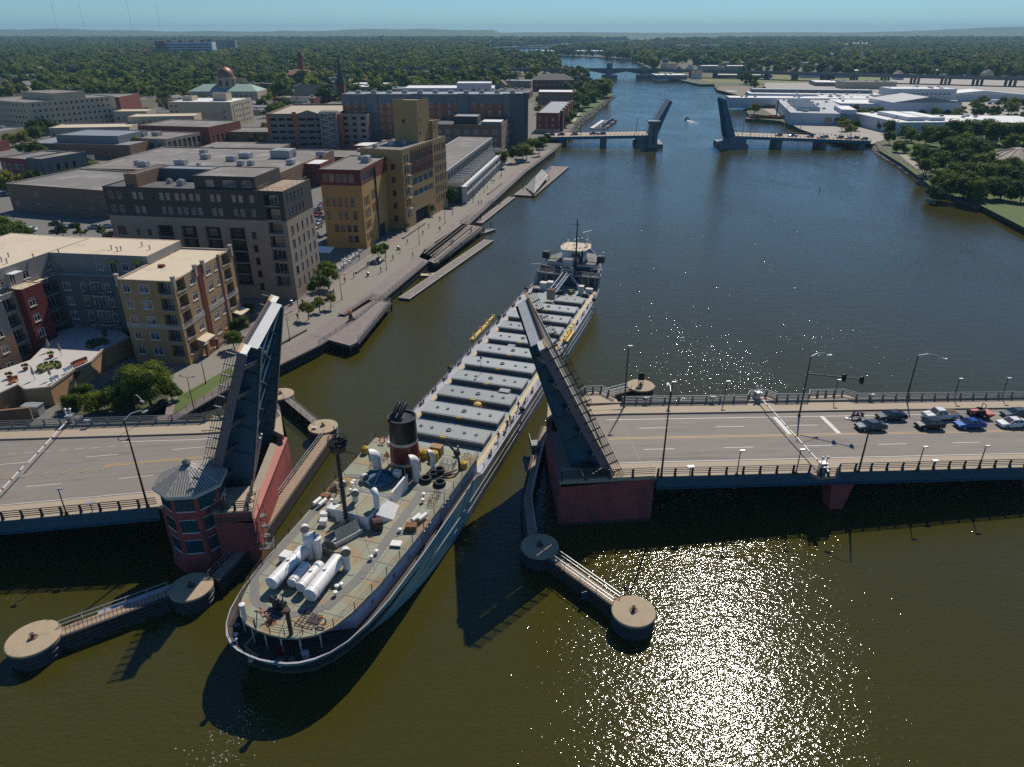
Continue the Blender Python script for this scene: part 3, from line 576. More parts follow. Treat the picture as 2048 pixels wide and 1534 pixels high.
# --- brown brick office behind
t = bldg('brown_office', 'brown brick mid-rise with pale stone base and dark rooftop plant rooms', (1003,250), 18.2, 38, 38, -6, BM['brickbr'], BM['roofdk'],
  S=[(3,5.0,7,13.6,0,1,2.4,1.9,'farw'),(3,5.0,7,9.6,0,1,2.4,1.9,'farw'),(3,5.0,7,5.6,0,1,2.4,1.9,'farw')], E=[(2,4.4,8,13.6,0,1,2.6,1.9,'farw'),(2,4.4,8,9.6,0,1,2.6,1.9,'farw'),(2,4.4,8,5.6,0,1,2.6,1.9,'farw')], zs=12.6, wall2=BM['brickbr'], par=.9, cop=BM['roofdk'])
block(t, 11, 8, 13, 12, 17.5, 21.5, BM['charcoal'], BM['roofblue'], par=.1); block(t, 26, 8, 11, 12, 17.5, 18.9, BM['grey'], BM['roofwhite'], par=.1)
t = bldg('mansard_building', 'cream building with steep black mansard roof and dormers', (908,222), 19.5, 14, 14, -6, BM['cream'], BM['shingle'], S=[(2,3.5,3,15,0,1,1.3,2.0,'farw')], par=.1)
m = MB(); m.add([(-1,-1,19),(15,-1,19),(15,15,19),(-1,15,19),(4,4,28),(10,4,28),(10,10,28),(4,10,28)], [(0,1,5,4),(1,2,6,5),(2,3,7,6),(3,0,4,7),(4,5,6,7)]); m.build('mansard_roof', M['blk'], t)
m = MB(); m.add([(1.5,-1.2,19.2),(12.5,-1.2,19.2),(7,1.8,27.4),(7,3.5,27.4)], [(0,1,2),(1,3,2),(0,2,3)]); m.build('gable_front', BM['cream'], t)
m = MB(); m.box(14.9,15.8,4,9,19.2,24); m.build('dormer', BM['cream'], t)
# --- parking garage
t = bldg('parking_garage', 'brown precast parking garage with rows of dark openings and external stair tower', (676,227), 21.5, 40, 62, 2, BM['garage'], mat('garage_top_deck', (.42,.35,.26), .9, var=.08), cat='garage',
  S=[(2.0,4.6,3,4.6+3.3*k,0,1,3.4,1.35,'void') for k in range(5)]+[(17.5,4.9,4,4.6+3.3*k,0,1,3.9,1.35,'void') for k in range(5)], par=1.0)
block(t, 30, -3.0, 9.5, 8, GZ-.3, 22.6, BM['garage'], BM['roofgrey'], par=.3)
m = MB()
for k in range(12): m.bar((31+(k%2)*7, -3.4, 3+k*1.6), (38-(k%2)*7, -3.4, 4.6+k*1.6), .3, .35); m.box(30.6, 39.2, -4.2, -3.0, 4.5+k*1.6-.1, 4.5+k*1.6)
for x in (30.6, 34.9, 39.1): m.box(x, x+.15, -4.3, -4.15, 3, 22)
m.build('stair_flights', M['galv'], t)
for x in (0, 14.5, 40): m = MB(); m.box(x, x+2.2, -.25, .05, GZ, 21.2 if x != 14.5 else 22.4); m.build('brick_pier', BM['orange'], t)
m = MB(); m.add([(17,-.1,21.4),(29.5,-.1,21.4),(23.2,-.1,23.3),(17,.25,21.4),(29.5,.25,21.4),(23.2,.25,23.3)], [(0,1,2),(5,4,3),(0,2,5,3),(1,4,5,2)]); m.build('pediment', BM['garage'], t)
rt = R(7)
block(t, 40.2, 1.5, 16, 95, GZ-.3, 21.0, BM['garage'], BM['roofblue'], E=[(3,4.1,21,4.0,3.3,2,1.3,2.6,'void'),(5.0,4.1,21,4.0,3.3,2,1.0,2.6,'void'),(3,4.1,21,12.6,3.6,2,1.3,3.0,'void'),(5.0,4.1,21,12.6,3.6,2,1.0,3.0,'void')], S=[(2,5,3,5,3.3,5,2.6,1.5,'void')], par=.8, rot=-rt)
# --- long riverside apartments
t = bldg('riverside_apartments', 'long grey and orange riverside apartment block with many small balconies', (1048,188), 30.6, 104, 24, 0, BM['orange'], BM['roofblue'],
  S=[(2.4+14.5*j,4.4,3,7.5,4.0,5,1.4,2.2,'farw') for j in range(7)], E=[(1.5,3.6,6,7.5,4.0,5,2.0,2.6,'farw')], zs=25.5, wall2=BM['greyblue'], par=.4)
for j in range(4): m = MB(); m.box(14.2+26*j, 20.2+26*j, -.9, 0, GZ, 30.9); m.build('grey_bay', BM['greyblue'], t)
m = MB(); m.box(96, 104.3, -1.2, 0, GZ, 31); m.box(104, 106.5, 1, 12, GZ, 31.2); m.build('corner_bay', BM['slate'], t)
units(t, [(6+9*i,10,3,3,1.4) for i in range(11)], 30.2)
t = bldg('white_hall', 'white boxy building with small square windows rising behind the grey apartments', (982,166), 33, 22, 20, 0, BM['whitewall'], BM['roofwhite'], S=[(2,4,5,28,0,1,1.4,1.4,'far')], par=.3)
t = bldg('long_white_roof_building', 'long pale building with white roof behind the grey apartments', (988,176), 29, 60, 30, 0, BM['whitewall'], BM['roofwhite'], par=.3)
t = bldg('red_brick_apartments', 'red brick riverside apartments with white stone base and dark grey roof', (1118,226), 14.6, 15, 95, -9, BM['brickred'], BM['roofblue'],
  S=[(1.6,4.4,3,9.6,0,1,1.4,1.9,'farw'),(1.6,4.4,3,5.6,0,1,1.4,1.9,'farw')], E=[(2,4.3,21,9.6,0,1,1.6,1.9,'farw'),(2,4.3,21,5.6,0,1,1.6,1.9,'farw')], par=.7)
m = MB(); m.box(-.1,15.1,-.1,0,GZ,4.6); m.box(15,15.1,0,95,GZ,4.6); m.build('stone_base', BM['band'], t)
for k in range(5): block(t, 14.9, 8+18*k, 2.2, 8, GZ-.3, 15.4, BM['brickred'], BM['roofblue'], E=[(.8,3.6,2,9.6,0,1,1.6,1.9,'farw')], par=.3)
t = bldg('dark_brick_apartments', 'dark brick apartments with a pale flat roof beyond the red brick ones', (1146,184), 16, 30, 30, -4, BM['brickbr'], BM['roofwhite'], S=[(2,4.2,6,11,0,1,1.6,1.8,'farw'),(2,4.2,6,7,0,1,1.6,1.8,'farw')], par=.4)
t = bldg('hipped_hall', 'brick hall with brown hipped roof near the highway bridge', (1148,160), 14, 46, 26, 0, BM['brickred'], BM['shingle'], S=[(3,5,8,8,0,1,2,2,'farw')], par=.1)
m = MB(); m.add([(-1,-1,14),(47,-1,14),(47,27,14),(-1,27,14),(10,13,20),(36,13,20)], [(0,1,5,4),(1,2,5),(2,3,4,5),(3,0,4)]); m.build('hip_roof', BM['shingle'], t)
# --- left side
t = bldg('school_building', 'low brown brick office with grey gravel roof and cream framed windows', (212,381), 12.2, 46, 34, -17, BM['brickbr'], BM['roofgrey'], S=[(2,5,9,8,0,1,2.0,1.9,'cream'),(2,5,9,4,0,1,2.0,1.9,'cream')], E=[(3,6,3,8,0,1,2.2,1.9,'cream'),(3,6,3,4,0,1,2.2,1.9,'cream')], par=.5, cop=BM['band'])
t = bldg('low_wide_building', 'wide flat-roofed brown building with many rooftop units behind the charcoal block', (560,345), 12.0, 86, 62, -7, BM['brickbr'], BM['roofgrey'], S=[(2+6*i,0,1,8,0,1,2.2,1.9,'cream') for i in range(5)]+[(2+6*i,0,1,4,0,1,2.2,1.9,'cream') for i in range(5)], par=.5, cop=BM['band'])
units(t, [(20,8,4,3,1.8),(16,12,2.6,2.4,1.5),(33,14,4.5,3.4,1.8),(36,30,3.6,3,1.8),(50,26,4,3,1.8),(52,34,5,4,2),(60,16,2.5,2.5,1.6),(64,17,2.5,2.5,1.6),(72,40,3,3,1.8),(64,44,3.4,3,1.8),(80,20,3,3,1.8),(84,44,3.6,3,1.8),(28,44,3,2.6,1.6),(44,12,1.4,1.4,1),(66,36,9,8,3.2)], 11.7)
t = bldg('red_corner_building', 'red brick corner building with white trimmed windows and grey metal end bay', (52,318), 14, 16, 22, -20, BM['brickred'], BM['roofgrey'], S=[(1,3.6,4,9.3,0,1,1.9,2.2,'farw'),(1,3.6,4,5,0,1,1.9,2.2,'farw')], par=.6, cop=BM['band'])
block(t, 16, 0, 9, 22, GZ-.3, 14.5, BM['slate'], BM['roofgrey'], S=[(1,3.8,2,9,0,1,1.8,2.6,'far'),(1,3.8,2,4,0,1,1.8,2.6,'far')], E=[(2,4,4,9,0,1,1.6,2.6,'far')], par=.4)
t = bldg('curved_front_building', 'grey flat-roofed building with brown curved front and glass corner', (258,290), 9.5, 62, 46, -8, BM['brickbr'], BM['roofblue'], S=[(30,3,8,3,0,1,2.2,4.5,'far')], par=.4)
t = bldg('blue_grey_store', 'blue grey clad store with pale roof among the downtown blocks', (235,272), 13, 36, 26, -8, BM['greyblue'], BM['roofblue'], E=[(8,0,1,9,0,1,10,1.4,'farw')], par=.4)
t = bldg('cream_government_building', 'large cream five-storey building with five rows of small windows', (52,205), 22.5, 60, 60, -29, BM['cream'], BM['roofgrey'], S=[(2,3.8,15,5.5,3.6,5,1.5,1.4,'far')], E=[(3,3.6,15,5.5,3.6,5,1.5,1.4,'far')], par=.5)
block(t, 20, 20, 36, 22, 22, 26.5, BM['cream'], BM['roofgrey'], par=.3)
t = bldg('beige_office_block', 'plain beige office block with tall narrow windows on its river side', (460,204), 19.4, 44, 38, -3, BM['cream'], BM['roofwhite'], S=[(1.5,3.2,2,5,3.6,4,1.4,1.5,'far'),(38,0,1,5,3.6,3,1.6,1.5,'far')], E=[(3,0,1,4,0,1,1.2,13,'far'),(7,3.4,4,5,3.6,4,1.5,1.6,'far'),(20,0,1,4,0,1,1.2,13,'far'),(24,3.4,3,5,3.6,4,1.5,1.6,'far')], par=.5)
block(t, 26, 14, 10, 9, 19, 24, BM['cream'], BM['roofgrey'], par=.3); block(t, 4, 14, 7, 9, 19, 22, BM['cream'], BM['roofgrey'], par=.3)
t = bldg('red_brick_armoury', 'red brick building with pale tall panels and rounded rooftop vents', (237,194), 17, 64, 40, 4, BM['brickred'], BM['roofgrey'], S=[(6+9*k,0,1,3,0,1,4.2,8,'farw') for k in range(6)]+[(3,4.2,14,13,0,1,1.4,1.4,'far')], par=.6, cop=BM['cream'])
t = bldg('l_shaped_cream_building', 'low cream building with a long row of arched windows and flat roof', (258,253), 10.2, 46, 22, 9, BM['cream'], BM['roofcream'], S=[(1.5,3.2,14,4.5,0,1,1.5,2.6,'far')], par=.5)
block(t, 40, 20, 40, 20, GZ-.3, 14, BM['cream'], BM['roofcream'], S=[(4,4,9,9,0,1,1.5,2.2,'far')], par=.4)
t = bldg('cream_post_building', 'small cream block with square windows beside the l-shaped building', (292,222), 13.5, 22, 18, 5, BM['cream'], BM['roofcream'], S=[(2,4,5,8,0,1,1.6,1.8,'far')], par=.4)
t = bldg('tan_pillared_building', 'two-storey tan building with tall pillars facing the street', (330,278), 10.5, 42, 30, -14, BM['tan2'], BM['roofgrey'], E=[(1.5,4.2,7,3,0,1,2.8,5.8,'far')], S=[(2,5,8,6,0,1,2.4,2,'far')], par=.5, cop=BM['band'])
units(t, [(18,8,4,3,1.8),(24,12,4,4,2)], 10)
t = bldg('wide_brick_building', 'wide windowless red brown brick building with rounded parapet', (416,254), 13, 46, 34, -12, BM['brickred'], BM['roofgrey'], E=[(2,5,6,4,0,1,2,4,'far')], par=.5, cop=BM['cream'])
t = bldg('low_strip_building', 'long low brown building with overhanging grey roof and dark shopfronts', (560,296), 7.2, 44, 22, -3, BM['brickbr'], BM['roofgrey'], S=[(1.5,4.2,10,2.6,0,1,3.4,2.6,'far')], par=.15)
t = bldg('back_strip_building', 'second low dark brown building behind the long low one', (558,264), 8.4, 44, 24, -3, BM['brickbr'], BM['roofgrey'], S=[(1.5,4.2,10,3,0,1,3,2.6,'far')], par=.3)
t = bldg('small_red_shop', 'small red brick shop with white flat roof next to the yellow building', (640,328), 11.5, 9, 14, -8, BM['brickred'], BM['roofwhite'], S=[(1.2,3,2,5,0,1,1.6,3,'far')], par=.4)
t = bldg('grey_corner_shop', 'low brown shop with white framed windows behind the charcoal block', (556,350), 10.5, 12, 22, -8, BM['brickbr'], BM['roofblue'], E=[(4,6,3,5,0,1,2,2.4,'cream')], par=.4)
# courthouse with copper dome
c = P(440,208,3); t = thing('courthouse', 'domed stone courthouse with copper dome and green roofs', 'courthouse', (c.x, c.y+25, 0), 0)
block(t, -32, -14, 64, 30, GZ, 13, BM['cream'], BM['verd'], S=[(3,4.5,13,7,0,1,1.6,3,'far')], par=.2)
m = MB(); m.add([(-32,-14,13),(32,-14,13),(32,16,13),(-32,16,13),(-22,1,18.5),(22,1,18.5)], [(0,1,5,4),(1,2,5),(2,3,4,5),(3,0,4)]); m.build('hip_roof', BM['verd'], t)
m = MB(); m.lathe([(8.3,13),(8.3,23.5),(9,23.5),(9,24.4),(8,24.4)], n=16); m.build('drum', BM['cream'], t)
for k in range(8):
    an = pi/4*k+pi/8; m = MB(); m.cbox((8.3*cos(an), 8.3*sin(an), 19.5), (.4, 3.0, 5), an); m.build('window', M['glass'], t)
m = MB(); m.lathe([(7.9,24.4)]+[(7.9*cos(q*pi/16), 24.4+9*sin(q*pi/16)) for q in range(1,8)]+[(.8,33.4),(.8,35.2),(.1,38)], n=20); m.build('dome', BM['copper'], t, smooth=True)
# church with spire
c = P(685,205,3); t = thing('spired_church', 'brick church with tall dark spire and long dark green roof', 'church', (c.x, c.y, 0), 0)
block(t, -3.5, -3.5, 7, 7, GZ, 20, BM['brickred'], BM['shingle'], S=[(2.4,0,1,12,0,1,2,4,'far'),(2.4,0,1,6,0,1,2,3.4,'far')], par=0.05)
m = MB(); m.lathe([(4.6,19.5),(2.2,28),(.05,44)], n=8, a0=pi/8); m.build('spire', mat('dark_slate_spire', (.03,.04,.04), .6), t)
for sx in (-3.4, 3.4): m = MB(); m.lathe([(.8,18),(.8,20.5),(.02,25)], (sx,-3.4,0), 6); m.build('pinnacle', BM['brickbr'], t)
block(t, -46, 2, 42, 18, GZ, 9.5, BM['brickred'], BM['shingle'], S=[(2,5,8,4,0,1,1.8,4,'far')], par=.05)
m = MB(); m.add([(-46.5,1.5,9.4),(-4,1.5,9.4),(-4,20.5,9.4),(-46.5,20.5,9.4),(-44,11,18),(-4,11,18)], [(0,1,5,4),(1,2,5),(2,3,4,5),(3,0,4)]); m.build('roof', mat('dark_green_slate', (.03,.045,.045), .7), t)
c = P(604,165,3); t = thing('red_gabled_hall', 'red brick hall with red tiled gables and a tall square clock tower', 'hall', (c.x, c.y, 0), .2)
block(t, -18, -12, 36, 26, GZ, 13, BM['brickred'], BM['darkred'], S=[(3,5,6,6,0,1,2,3,'far')], par=.1)
m = MB(); m.add([(-19,-13,13),(19,-13,13),(19,15,13),(-19,15,13),(-9,1,19),(9,1,19)], [(0,1,5,4),(1,2,5),(2,3,4,5),(3,0,4)]); m.add([(-9,-13.3,13),(9,-13.3,13),(0,-13.3,19),(0,-2,19)], [(0,1,2),(1,3,2),(0,2,3)]); m.build('red_roof', mat('red_roof_tile', (.19,.06,.05), .8), t)
m = MB(); m.box(-3,3,14,20,GZ,34); m.add([(-4,13,34),(4,13,34),(4,21,34),(-4,21,34),(0,17,41)], [(0,1,4),(1,2,4),(2,3,4),(3,0,4),(3,2,1,0)]); m.build('clock_tower', BM['brickred'], t)
# hospital
c = P(298,116,3)
t = thing('hospital', 'white banded hospital slab with brown brick end towers above the trees', 'hospital', (-905, 2050, 0), .09)
block(t, 0, 0, 120, 36, 0, 40, BM['whitewall'], BM['roofgrey'], S=[(4,0,1,8+6*k,0,1,112,2.6,'void') for k in range(5)], par=.5)
block(t, -22, -6, 24, 46, 0, 42, BM['brickred'], BM['roofdk'], S=[(6,0,1,8+6*k,0,1,16,2.4,'void') for k in range(5)], par=.3)
block(t, -62, 0, 40, 30, 0, 24, BM['brickbr'], BM['roofdk'], S=[(2,0,1,6+6*k,0,1,36,2.4,'void') for k in range(3)], par=.3)
for k in range(4): m = MB(); m.box(4+28*k, 16+28*k, 10, 24, 40, 44); m.build('plant_room', BM['brickred'], t)
t = thing('brick_care_home', 'long brown ribbed brick building left of the hospital', 'building', (-1010, 1950, 0), .12)
for k in range(9): block(t, k*10, (k%2)*3, 10.2, 24, 0, 22+(k%3), BM['brickred'], BM['roofdk'], par=.3)
t = thing('grey_tower_block', 'grey ribbed tower block with brown brick core right of the hospital', 'building', (-985, 2500, 0), .05)
block(t, 34, 0, 70, 24, 0, 39, BM['grey'], BM['roofgrey'], S=[(2,3.2,21,5,5.5,6,1.4,3.2,'void')], par=.3); block(t, 6, -2, 28, 28, 0, 43, BM['brickred'], BM['roofdk'], par=.3); block(t, 6, -40, 60, 30, 0, 17, BM['whitewall'], BM['roofwhite'], par=.3)
# --- right bank industrial plant (white sheds)
WH, RWt = BM['whitewall'], BM['roofwhite']
def shed(name, label, se, z1, w, d, rot, gable=0, S=None, E=None, wall=None, roof=None, cat='warehouse'):
    t = bldg(name, label, se, z1, w, d, rot, wall or WH, roof or RWt, S=S, E=E, par=.12, cat=cat)
    m = MB()
    for k in range(1, int(w/5)): m.box(k*5-.08, k*5+.08, .4, d-.4, z1-.1, z1-.06)
    if not gable: m.build('roof_seams', BM['roofblue'], t, kind='stuff')
    rs_ = random.Random(int(w*7+d)); units(t, [(rs_.uniform(1,w-4), rs_.uniform(3,d-4), 2.2, 1.8, 1.0) for _ in range(0 if gable else int(w*d/420)+2)], z1-.12)
    if gable:
        m = MB(); m.add([(-.3,-.3,z1),(w+.3,-.3,z1),(w+.3,d+.3,z1),(-.3,d+.3,z1),(w/2,-.3,z1+gable),(w/2,d+.3,z1+gable)], [(0,1,4),(1,2,5,4),(2,3,5),(3,0,4,5)]); m.build('gable_roof', roof or RWt, t)
    return t
t = shed('warehouse', 'long white warehouse with grey ridge at the back of the riverside plant', (1763,190), 10, 118, 30, -9)
block(t, 4, 16, 110, 14, 9, 13, BM['greyblue'], BM['roofblue'], par=.1)
t = shed('warehouse', 'white shed with saw-tooth skylights and three loading doors beside the river', (1712,228), 10.2, 44, 120, -14, S=[(24,6,3,3,0,1,4.6,4.4,'far')], roof=BM['roofblue'])
for k in range(6): m = MB(); m.add([(6,16+k*15,10.1),(22,16+k*15,10.1),(22,22+k*15,10.1),(6,22+k*15,10.1),(6,16+k*15,13),(22,16+k*15,13)], [(0,1,5,4),(1,2,5),(0,4,3),(4,5,2,3)]); m.build('skylight', BM['roofwhite'], t)
block(t, 34, 0, 10, 34, GZ-.3, 13, WH, BM['roofwhite'], par=.2)
t = shed('warehouse', 'broad white roofed shed with a small lean-to and trailers parked at its dock', (1800,208), 10, 46, 90, -9, S=[(3,0,1,3,0,1,34,4,'far')])
t = shed('warehouse', 'long low white roof stretching behind the broad shed', (1815,198), 10.5, 150, 22, -6)
t = shed('warehouse', 'tall pale blue walled hall with ivy arches and stepped gable', (1925,205), 13, 54, 42, 0, gable=4, roof=BM['roofblue'])
for x, w_, h_ in ((20,8,7),(32,5,7),(40,8,7)):
    m = MB(); m.add([(x,-.5,GZ),(x+w_,-.5,GZ),(x+w_,-.5,h_-1),(x+w_*.5,-.5,h_+1),(x,-.5,h_-1),(x,-.05,GZ),(x+w_,-.05,GZ),(x+w_,-.05,h_-1),(x+w_*.5,-.05,h_+1),(x,-.05,h_-1)], [(0,1,2,3,4),(0,5,6,1),(1,6,7,2),(2,7,8,3),(3,8,9,4),(4,9,5,0)]); m.build('ivy', LEAF[0], t)
t = shed('warehouse', 'white walled warehouse with faded lettering and twin roof monitors near the park', (1925,244), 10.2, 42, 62, 2)
block(t, 10, 8, 12, 40, 10, 12.5, WH, RWt, par=.1); block(t, 25, 8, 10, 40, 10, 12.2, WH, RWt, par=.1)
t = shed('warehouse', 'brown brick warehouse with bright white roof at the right edge', (2110,246), 9.5, 62, 46, -6, wall=BM['brickbr'])
t = shed('warehouse', 'white multi-storey plant block with rows of dark windows behind the sheds', (1915,178), 14, 60, 30, -3, S=[(4,4,13,9,0,1,2,1.2,'far')])
t = shed('warehouse', 'long cream and white gabled store by the far right car park', (2060,190), 8, 90, 24, 0, gable=4)
t = shed('warehouse', 'beige flat workshop just below the elevated highway', (1795,164), 10, 60, 30, -3, wall=BM['cream'], roof=BM['roofgrey'])
t = shed('warehouse', 'white walled shed across the river beneath the highway viaduct', (1375,150), 8, 45, 40, 0, roof=BM['roofwhite'], wall=BM['grey'])
t = shed('factory', 'wide pale factory on the point beyond the railway bridge', (1245,102), 12, 240, 120, 2, cat='factory')
t = shed('factory', 'long white storage shed behind the point factory', (1225,92), 12, 200, 60, 2, cat='factory')
for i, (x, y, w, h, lb) in enumerate([(475,2560,40,33,'tall pale concrete silo standing beyond the highway bridge'),(395,2570,22,26,'shorter pale elevator block beside the tall silo'),(330,3900,24,30,'distant dark mill tower left of the silos')]):
    t = thing('silo', lb, 'silo', (x, y, 0)); m = MB(); m.box(-w/2, w/2, 0, 30, 0, h)
    m.build('wall', BM['cream'] if i < 2 else BM['grey'], t); m = MB(); m.box(-w/5, w/5, 8, 16, h, h+3); m.build('head_house', BM['brickbr'], t)
for i, (u, v, h) in enumerate([(1400,103,26),(1700,100,35),(1722,100,40),(1738,101,30)]):
    c = P(u, v, 2); t = thing('storage_tanks', ['low grey arena-like mill','round white storage tanks','pale grain elevator','grey block silo'][i]+' among the far right-bank works', 'mill', (c.x, c.y, 0))
    m = MB()
    if i == 0: m.box(-80,80,0,60,0,22)
    else:
        for k in range(4): m.lathe([(7,0),(7,h*.6),(4,h*.66),(0,h*.7)], (k*16-32,0,0), 14)
    m.build('body', BM['greyblue'] if i == 0 else WH, t)
# ---------------------------------------------------------------- small houses and downtown blocks
def in_river(x, y, mg=0):
    if mg: return any(inside(x+a, y+b, river_poly) for a, b in ((0,0),(mg,0),(-mg,0),(0,mg),(0,-mg)))
    return inside(x, y, river_poly)
HOUSE = {}
def house_parts(k):
    if k not in HOUSE:
        r = random.Random(k); w, d, h = r.uniform(8,13), r.uniform(9,16), r.uniform(5,7.5)
        a = MB(); a.box(0,w,0,d,0,h); a.add([(0,0,h),(w,0,h),(w/2,0,h+w*.4)], [(0,1,2)]); a.add([(0,d,h),(w,d,h),(w/2,d,h+w*.4)], [(2,1,0)])
        b = MB(); q = h+w*.4+.2; b.add([(-.4,-.4,h-.2),(w/2,-.4,q),(w/2,d+.4,q),(-.4,d+.4,h-.2)], [(0,1,2,3)]); b.add([(w+.4,-.4,h-.2),(w+.4,d+.4,h-.2),(w/2,d+.4,q),(w/2,-.4,q)], [(0,1,2,3)]); b.box(w*.3,w*.3+.8,d*.6,d*.6+.8,h,q+.9)
        HOUSE[k] = (a.mesh('wall', [[M['white_d'], BM['cream'], BM['grey'], BM['brickbr'], BM['brickred']][k % 5]]), b.mesh('roof', [[BM['shingle'], BM['roofgrey'], BM['brickbr']][k % 3]]))
    return HOUSE[k]
rr = random.Random(11); cnt = 0
while cnt < 150:
    y = rr.uniform(640, 1900); x = rr.uniform(-.72, .75)*y*1.02
    if in_river(x, y, 25) or infoot(x, y, 14): continue
    if x > 0 and x < 600 and y < 1000: continue
    cnt += 1; a, b = house_parts(rr.randrange(9)); rz = R(rr.choice((-8, 82)))+rr.uniform(-.05,.05)
    FOOT.append((x, y, rz, 11, 13))
    t = thing('house', 'small gabled house half hidden among the distant trees', 'house', (x, y, GZ), rz, 'small gabled houses among the trees'); inst('wall', a, t); inst('roof', b, t)
def flat(px, py, w, d, h, wm, rm, label, group, cat='building', rot=-8):
    a = R(rot); FOOT.append((px, py, a, w, d)); t = thing('low_building', label, cat, (px, py, 0), a, group)
    block(t, 0, 0, w, d, GZ-.3, h, wm, rm, S=[(2,4.2,int((w-3)/4.2),4,0,1,2.2,1.8,'far')] if h > 6 and py < 800 else None, par=.4)
    for i in range(rr.randrange(1,4)):
        u = MB(); ux, uy = rr.uniform(2,w-5), rr.uniform(2,d-4); u.box(ux,ux+3,uy,uy+2.4,h-.4,h+1.1); u.build('rooftop_unit', UNIT, t)
def wr(ws, rs, txt):
    a, b = rr.choice(ws), rr.choice(rs); return a, b, txt % (a.name.replace('_', ' '), b.name.replace('_', ' '))
walls = [BM['brickred'], BM['brickbr'], BM['cream'], BM['grey'], BM['brickred'], BM['tan2']]; roofs = [BM['roofgrey'], BM['roofdk'], BM['roofwhite'], BM['roofblue'], BM['roofgrey']]
cnt = 0; tries = 0
while cnt < 125 and tries < 8000:
    tries += 1; y = rr.uniform(330, 900) if cnt < 70 else rr.uniform(620, 1250); x = rr.uniform(-.78, .0)*y-5
    w, d = rr.uniform(16, 42), rr.uniform(14, 34)
    if in_river(x+w, y, 22) or in_river(x+w/2, y+d, 20) or any(infoot(x+a*w, y+b*d, 7) for a in (0,.5,1) for b in (0,.5,1)): continue
    cnt += 1; flat(x, y, w, d, rr.uniform(6, 12), *wr(walls, roofs, 'low %s walled downtown building with %s '+('standing farther back' if y > 620 else 'towards the left edge' if x < -.45*y else 'among the nearer blocks')), 'low flat-roofed downtown buildings')
cnt = 0; tries = 0
while cnt < 60 and tries < 4000:
    tries += 1; y = rr.uniform(700, 3400); x = rr.uniform(.16, .62)*y
    w, d = rr.uniform(30, 90), rr.uniform(24, 60)
    if in_river(x, y, 20) or in_river(x+w, y, 20) or any(infoot(x+a*w, y+b*d, 8) for a in (0,.5,1) for b in (0,.5,1)) or (950 < y < 1300 and abs(y-(1180-.42*x)) < 60): continue
    cnt += 1; flat(x, y, w, d, rr.uniform(6, 11), *wr([WH, BM['grey'], BM['cream']], [RWt, BM['roofblue'], RWt, BM['roofgrey']], '%s industrial building with %s '+('in the far distance' if y > 2000 else 'beyond the viaduct' if y > 1150 else 'near the viaduct')), 'pale industrial buildings on the right bank', rot=rr.uniform(-15, 10))
# ---------------------------------------------------------------- trees that can be told apart
G1 = 'trees along the riverside promenade'
TL = [ # u, v of trunk base, crown radius, height, kind, colour, label, group
 (303,812,4.9,8.8,'big',1,'largest round tree beside the boardwalk below the terrace',None),
 (236,818,2.6,4.8,'mid',1,'bushy shrub tree left of the largest riverside tree',None),(196,826,2.6,4.2,'mid',2,'low spreading bush beside the bridge railing at the bank',None),(150,818,2.2,3.4,'mid',1,'smallest bush at the foot of the terrace stairs',None),(268,800,2.5,4.6,'mid',0,'dark bush tucked behind the largest riverside tree',None),(262,828,2.6,4.4,'mid',1,'broad bush right behind the far railing of the left bridge half',None),(170,800,2.0,3.6,'mid',0,'dark bush against the terrace wall',None),(345,800,2.2,3.8,'mid',0,'low dark shrub at the foot of the largest riverside tree',None),
 (470,700,2.3,4.4,'mid',1,'leafy shrub tree directly behind the raised left bridge leaf',None),(482,672,2.4,4.8,'mid',0,'dark shrub tree at the corner of the tan apartments',None),(500,640,1.9,4.2,'mid',0,'small dark tree by the apartment entrance',None),
 (617,640,1.9,4.4,'mid',2,'bright green sapling nearest the wooden platform',None),(640,625,1.5,3.8,'mid',2,'middle of three bright green saplings by the platform',None),(662,618,1.6,4.0,'mid',2,'farthest of three bright green saplings by the platform',None),
 (641,602,3.1,6.6,'mid',0,'shady tree in front of the charcoal and beige block',None),(658,578,3.4,7.2,'mid',1,'taller shady tree beside the cafe terrace',None),
 (758,522,2.4,5.2,'mid',1,'lone tree on the middle of the promenade',None),(771,516,1.6,4.5,'mid',1,'slender tree touching the lone promenade tree',None),
 (816,462,.9,2.8,'small',2,'tiny tree at the yellow building corner',None),(866,432,1.6,4.3,'mid',1,'small tree beside the promenade lamp at the loft building',None)]
for u, v, r_, h, c in [(905,412,3.6,7.5,0),(914,398,3.4,7,0),(926,388,3.6,7.5,1),(940,380,3.0,7,1),(945,362,2.6,6,0),(963,368,2.6,6,1),(985,346,2.8,6,0),(1001,336,4.6,9,1),(1032,326,4.8,9,0),(1046,318,4.4,8.5,1),(1053,322,4.2,8.5,2),(1066,306,4.6,8.5,1),(1078,312,3.2,8,0),(1085,298,3.6,7.5,1),(1092,290,3.4,7,0)]:
    TL.append((u,v,r_,h,'mid',c,'street tree in the leafy row along the far promenade',G1))
for u, v, r_, h, c in [(128,478,2.6,5.0,0),(163,478,2.7,5.2,0),(206,479,2.3,4.8,0)]: TL.append((u,v,r_,h,'conem',c,'conical green tree in the row beside the school building car park','conical trees by the car park'))
for u, v, r_, h, c in [(14,505,6,9,1),(38,492,5.5,8,1),(-10,530,6,9,1),(60,500,3.5,5,0),(20,470,5,7,1),(80,488,2.5,3,2)]: TL.append((u,v,r_,h,'mid',c,'dense green tree massed at the left edge beyond the cream roof','dense trees at the left edge'))
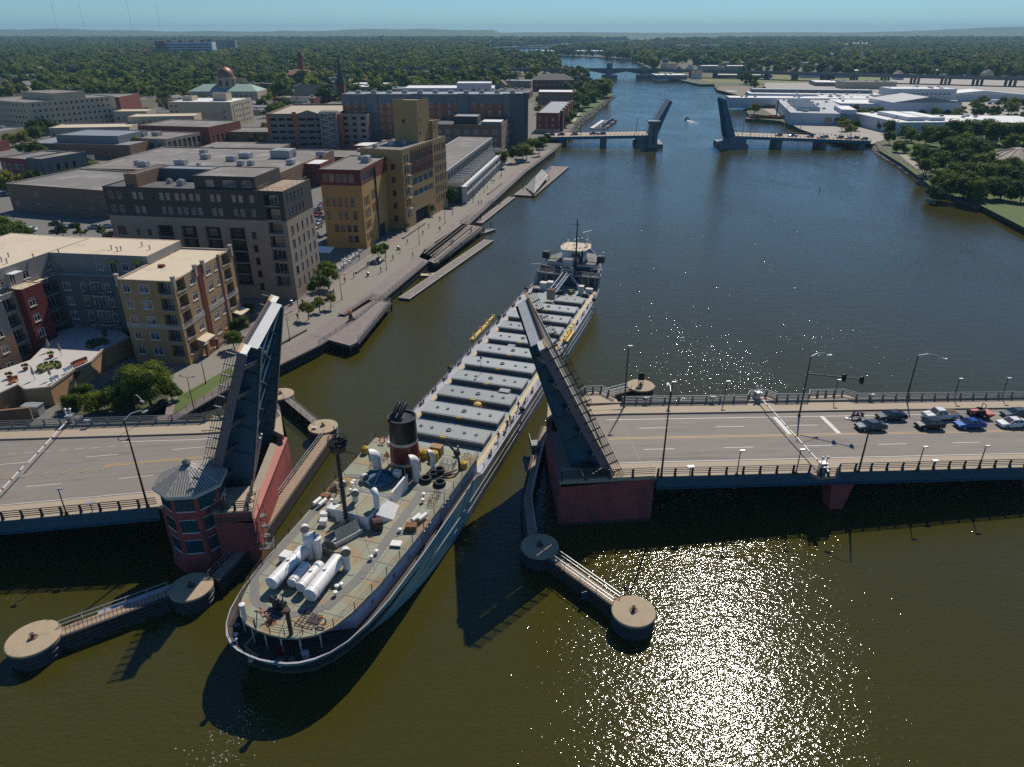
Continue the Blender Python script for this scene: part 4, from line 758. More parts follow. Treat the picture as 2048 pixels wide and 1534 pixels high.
for u, v, r_, h, c in [(25,294,5,8,2),(45,292,5,9,2),(70,282,5,9,0),(78,275,6,11,0),(100,270,6,11,0),(15,384,3.5,6,1),(155,345,4,6,1),(175,340,4,6.5,1),(195,344,3,5,2),(140,350,3.5,5,2),(245,315,3,5,2),(262,312,3.5,6.5,2),(280,307,5,9,1),(300,306,4.5,8,1),(312,312,2,3,2),(362,290,4,7,1),(372,298,4,7.5,2),(405,275,2.4,4,1),(440,275,5,8.5,1),(452,278,4,8,1),(335,300,2,4,2),(480,314,2,4,2),(505,316,2,4,2),(520,312,2,4,1),(535,320,2,4,2),(550,318,2,4,2),(575,316,2.2,4.5,1),(607,318,2.2,4.5,1),(675,318,1.6,3.4,1),(570,250,5,9,1),(545,235,6,10,1),(560,228,6,10,2),(165,262,3,5,2),(190,258,3,5,2),(170,240,3,6,0),(565,400,3,5,2),(600,388,3,5,2),(580,372,2,4,2),(812,270,3,5,1),(765,270,5,6,1),(780,262,4,5,2)]:
    TL.append((u,v,r_,h,'mid',c,'rounded street tree between the downtown blocks','street trees between the downtown blocks'))
for u, v, r_, h, c in [(1112,262,5,8,1),(1127,255,5,9,0),(1140,245,6,10,1),(1152,232,7,12,0),(1163,222,8,14,0),(1178,214,8,14,0),(1176,200,9,16,1),(1192,204,7,12,0),(1205,197,9,16,1),(1213,196,7,13,1),(1190,190,8,16,1),(1170,205,8,15,0),(1160,190,9,15,1),(1150,210,7,12,0),(1205,186,7,12,1),(1180,186,7,13,1)]:
    TL.append((u,v,r_,h,'mid',c,'leafy tree on the grassy bank beyond the blue bridge','trees on the grassy left bank'))
for u, v, r_, h, c in [(1782,268,7,9,0),(1765,262,5,7,0),(1800,305,5,7,0),(1822,285,5,8,1),(1838,318,5.5,8,1),(1852,330,6,9,0),(1870,342,6,9,0),(1812,275,5,8,0),(1850,290,8,12,1),(1880,300,8,13,0),(1908,285,9,14,0),(1935,280,8,13,1),(1962,285,9,14,0),(1990,290,9,14,1),(2020,292,9,14,0),(2048,290,9,14,0),(2075,300,9,14,1),(1900,318,8,12,0),(1930,312,8,12,1),(1960,318,7,11,0),(1880,378,6,9,2),(1898,392,6,9,1),(1925,396,5.5,9,0),(1948,402,6,9,2),(1972,398,6,9,1),(2000,400,6,9,0),(1905,368,6,10,1),(1935,372,7,10,1),(1965,370,7,10,2),(1995,372,7,10,1),(2030,378,7,10,0),(2060,385,7,10,1),(2040,405,6,9,1),(2090,400,8,11,1),(1875,395,4,5,0),(1860,388,3,4,0),(2015,352,6,9,1),(2050,350,7,9,2),(2085,345,8,10,2),(1920,345,7,11,0),(1945,348,6,10,1)]:
    TL.append((u,v,r_,h,'mid',c,'rounded park tree in the dense grove on the right bank','trees of the right-bank park'))
for i, (u, v, r_, h, k, c, lb, g) in enumerate(TL):
    p = P(u, v, GZ)
    if g == G1: lb = ['dark green','mid green','yellowish green'][c]+' street tree '+('beside the yellow loft building' if u < 935 else 'in front of the grey condominium row' if u < 1010 else 'between the canopy dock and the brown office' if u < 1060 else 'near the blue bridge ramp')+(', nearer the water' if i % 2 else ', on the inner side')
    if g == 'trees on the grassy left bank': lb = ('tall ' if r_ > 7.5 else 'small ')+['dark green','mid green','yellowish green'][c]+' tree on the grassy bank '+('right at the water edge' if u > 1189 else 'behind the red brick apartments' if u < 1145 else 'above the winding path')
    if g == 'street trees between the downtown blocks': lb = ('big ' if r_ > 4.4 else 'small ')+['dark green','mid green','yellowish green'][c]+' street tree '+('near the left edge' if u < 130 else 'by the grey roofed store' if u < 325 else 'before the beige office block' if u < 470 else 'around the parking garage')
    if g == 'trees of the right-bank park':
        lb = ('large ' if r_ > 7.4 else 'small ' if r_ < 5.6 else 'middle-sized ')+['dark green','mid green','yellowish green'][c]+' park tree '+('by the rocky shore' if v > 362 else 'at the back of the grove' if v < 292 else 'in the middle of the grove')+(', left end' if u < 1860 else ', towards the right edge' if u > 1985 else ', centre')
    tree(p.x, p.y, r_, h, lb, g, k, i, c)
# wooded land: nearest as separate trees, the rest as one instanced wood
cands = []; rr = random.Random(5)
FIELD = [tuple(P(u,v,GZ)[:2]) for u, v in [(1300,120),(1325,152),(1400,168),(1700,168),(1800,160),(1700,148),(1480,148),(1330,125)]]
bands = [(300, 1500, 15.5), (1500, 2600, 18), (2600, 4200, 21), (4200, 6400, 30)]
for ya, yb, sp in bands:
    y = ya
    while y < yb:
        x = -.86*y-30
        while x < .86*y+30:
            X, Y = x+rr.uniform(-.5,.5)*sp, y+rr.uniform(-.5,.5)*sp; x += sp
            u = X/Y
            if Y > 6400: continue
            dn = 1.0
            if u < -.03:
                if Y < 640+max(0, -.3-u)*0: dn = .22 if Y < 560 else .5
                elif Y < 1100: dn = .62
                else: dn = .88
            else:
                dn = (.0 if Y < 560 else .10 if Y < 1000 else .28 if Y < 2600 else .5) if u < .42 else (.3 if Y < 480 else .55 if Y < 900 else .8)
                if u > .3 and Y > 2800: dn = .75
                if .12 < u < .2 and 1500 < Y < 2500: dn = .75
            if rr.random() > dn: continue
            if abs(Y-(1165-.36*max(0, X-150))) < 28: continue
            if inside(X, Y, FIELD) or in_river(X, Y) or in_river(X, Y-sp*.5) or in_river(X+sp*.4, Y): continue
            if Y < 2600 and infoot(X, Y, 4): continue
            if Y < 700: cands.append((X, Y, rr.uniform(3.6, 5.8), rr.randrange(9))); continue
            if u > .02 and inside(X, Y, yard): continue
            cands.append((X, Y, sp*rr.choice((rr.uniform(.34, .5), rr.uniform(.5, .8))), rr.randrange(9)))
        y += sp
cands.sort(key=lambda q: q[1])
near = [q for q in cands if abs(q[0]/q[1]) < .78][:200]; ns = set(near)
for X, Y, r_, k in near:
    tree(X, Y, r_, r_*1.75, 'round-crowned tree of the wooded neighbourhoods behind downtown', 'nearest trees of the wooded neighbourhoods', 'small', k, k//3)
rest = [q for q in cands if q not in ns]
FC = bpy.data.collections.new('forest_crowns')
for v in range(3):
    for c in range(3): 
        mb = crown(40+v*3+c, 7, 170, .2); mb.tube((0,0,-1.3), (0,0,-.2), .07, 5)
        o = bpy.data.objects.new('crown_source', mb.mesh('forest_crown', LEAF[c])); FC.objects.link(o)
me = bpy.data.meshes.new('forest_points'); me.from_pydata([(x, y, (hillh(x,y) if y > 6100 else GZ)+r_*.8) for x, y, r_, k in rest], [], [])
for nm, ty, vals in (('sc', 'FLOAT', [q[2] for q in rest]), ('rz', 'FLOAT', [rr.uniform(0,6.28) for q in rest]), ('ix', 'INT', [q[3] for q in rest])):
    at = me.attributes.new(nm, ty, 'POINT'); at.data.foreach_set('value', vals)
fo = bpy.data.objects.new('forest', me); COL.objects.link(fo); fo['kind'] = 'stuff'; fo['label'] = 'unbroken canopy of green trees reaching to the horizon'
ng = bpy.data.node_groups.new('scatter_trees', 'GeometryNodeTree'); ng.interface.new_socket('Geometry', in_out='INPUT', socket_type='NodeSocketGeometry'); ng.interface.new_socket('Geometry', in_out='OUTPUT', socket_type='NodeSocketGeometry')
gi = ng.nodes.new('NodeGroupInput'); go = ng.nodes.new('NodeGroupOutput'); ip = ng.nodes.new('GeometryNodeInstanceOnPoints'); ci = ng.nodes.new('GeometryNodeCollectionInfo')
ci.inputs['Collection'].default_value = FC; ci.inputs['Separate Children'].default_value = True; ci.inputs['Reset Children'].default_value = True
def attr(nm, ty):
    a = ng.nodes.new('GeometryNodeInputNamedAttribute'); a.data_type = ty; a.inputs['Name'].default_value = nm; return a.outputs['Attribute']
cx = ng.nodes.new('ShaderNodeCombineXYZ'); ng.links.new(attr('rz', 'FLOAT'), cx.inputs['Z'])
ng.links.new(gi.outputs[0], ip.inputs['Points']); ng.links.new(ci.outputs[0], ip.inputs['Instance']); ip.inputs['Pick Instance'].default_value = True
ng.links.new(attr('ix', 'INT'), ip.inputs['Instance Index']); ng.links.new(cx.outputs[0], ip.inputs['Rotation']); ng.links.new(attr('sc', 'FLOAT'), ip.inputs['Scale']); ng.links.new(ip.outputs[0], go.inputs[0])
md = fo.modifiers.new('scatter', 'NODES'); md.node_group = ng
print('trees', len(near), 'forest', len(rest))
# rocks along the right bank
RK = []
for v in range(4):
    m = MB(); rq = random.Random(v); m.lathe([(0,-.5)]+[(rq.uniform(.7,1), z) for z in (-.25,.15)]+[(rq.uniform(.3,.6),.5),(0,.6)], n=6); RK.append(m.mesh('rock', M['rock']))
m = MB(); rq = random.Random(9)
for i in range(2600):
    k = rq.random()*4; j = 5+int(k) if k < 4 else 8; j = min(j, len(RB)-2); a, b = RB[j], RB[j+1]; f = rq.random(); c = a.lerp(b, f); s_ = rq.uniform(.4,1.1); off = rq.uniform(-2.5, 3.5)
    d = (b-a).normalized(); nx_ = Vector((d.y,-d.x,0)); c = c-nx_*off if False else c+Vector((off*.8, off*.5, 0))
    z = max(-.2, min(2.2, (off+2.5)*.42)); m.lathe([(0,-.5*s_),(s_*rq.uniform(.7,1),-.2*s_),(s_*rq.uniform(.6,1),.25*s_),(0,.55*s_)], (c.x,c.y,z), 5, a0=rq.random()*3)
m.build('riprap', M['rock'])['kind'] = 'stuff'
m = MB()
for i in range(700):
    f = rq.random(); a, b = (LB[8],LB[9]) if f < .25 else (LB[9],LB[10]) if f < .6 else (LB[10],LB[11]); c = a.lerp(b, rq.random()); s_ = rq.uniform(.4,1.0); off = rq.uniform(-1,3)
    m.lathe([(0,-.5*s_),(s_,-.2*s_),(s_*.8,.25*s_),(0,.55*s_)], (c.x+off*.9,c.y-off*.3,2.0-off*.6), 5)
m.build('riprap', M['rock'])['kind'] = 'stuff'
# ---------------------------------------------------------------- riverside promenade
def px(pts, z=GZ): return [P(u, v, z) for u, v in pts]
def rail(mb, pts, h=1.05, step=2.0, nr=3, t=.06, zoff=0, pt=.07):
    for a, b in zip(pts[:-1], pts[1:]):
        a = Vector(a); b = Vector(b); L_ = (b-a).length; n = max(1, round(L_/step))
        for i in range(n+1): c = a.lerp(b, i/n); mb.bar(c, c+Vector((0,0,h)), pt)
        for k in range(nr): z = Vector((0,0,h*(k+1)/nr)); mb.bar(a+z, b+z, t, t)
DECK_T = mat('boardwalk_planks', (.20,.165,.15), .85, var=.18, scale=.4, fine=3, col2=(.26,.21,.18), c2amt=.4, c2scale=.5)
edge = [P(340,846,GZ)]+LB[:8]
def offs(pts, d):
    r = []
    for i, p in enumerate(pts):
        a = pts[max(0,i-1)]; b = pts[min(len(pts)-1,i+1)]; t = (b-a).normalized(); r.append(p+Vector((-t.y, t.x, 0))*d)
    return r
def strip(name, d0, d1, m, dz, pts=None, z0=None):
    q = pts or edge; a, b = offs(q, d0), offs(q, d1); s = MB()
    for i in range(len(q)-1):
        za = GZ+dz; s.quad((a[i].x,a[i].y,za), (a[i+1].x,a[i+1].y,za), (b[i+1].x,b[i+1].y,za), (b[i].x,b[i].y,za))
        s.quad((a[i].x,a[i].y,za-.12), (a[i+1].x,a[i+1].y,za-.12), (a[i+1].x,a[i+1].y,za), (a[i].x,a[i].y,za))
    return struct(name, s, m)
def planks(mb, a, b, w, n, th=.06, gap=.12, m=0):
    """cross planks laid along a->b, width w, n boards"""
    a = Vector(a); b = Vector(b); d = b-a; L_ = d.length; d.normalize(); s = Vector((-d.y, d.x, 0))
    for i in range(n):
        c = a+d*(L_*(i+.5)/n); mb.bar(c-s*w/2, c+s*w/2, L_/n*(1-gap), th, m)
strip('boardwalk', .0, 5.6, DECK_T, .10); strip('promenade', 5.6, 17.5, mat('promenade_concrete', (.215,.195,.16), .85, var=.1, scale=.4), .07)
strip('path', 17.5, 19.2, DECK_T, .14)
g = MB(); sheet('grass_verge', [(345,832),(470,752),(462,735),(400,770),(355,795)], M['grass'], .12)
sheet('grass_verge', [(905,418),(985,352),(1010,330),(1000,322),(960,350),(905,395)], M['grass'], .1)
sheet('grass_verge', [(140,830),(330,832),(345,760),(250,745),(190,780),(120,815)], mat('dark_planting_soil', (.06,.07,.03), .95), .1)  # planting bed with a darker soil colour than the other verges
o0 = edge[0]; t = thing('sheet_pile_wall', 'dark corrugated sheet pile quay wall below the boardwalk', 'quay wall', (o0.x, o0.y, 0))
m = MB(); mm = MB()
for a, b in zip(edge[:-1], edge[1:]):
    L_ = (b-a).length; d = (b-a)/L_; nn = Vector((d.y,-d.x,0)); n = int(L_/1.1)
    for i in range(n): c = a+d*(i*L_/n); c = c-o0+nn*.12; m.bar((c.x,c.y,-.6), (c.x,c.y,GZ-.25), .5, .35, up=(nn.x,nn.y,0))
    q0 = a-o0+nn*.15; q1 = b-o0+nn*.15; mm.bar((q0.x,q0.y,GZ-.08), (q1.x,q1.y,GZ-.08), .5, .3); mm.bar((q0.x,q0.y,.8), (q1.x,q1.y,.8), .3, .3)
m.build('sheet_pile', mat('dark_sheet_pile', (.035,.033,.03), .8, var=.3), t, kind='stuff'); mm.build('waler', M['wood_dk'], t)
# quay railing
q = [p+Vector((0,0,.1)) for p in offs(edge, .25)]
for (i0, i1), lb in (((0,3),'long grey railing along the boardwalk below the tan apartments'), ((3,6),'grey railing along the boardwalk between the two river platforms'), ((6,9),'distant grey railing along the far boardwalk')):
    m = MB(); o = q[i0]; rail(m, [p-o for p in q[i0:i1]], nr=4, t=.05, step=2.2); tag(m.build('quay_railing', M['rail'], loc=o), lb, 'railing')
def platform(name, label, pts, z, rails, over=1):
    p = px(pts, z); o = Vector((p[0].x, p[0].y, 0)); t = thing(name, label, 'platform', o)
    m = MB(); m.prism([(a.x-o.x, a.y-o.y) for a in p], z-.35, z); m.build('deck', DECK_T, t)
    m = MB()
    for a in p: m.tube((a.x-o.x, a.y-o.y, -.8), (a.x-o.x, a.y-o.y, z-.35), .2, 7)
    for i in range(len(p)):
        a, b = p[i], p[(i+1)%len(p)]
        for f in (.25,.5,.75): c = a.lerp(b, f); c = c.lerp(sum(p, Vector())/len(p), .06); m.tube((c.x-o.x, c.y-o.y, -.8), (c.x-o.x, c.y-o.y, z-.35), .18, 7)
        m.bar((a.x-o.x,a.y-o.y,z-.55), (b.x-o.x,b.y-o.y,z-.55), .25, .45)
    m.build('piles', M['wood_dk'], t)
    for r_ in rails: m = MB(); rail(m, [p[k]-o for k in r_], nr=5, t=.04, step=1.6); m.build('railing', M['rail'], t)
    return t, o
t, o = platform('river_platform', 'big wooden lookout platform on piles with orange and green sculpture', [(629,672),(700,691),(716,684),(782,604),(742,595),(680,635),(640,660)], 2.35, [(2,3,4)])
m = MB(); a, b = P(683,632,2.35)-o, P(742,597,2.35)-o; m.bar(a+Vector((0,0,.45)), b+Vector((0,0,1.0)), 2.2, .12); rail(m, [a+Vector((1,-.8,.2)), b+Vector((1,-.8,.9))], nr=5, t=.04); m.build('ramp', DECK_T, t)
c = P(702,640,2.35); s_ = thing('dog_sculpture', 'orange and dark green seated figure sculpture on the wooden platform', 'sculpture', c, .4)
m = MB(); m.box(-.5,.9,-.35,.35,0,.45); m.build('plinth', M['dkmetal'], s_); m = MB(); m.lathe([(.45,.4),(.5,.9),(.3,1.5)], (0,0,0), 9); m.build('torso', mat('dark_green_enamel', (.02,.07,.05), .4), s_)
m = MB(); m.lathe([(.15,1.4),(.42,1.7),(.42,2.1),(.2,2.4),(0,2.45)], (0,0,0), 10); m.tube((-.35,0,2.2), (-.55,0,2.6), .12, 6, .03); m.tube((.35,0,2.2), (.55,0,2.6), .12, 6, .03); m.build('head', mat('orange_enamel', (.75,.28,.03), .4), s_)
t, o = platform('stepped_platform', 'wooden stepped seating platform with parallel bench rows by the water', [(838,514),(868,526),(876,524),(968,455),(925,447),(850,498)], 2.3, [(2,3)])
for k in range(6): 
    m = MB(); a, b = P(848+k*6.5,508+k*2.6,2.3)-o, P(922+k*7.5,450+k*1.3,2.3)-o; m.bar(a+Vector((0,0,.12)), b+Vector((0,0,.12)), .45, .28); m.build('bench_row', M['wood_dk'] if k % 2 else M['wood'], t)
# floating docks
def dock(label, a, b, w, z=.55, nplk=0):
    A, B = P(*a, z), P(*b, z); t = thing('floating_dock', label, 'dock', (A.x, A.y, 0)); d = B-A; d.z = 0; s = Vector((-d.y, d.x, 0)).normalized()
    m = MB(); m.bar((0,0,z-.3), (d.x,d.y,z-.3), w, .6); m.build('float', M['wood_dk'], t)
    m = MB(); n = max(8, int(d.length/1.0)); planks(m, (0,0,z+.03), (d.x,d.y,z+.03), w, n, .05, .05); m.build('planks', DECK_T, t)
    for sg in (-1, 1): m = MB(); m.bar(s*sg*w/2+Vector((0,0,z+.03)), s*sg*w/2+Vector((d.x,d.y,z+.03)), .14, .16); m.build('edge_beam', M['white_d'], t)
    return t, A, B, s
docks = [dock('long floating timber dock running beside the quay opposite the stepped platform', (808,597), (978,480), 3.0), dock('narrow floating dock farther up the quay beside the gangway', (957,446), (1024,394), 2.6), dock('small floating dock arm touching the stepped platform tip', (955,468), (986,458), 2.2)]
for u, v, lb in [(803,592,'mooring pile at the near end of the long dock'),(840,560,'mooring pile behind the cream kayak float'),(872,538,'mooring pile midway along the long dock'),(901,520,'mooring pile just below the stepped platform'),(923,503,'mooring pile at the small dock square'),(966,470,'mooring pile at the tip of the long dock'),(982,460,'outermost mooring pile beside the platform tip'),(962,443,'mooring pile beside the upper gangway'),(1000,412,'mooring pile on the narrow upper dock'),(1046,383,'mooring pile at the canopy dock corner'),(1230,842,'')][:10]:
    m = MB(); p = P(u, v, 0); m.tube((0,0,-.5), (0,0,2.6), .17, 8); m.tube((0,0,2.6), (0,0,2.9), .19, 8, .04); tag(m.build('mooring_pile', M['blk'], loc=p), lb, 'pile')
t = thing('kayak_float', 'cream modular float with small boat cradles inside the long dock', 'float', P(840,553,.3)); o = P(840,553,.3)
m = MB()
for a, b, w in (((818,557),(835,548),1.3),((830,551),(848,541),1.0),((835,550),(868,551),1.8),((862,548),(868,552),2.0)): m.bar(P(*a,.35)-o, P(*b,.35)-o, w, .4)
m.build('hull', mat('cream_plastic', (.50,.42,.28), .5), t)
t, A, B, s = dock('wide floating dock carrying the folded white canopy and a ramp', (1048,391), (1121,333), 8.5, .6)
m = MB(); q = [P(1050,374,1.0), P(1068,387,1.8), P(1098,350,3.2), P(1084,338,2.4), P(1072,352,3.6)]; 
m.add([q[0]-A, q[1]-A, q[2]-A, q[3]-A, q[4]-A], [(0,1,4),(1,2,4),(2,3,4),(3,0,4),(4,1,0),(4,2,1),(4,3,2),(4,0,3)])
cn = thing('dock_canopy', 'folded white angular canopy shelter on the wide dock', 'canopy', A); m.build('canopy_roof', M['white_d'], cn); m = MB(); m.tube(q[1]-A-Vector((0,0,.2)), Vector((q[1].x-A.x, q[1].y-A.y, 0)), .12); m.tube(q[2]-A, Vector((q[2].x-A.x, q[2].y-A.y, 0)), .12); m.build('post', M['rail_dk'], cn)
for i, (u, v) in enumerate([(1083,352),(1086,348),(1090,344),(1094,346),(1097,340),(1100,337)]):
    p = P(u, v, .65); tb = MB(); tb.cbox((0,0,.7), (1.6,.8,.08), .8); tb.cbox((0,0,.35), (.2,.2,.7)); tb.cbox((.5,-.5,.42), (1.5,.3,.06), .8); tb.cbox((-.5,.5,.42), (1.5,.3,.06), .8)
    tag(tb.build('picnic_table', mat('teal_paint', (.05,.25,.28), .5) if i % 2 == 0 else M['wood'], loc=p), ('teal' if i % 2 == 0 else 'grey')+' picnic table on the canopy dock', 'table', 'picnic tables on the canopy dock')
for a, b, za, zb, lb in (((925,447),(962,424),2.3,.8,'metal gangway sloping down from the stepped platform'), ((962,424),(985,404),.8,2.2,'second metal gangway rising back to the quay'), ((1060,365),(1085,352),.9,1.6,'grey access ramp along the canopy dock')):
    A, B = P(*a, za), P(*b, zb); m = MB(); m.bar((0,0,0), B-A, 1.6, .15); d = B-A; s = Vector((-d.y,d.x,0)).normalized()*.75
    for sg in (-1, 1): rail(m, [s*sg, s*sg+d], nr=3, step=1.5, t=.05)
    tag(m.build('gangway', M['rail'], loc=A), lb, 'gangway')
# lamps on the promenade
def lamp_mesh(h, arms, mname='rail_dk'):
    m = MB(); m.tube((0,0,0), (0,0,.5), .16, 8, .12); m.tube((0,0,.5), (0,0,h), .09, 8, .05); a = MB()
    for sg in arms: a.bar((0,0,h), (sg*1.0,0,h+.25), .06); a.cbox((sg*1.15,0,h+.25), (.5,.22,.09))
    return m.mesh('pole', M[mname]), a.mesh('lamp_head', M['rail_dk'])
LMP = lamp_mesh(6.2, (-1, 1))
for i, (u, v, lb) in enumerate([(598,625,'nearest double-headed lamp by the cafe terrace'),(684,600,'double-headed promenade lamp behind the wooden platform'),(580,682,'double-headed lamp beside the raised left bridge leaf'),(773,540,'promenade lamp in front of the lone tree'),(839,490,'promenade lamp between the two river platforms'),(890,448,'promenade lamp at the loft building corner'),(946,406,'promenade lamp at the start of the far tree row'),(968,386,'promenade lamp in the far tree row'),(1003,352,'farthest promenade lamp near the canopy dock'),(412,768,'double-headed lamp beside the boardwalk by the tan apartments'),(392,836,'tall lamp post at the near end of the boardwalk')]):
    p = P(u, v, GZ); t = thing('promenade_lamp', lb, 'lamp', p, .3*i); sc = 1.0 if i < 10 else 1.25; inst('pole', LMP[0], t, sc=(1,1,sc)); inst('lamp_head', LMP[1], t, (0,0,6.2*(sc-1)))
for u, v, lb in [(796,500,'pale litter bin on the promenade near the stepped platform'),(760,528,'dark litter bin beside the promenade lamp'),(736,553,'litter bin nearest the cafe terrace'),(583,610,'litter bin behind the tip of the left bridge leaf')]:
    m = MB(); m.lathe([(.32,0),(.36,1.0),(.38,1.05)], n=10); t = thing('litter_bin', lb, 'bin', P(u, v, GZ)); m.build('body', M['rail'], t); m = MB(); m.lathe([(.4,1.05),(.4,1.18),(.15,1.3)], n=10); m.build('lid', M['galv'], t)
# utility pole with gear, canopy, parasols, bike racks
t = thing('utility_pole', 'weathered utility pole with stacked insulators beside the charcoal block', 'pole', P(638,524,GZ)); m = MB(); m.tube((0,0,0), (0,0,12.5), .26, 8, .17); m.build('pole', M['wood'], t)
for z in (5.5, 8.3, 11): m = MB(); m.bar((-1.2,0,z), (1.2,0,z), .14); m.tube((.6,0,z-.6), (.6,0,z+.5), .22, 8); m.build('crossarm', M['rail'], t)
t = thing('white_canopy', 'white metal cafe canopy beside the utility pole', 'canopy', P(650,520,GZ), -.15)
m = MB(); m.add([(-2.6,-2,2.8),(2.6,-2,2.8),(2.6,2,3.4),(-2.6,2,3.4),(-2.6,-2,2.9),(2.6,-2,2.9),(2.6,2,3.5),(-2.6,2,3.5)], [(3,2,1,0),(4,5,6,7),(0,1,5,4),(1,2,6,5),(2,3,7,6),(3,0,4,7)]); m.build('roof', M['white'], t); m = MB()
for x, y in ((-2.4,-1.8),(2.4,-1.8),(-2.4,1.8),(2.4,1.8)): m.tube((x,y,0), (x,y,3), .06)
m.build('posts', M['rail'], t)
um = MB(); um.lathe([(1.5,2.1),(.06,2.9)], n=8); up = MB(); up.tube((0,0,0), (0,0,2.9), .04); UMm, UPm = um.mesh('shade', mat('teal_cloth', (.03,.16,.19), .8)), up.mesh('post', M['rail'])
for u, v in [(640,488),(655,484),(668,490)]:
    t = thing('patio_umbrella', 'teal patio umbrella in the shade below the yellow building', 'umbrella', P(u, v, GZ), 0, 'teal umbrellas of the cafe'); inst('shade', UMm, t); inst('post', UPm, t)
ch = MB(); ch.lathe([(.42,.68),(.42,.74)], n=10); ch.tube((0,0,0), (0,0,.7), .05)
for k in range(4):
    a = k*pi/2; ch.cbox((.75*cos(a), .75*sin(a), .42), (.42,.42,.05)); ch.cbox((.95*cos(a), .95*sin(a), .65), (.06,.42,.45), a)
CT = ch.mesh('cafe_table', M['white_d'])
for i in range(26):
    f = i/25; u = 668+f*52+random.uniform(-3,3); v = 541-f*40+(i%3)*4
    tag(inst('cafe_table', CT, loc=P(u, v, GZ), rz=random.random()), 'round white cafe table with four chairs in front of the yellow building', 'table', 'white cafe tables on the terrace')
pl = MB(); pl.box(0,1,-.5,.5,0,.5)
for a, b, lb in (((612,662),(560,690),'low timber bench wall beside the grey promenade near the left leaf'), ((712,548),(760,515),'long low kerb and bench step along the cafe terrace'), ((806,478),(850,448),'low timber bench step opposite the stepped platform'), ((975,390),(1003,368),'curved low bench in the far promenade'), ((850,502),(870,490),'timber bench on the boardwalk by the stepped platform')):
    A, B = P(*a, GZ), P(*b, GZ); m = MB(); m.bar((0,0,.28), B-A+Vector((0,0,.28)), .7, .5); tag(m.build('bench_wall', M['wood'], loc=A), lb, 'bench')
# terrace furniture
def terr(u, v): return P(u, v, 5.63)
ac = MB(); ac.cbox((0,0,.35), (.6,.6,.06)); ac.add([(-.3,.25,.35),(.3,.25,.35),(.3,.5,1.0),(-.3,.5,1.0)], [(0,1,2,3)]); ac.add([(-.3,.28,.35),(.3,.28,.35),(.3,.53,1.0),(-.3,.53,1.0)], [(3,2,1,0)])
for x in (-.27,.27):
    for y in (-.25,.3): ac.cbox((x,y,.17), (.06,.06,.34))
    ac.cbox((x*1.2,0,.58), (.1,.6,.04))
ACM = {'orange': ac.mesh('chair', mat('orange_plastic', (.42,.13,.05), .6)), 'white': ac.mesh('chair', M['white'])}
for i, (u, v, c) in enumerate([(147,736,'orange'),(152,733,'orange'),(157,731,'orange'),(162,729,'orange'),(167,727,'orange'),(172,725,'orange'),(22,768,'orange'),(27,765,'orange'),(33,763,'orange'),(132,748,'white'),(138,745,'white'),(143,742,'white'),(104,768,'white'),(110,765,'white'),(116,762,'white')]):
    tag(inst('lounge_chair', ACM[c], loc=terr(u, v), rz=.5+random.uniform(-.2,.2)), f'{c} slatted lounge chair on the sunlit courtyard terrace', 'chair', f'{c} lounge chairs on the terrace')
for i, (u, v, lb) in enumerate([(100,737,'sunlit curved lime green outdoor sofa on the pale terrace'),(195,690,'curved dark green sofa in the shaded part of the terrace')]):
    m = MB(); p = terr(u, v)
    for k in range(9):
        a = pi*.1+k*pi*1.5/9; m.cbox((1.5*cos(a), 1.5*sin(a), .25), (.75,.7,.45), a+pi/2); m.cbox((1.85*cos(a), 1.85*sin(a), .45), (.75,.25,.75), a+pi/2)
    m.lathe([(.8,.0),(.8,.45)], n=12); tag(m.build('curved_sofa', mat('lime_cushion', (.10,.13,.025), .8) if i == 0 else mat('dark_green_cushion', (.05,.07,.03), .8), loc=p), lb, 'sofa')
for i, (u, v) in enumerate([(100,703),(123,712),(70,760),(103,760)]):
    t = thing('closed_parasol', ['closed beige parasol near the red wing','closed beige parasol beside the lime sofa','closed beige parasol over the dark dining chairs','closed beige parasol near the white chairs'][i], 'parasol', terr(u, v)); m = MB(); m.lathe([(.08,1.0),(.28,1.3),(.1,2.6),(0,2.8)], n=8); m.build('shade', BM['tan2'], t); inst('post', UPm, t)
for u, v in [(103,715),(20,757),(52,740),(210,672)]:
    t = thing('potted_shrub', 'round shrub in a pot on the courtyard terrace', 'plant', terr(u, v), 0, 'potted shrubs on the terrace'); m = MB(); m.lathe([(.35,0),(.45,.5)], n=10); m.build('pot', BM['brickred'], t); inst('crown', crown_mesh('small', 1, 2), t, (0,0,.95), sc=(.7,.7,.55))
for u, v, w_, lb in [(20,835,6.5,'long brown brick screen wall beside the left bridge approach')]:
    p = P(-20, 852, GZ); m = MB(); q = P(68, 842, GZ); m.bar((0,0,1.3), q-p+Vector((0,0,1.3)), .4, 2.6); m.bar((0,0,2.65), q-p+Vector((0,0,2.65)), .5, .12); tag(m.build('screen_wall', BM['brickbr'], loc=p), lb, 'wall')
p = P(70,828,GZ); m = MB(); m.cbox((0,0,.9), (3.0,1.6,1.8), -.1); m.cbox((0,0,1.85), (3.2,1.8,.1), -.1); tag(m.build('electrical_cabinet', M['galv'], loc=p), 'grey electrical cabinet beside the brown screen wall', 'cabinet')
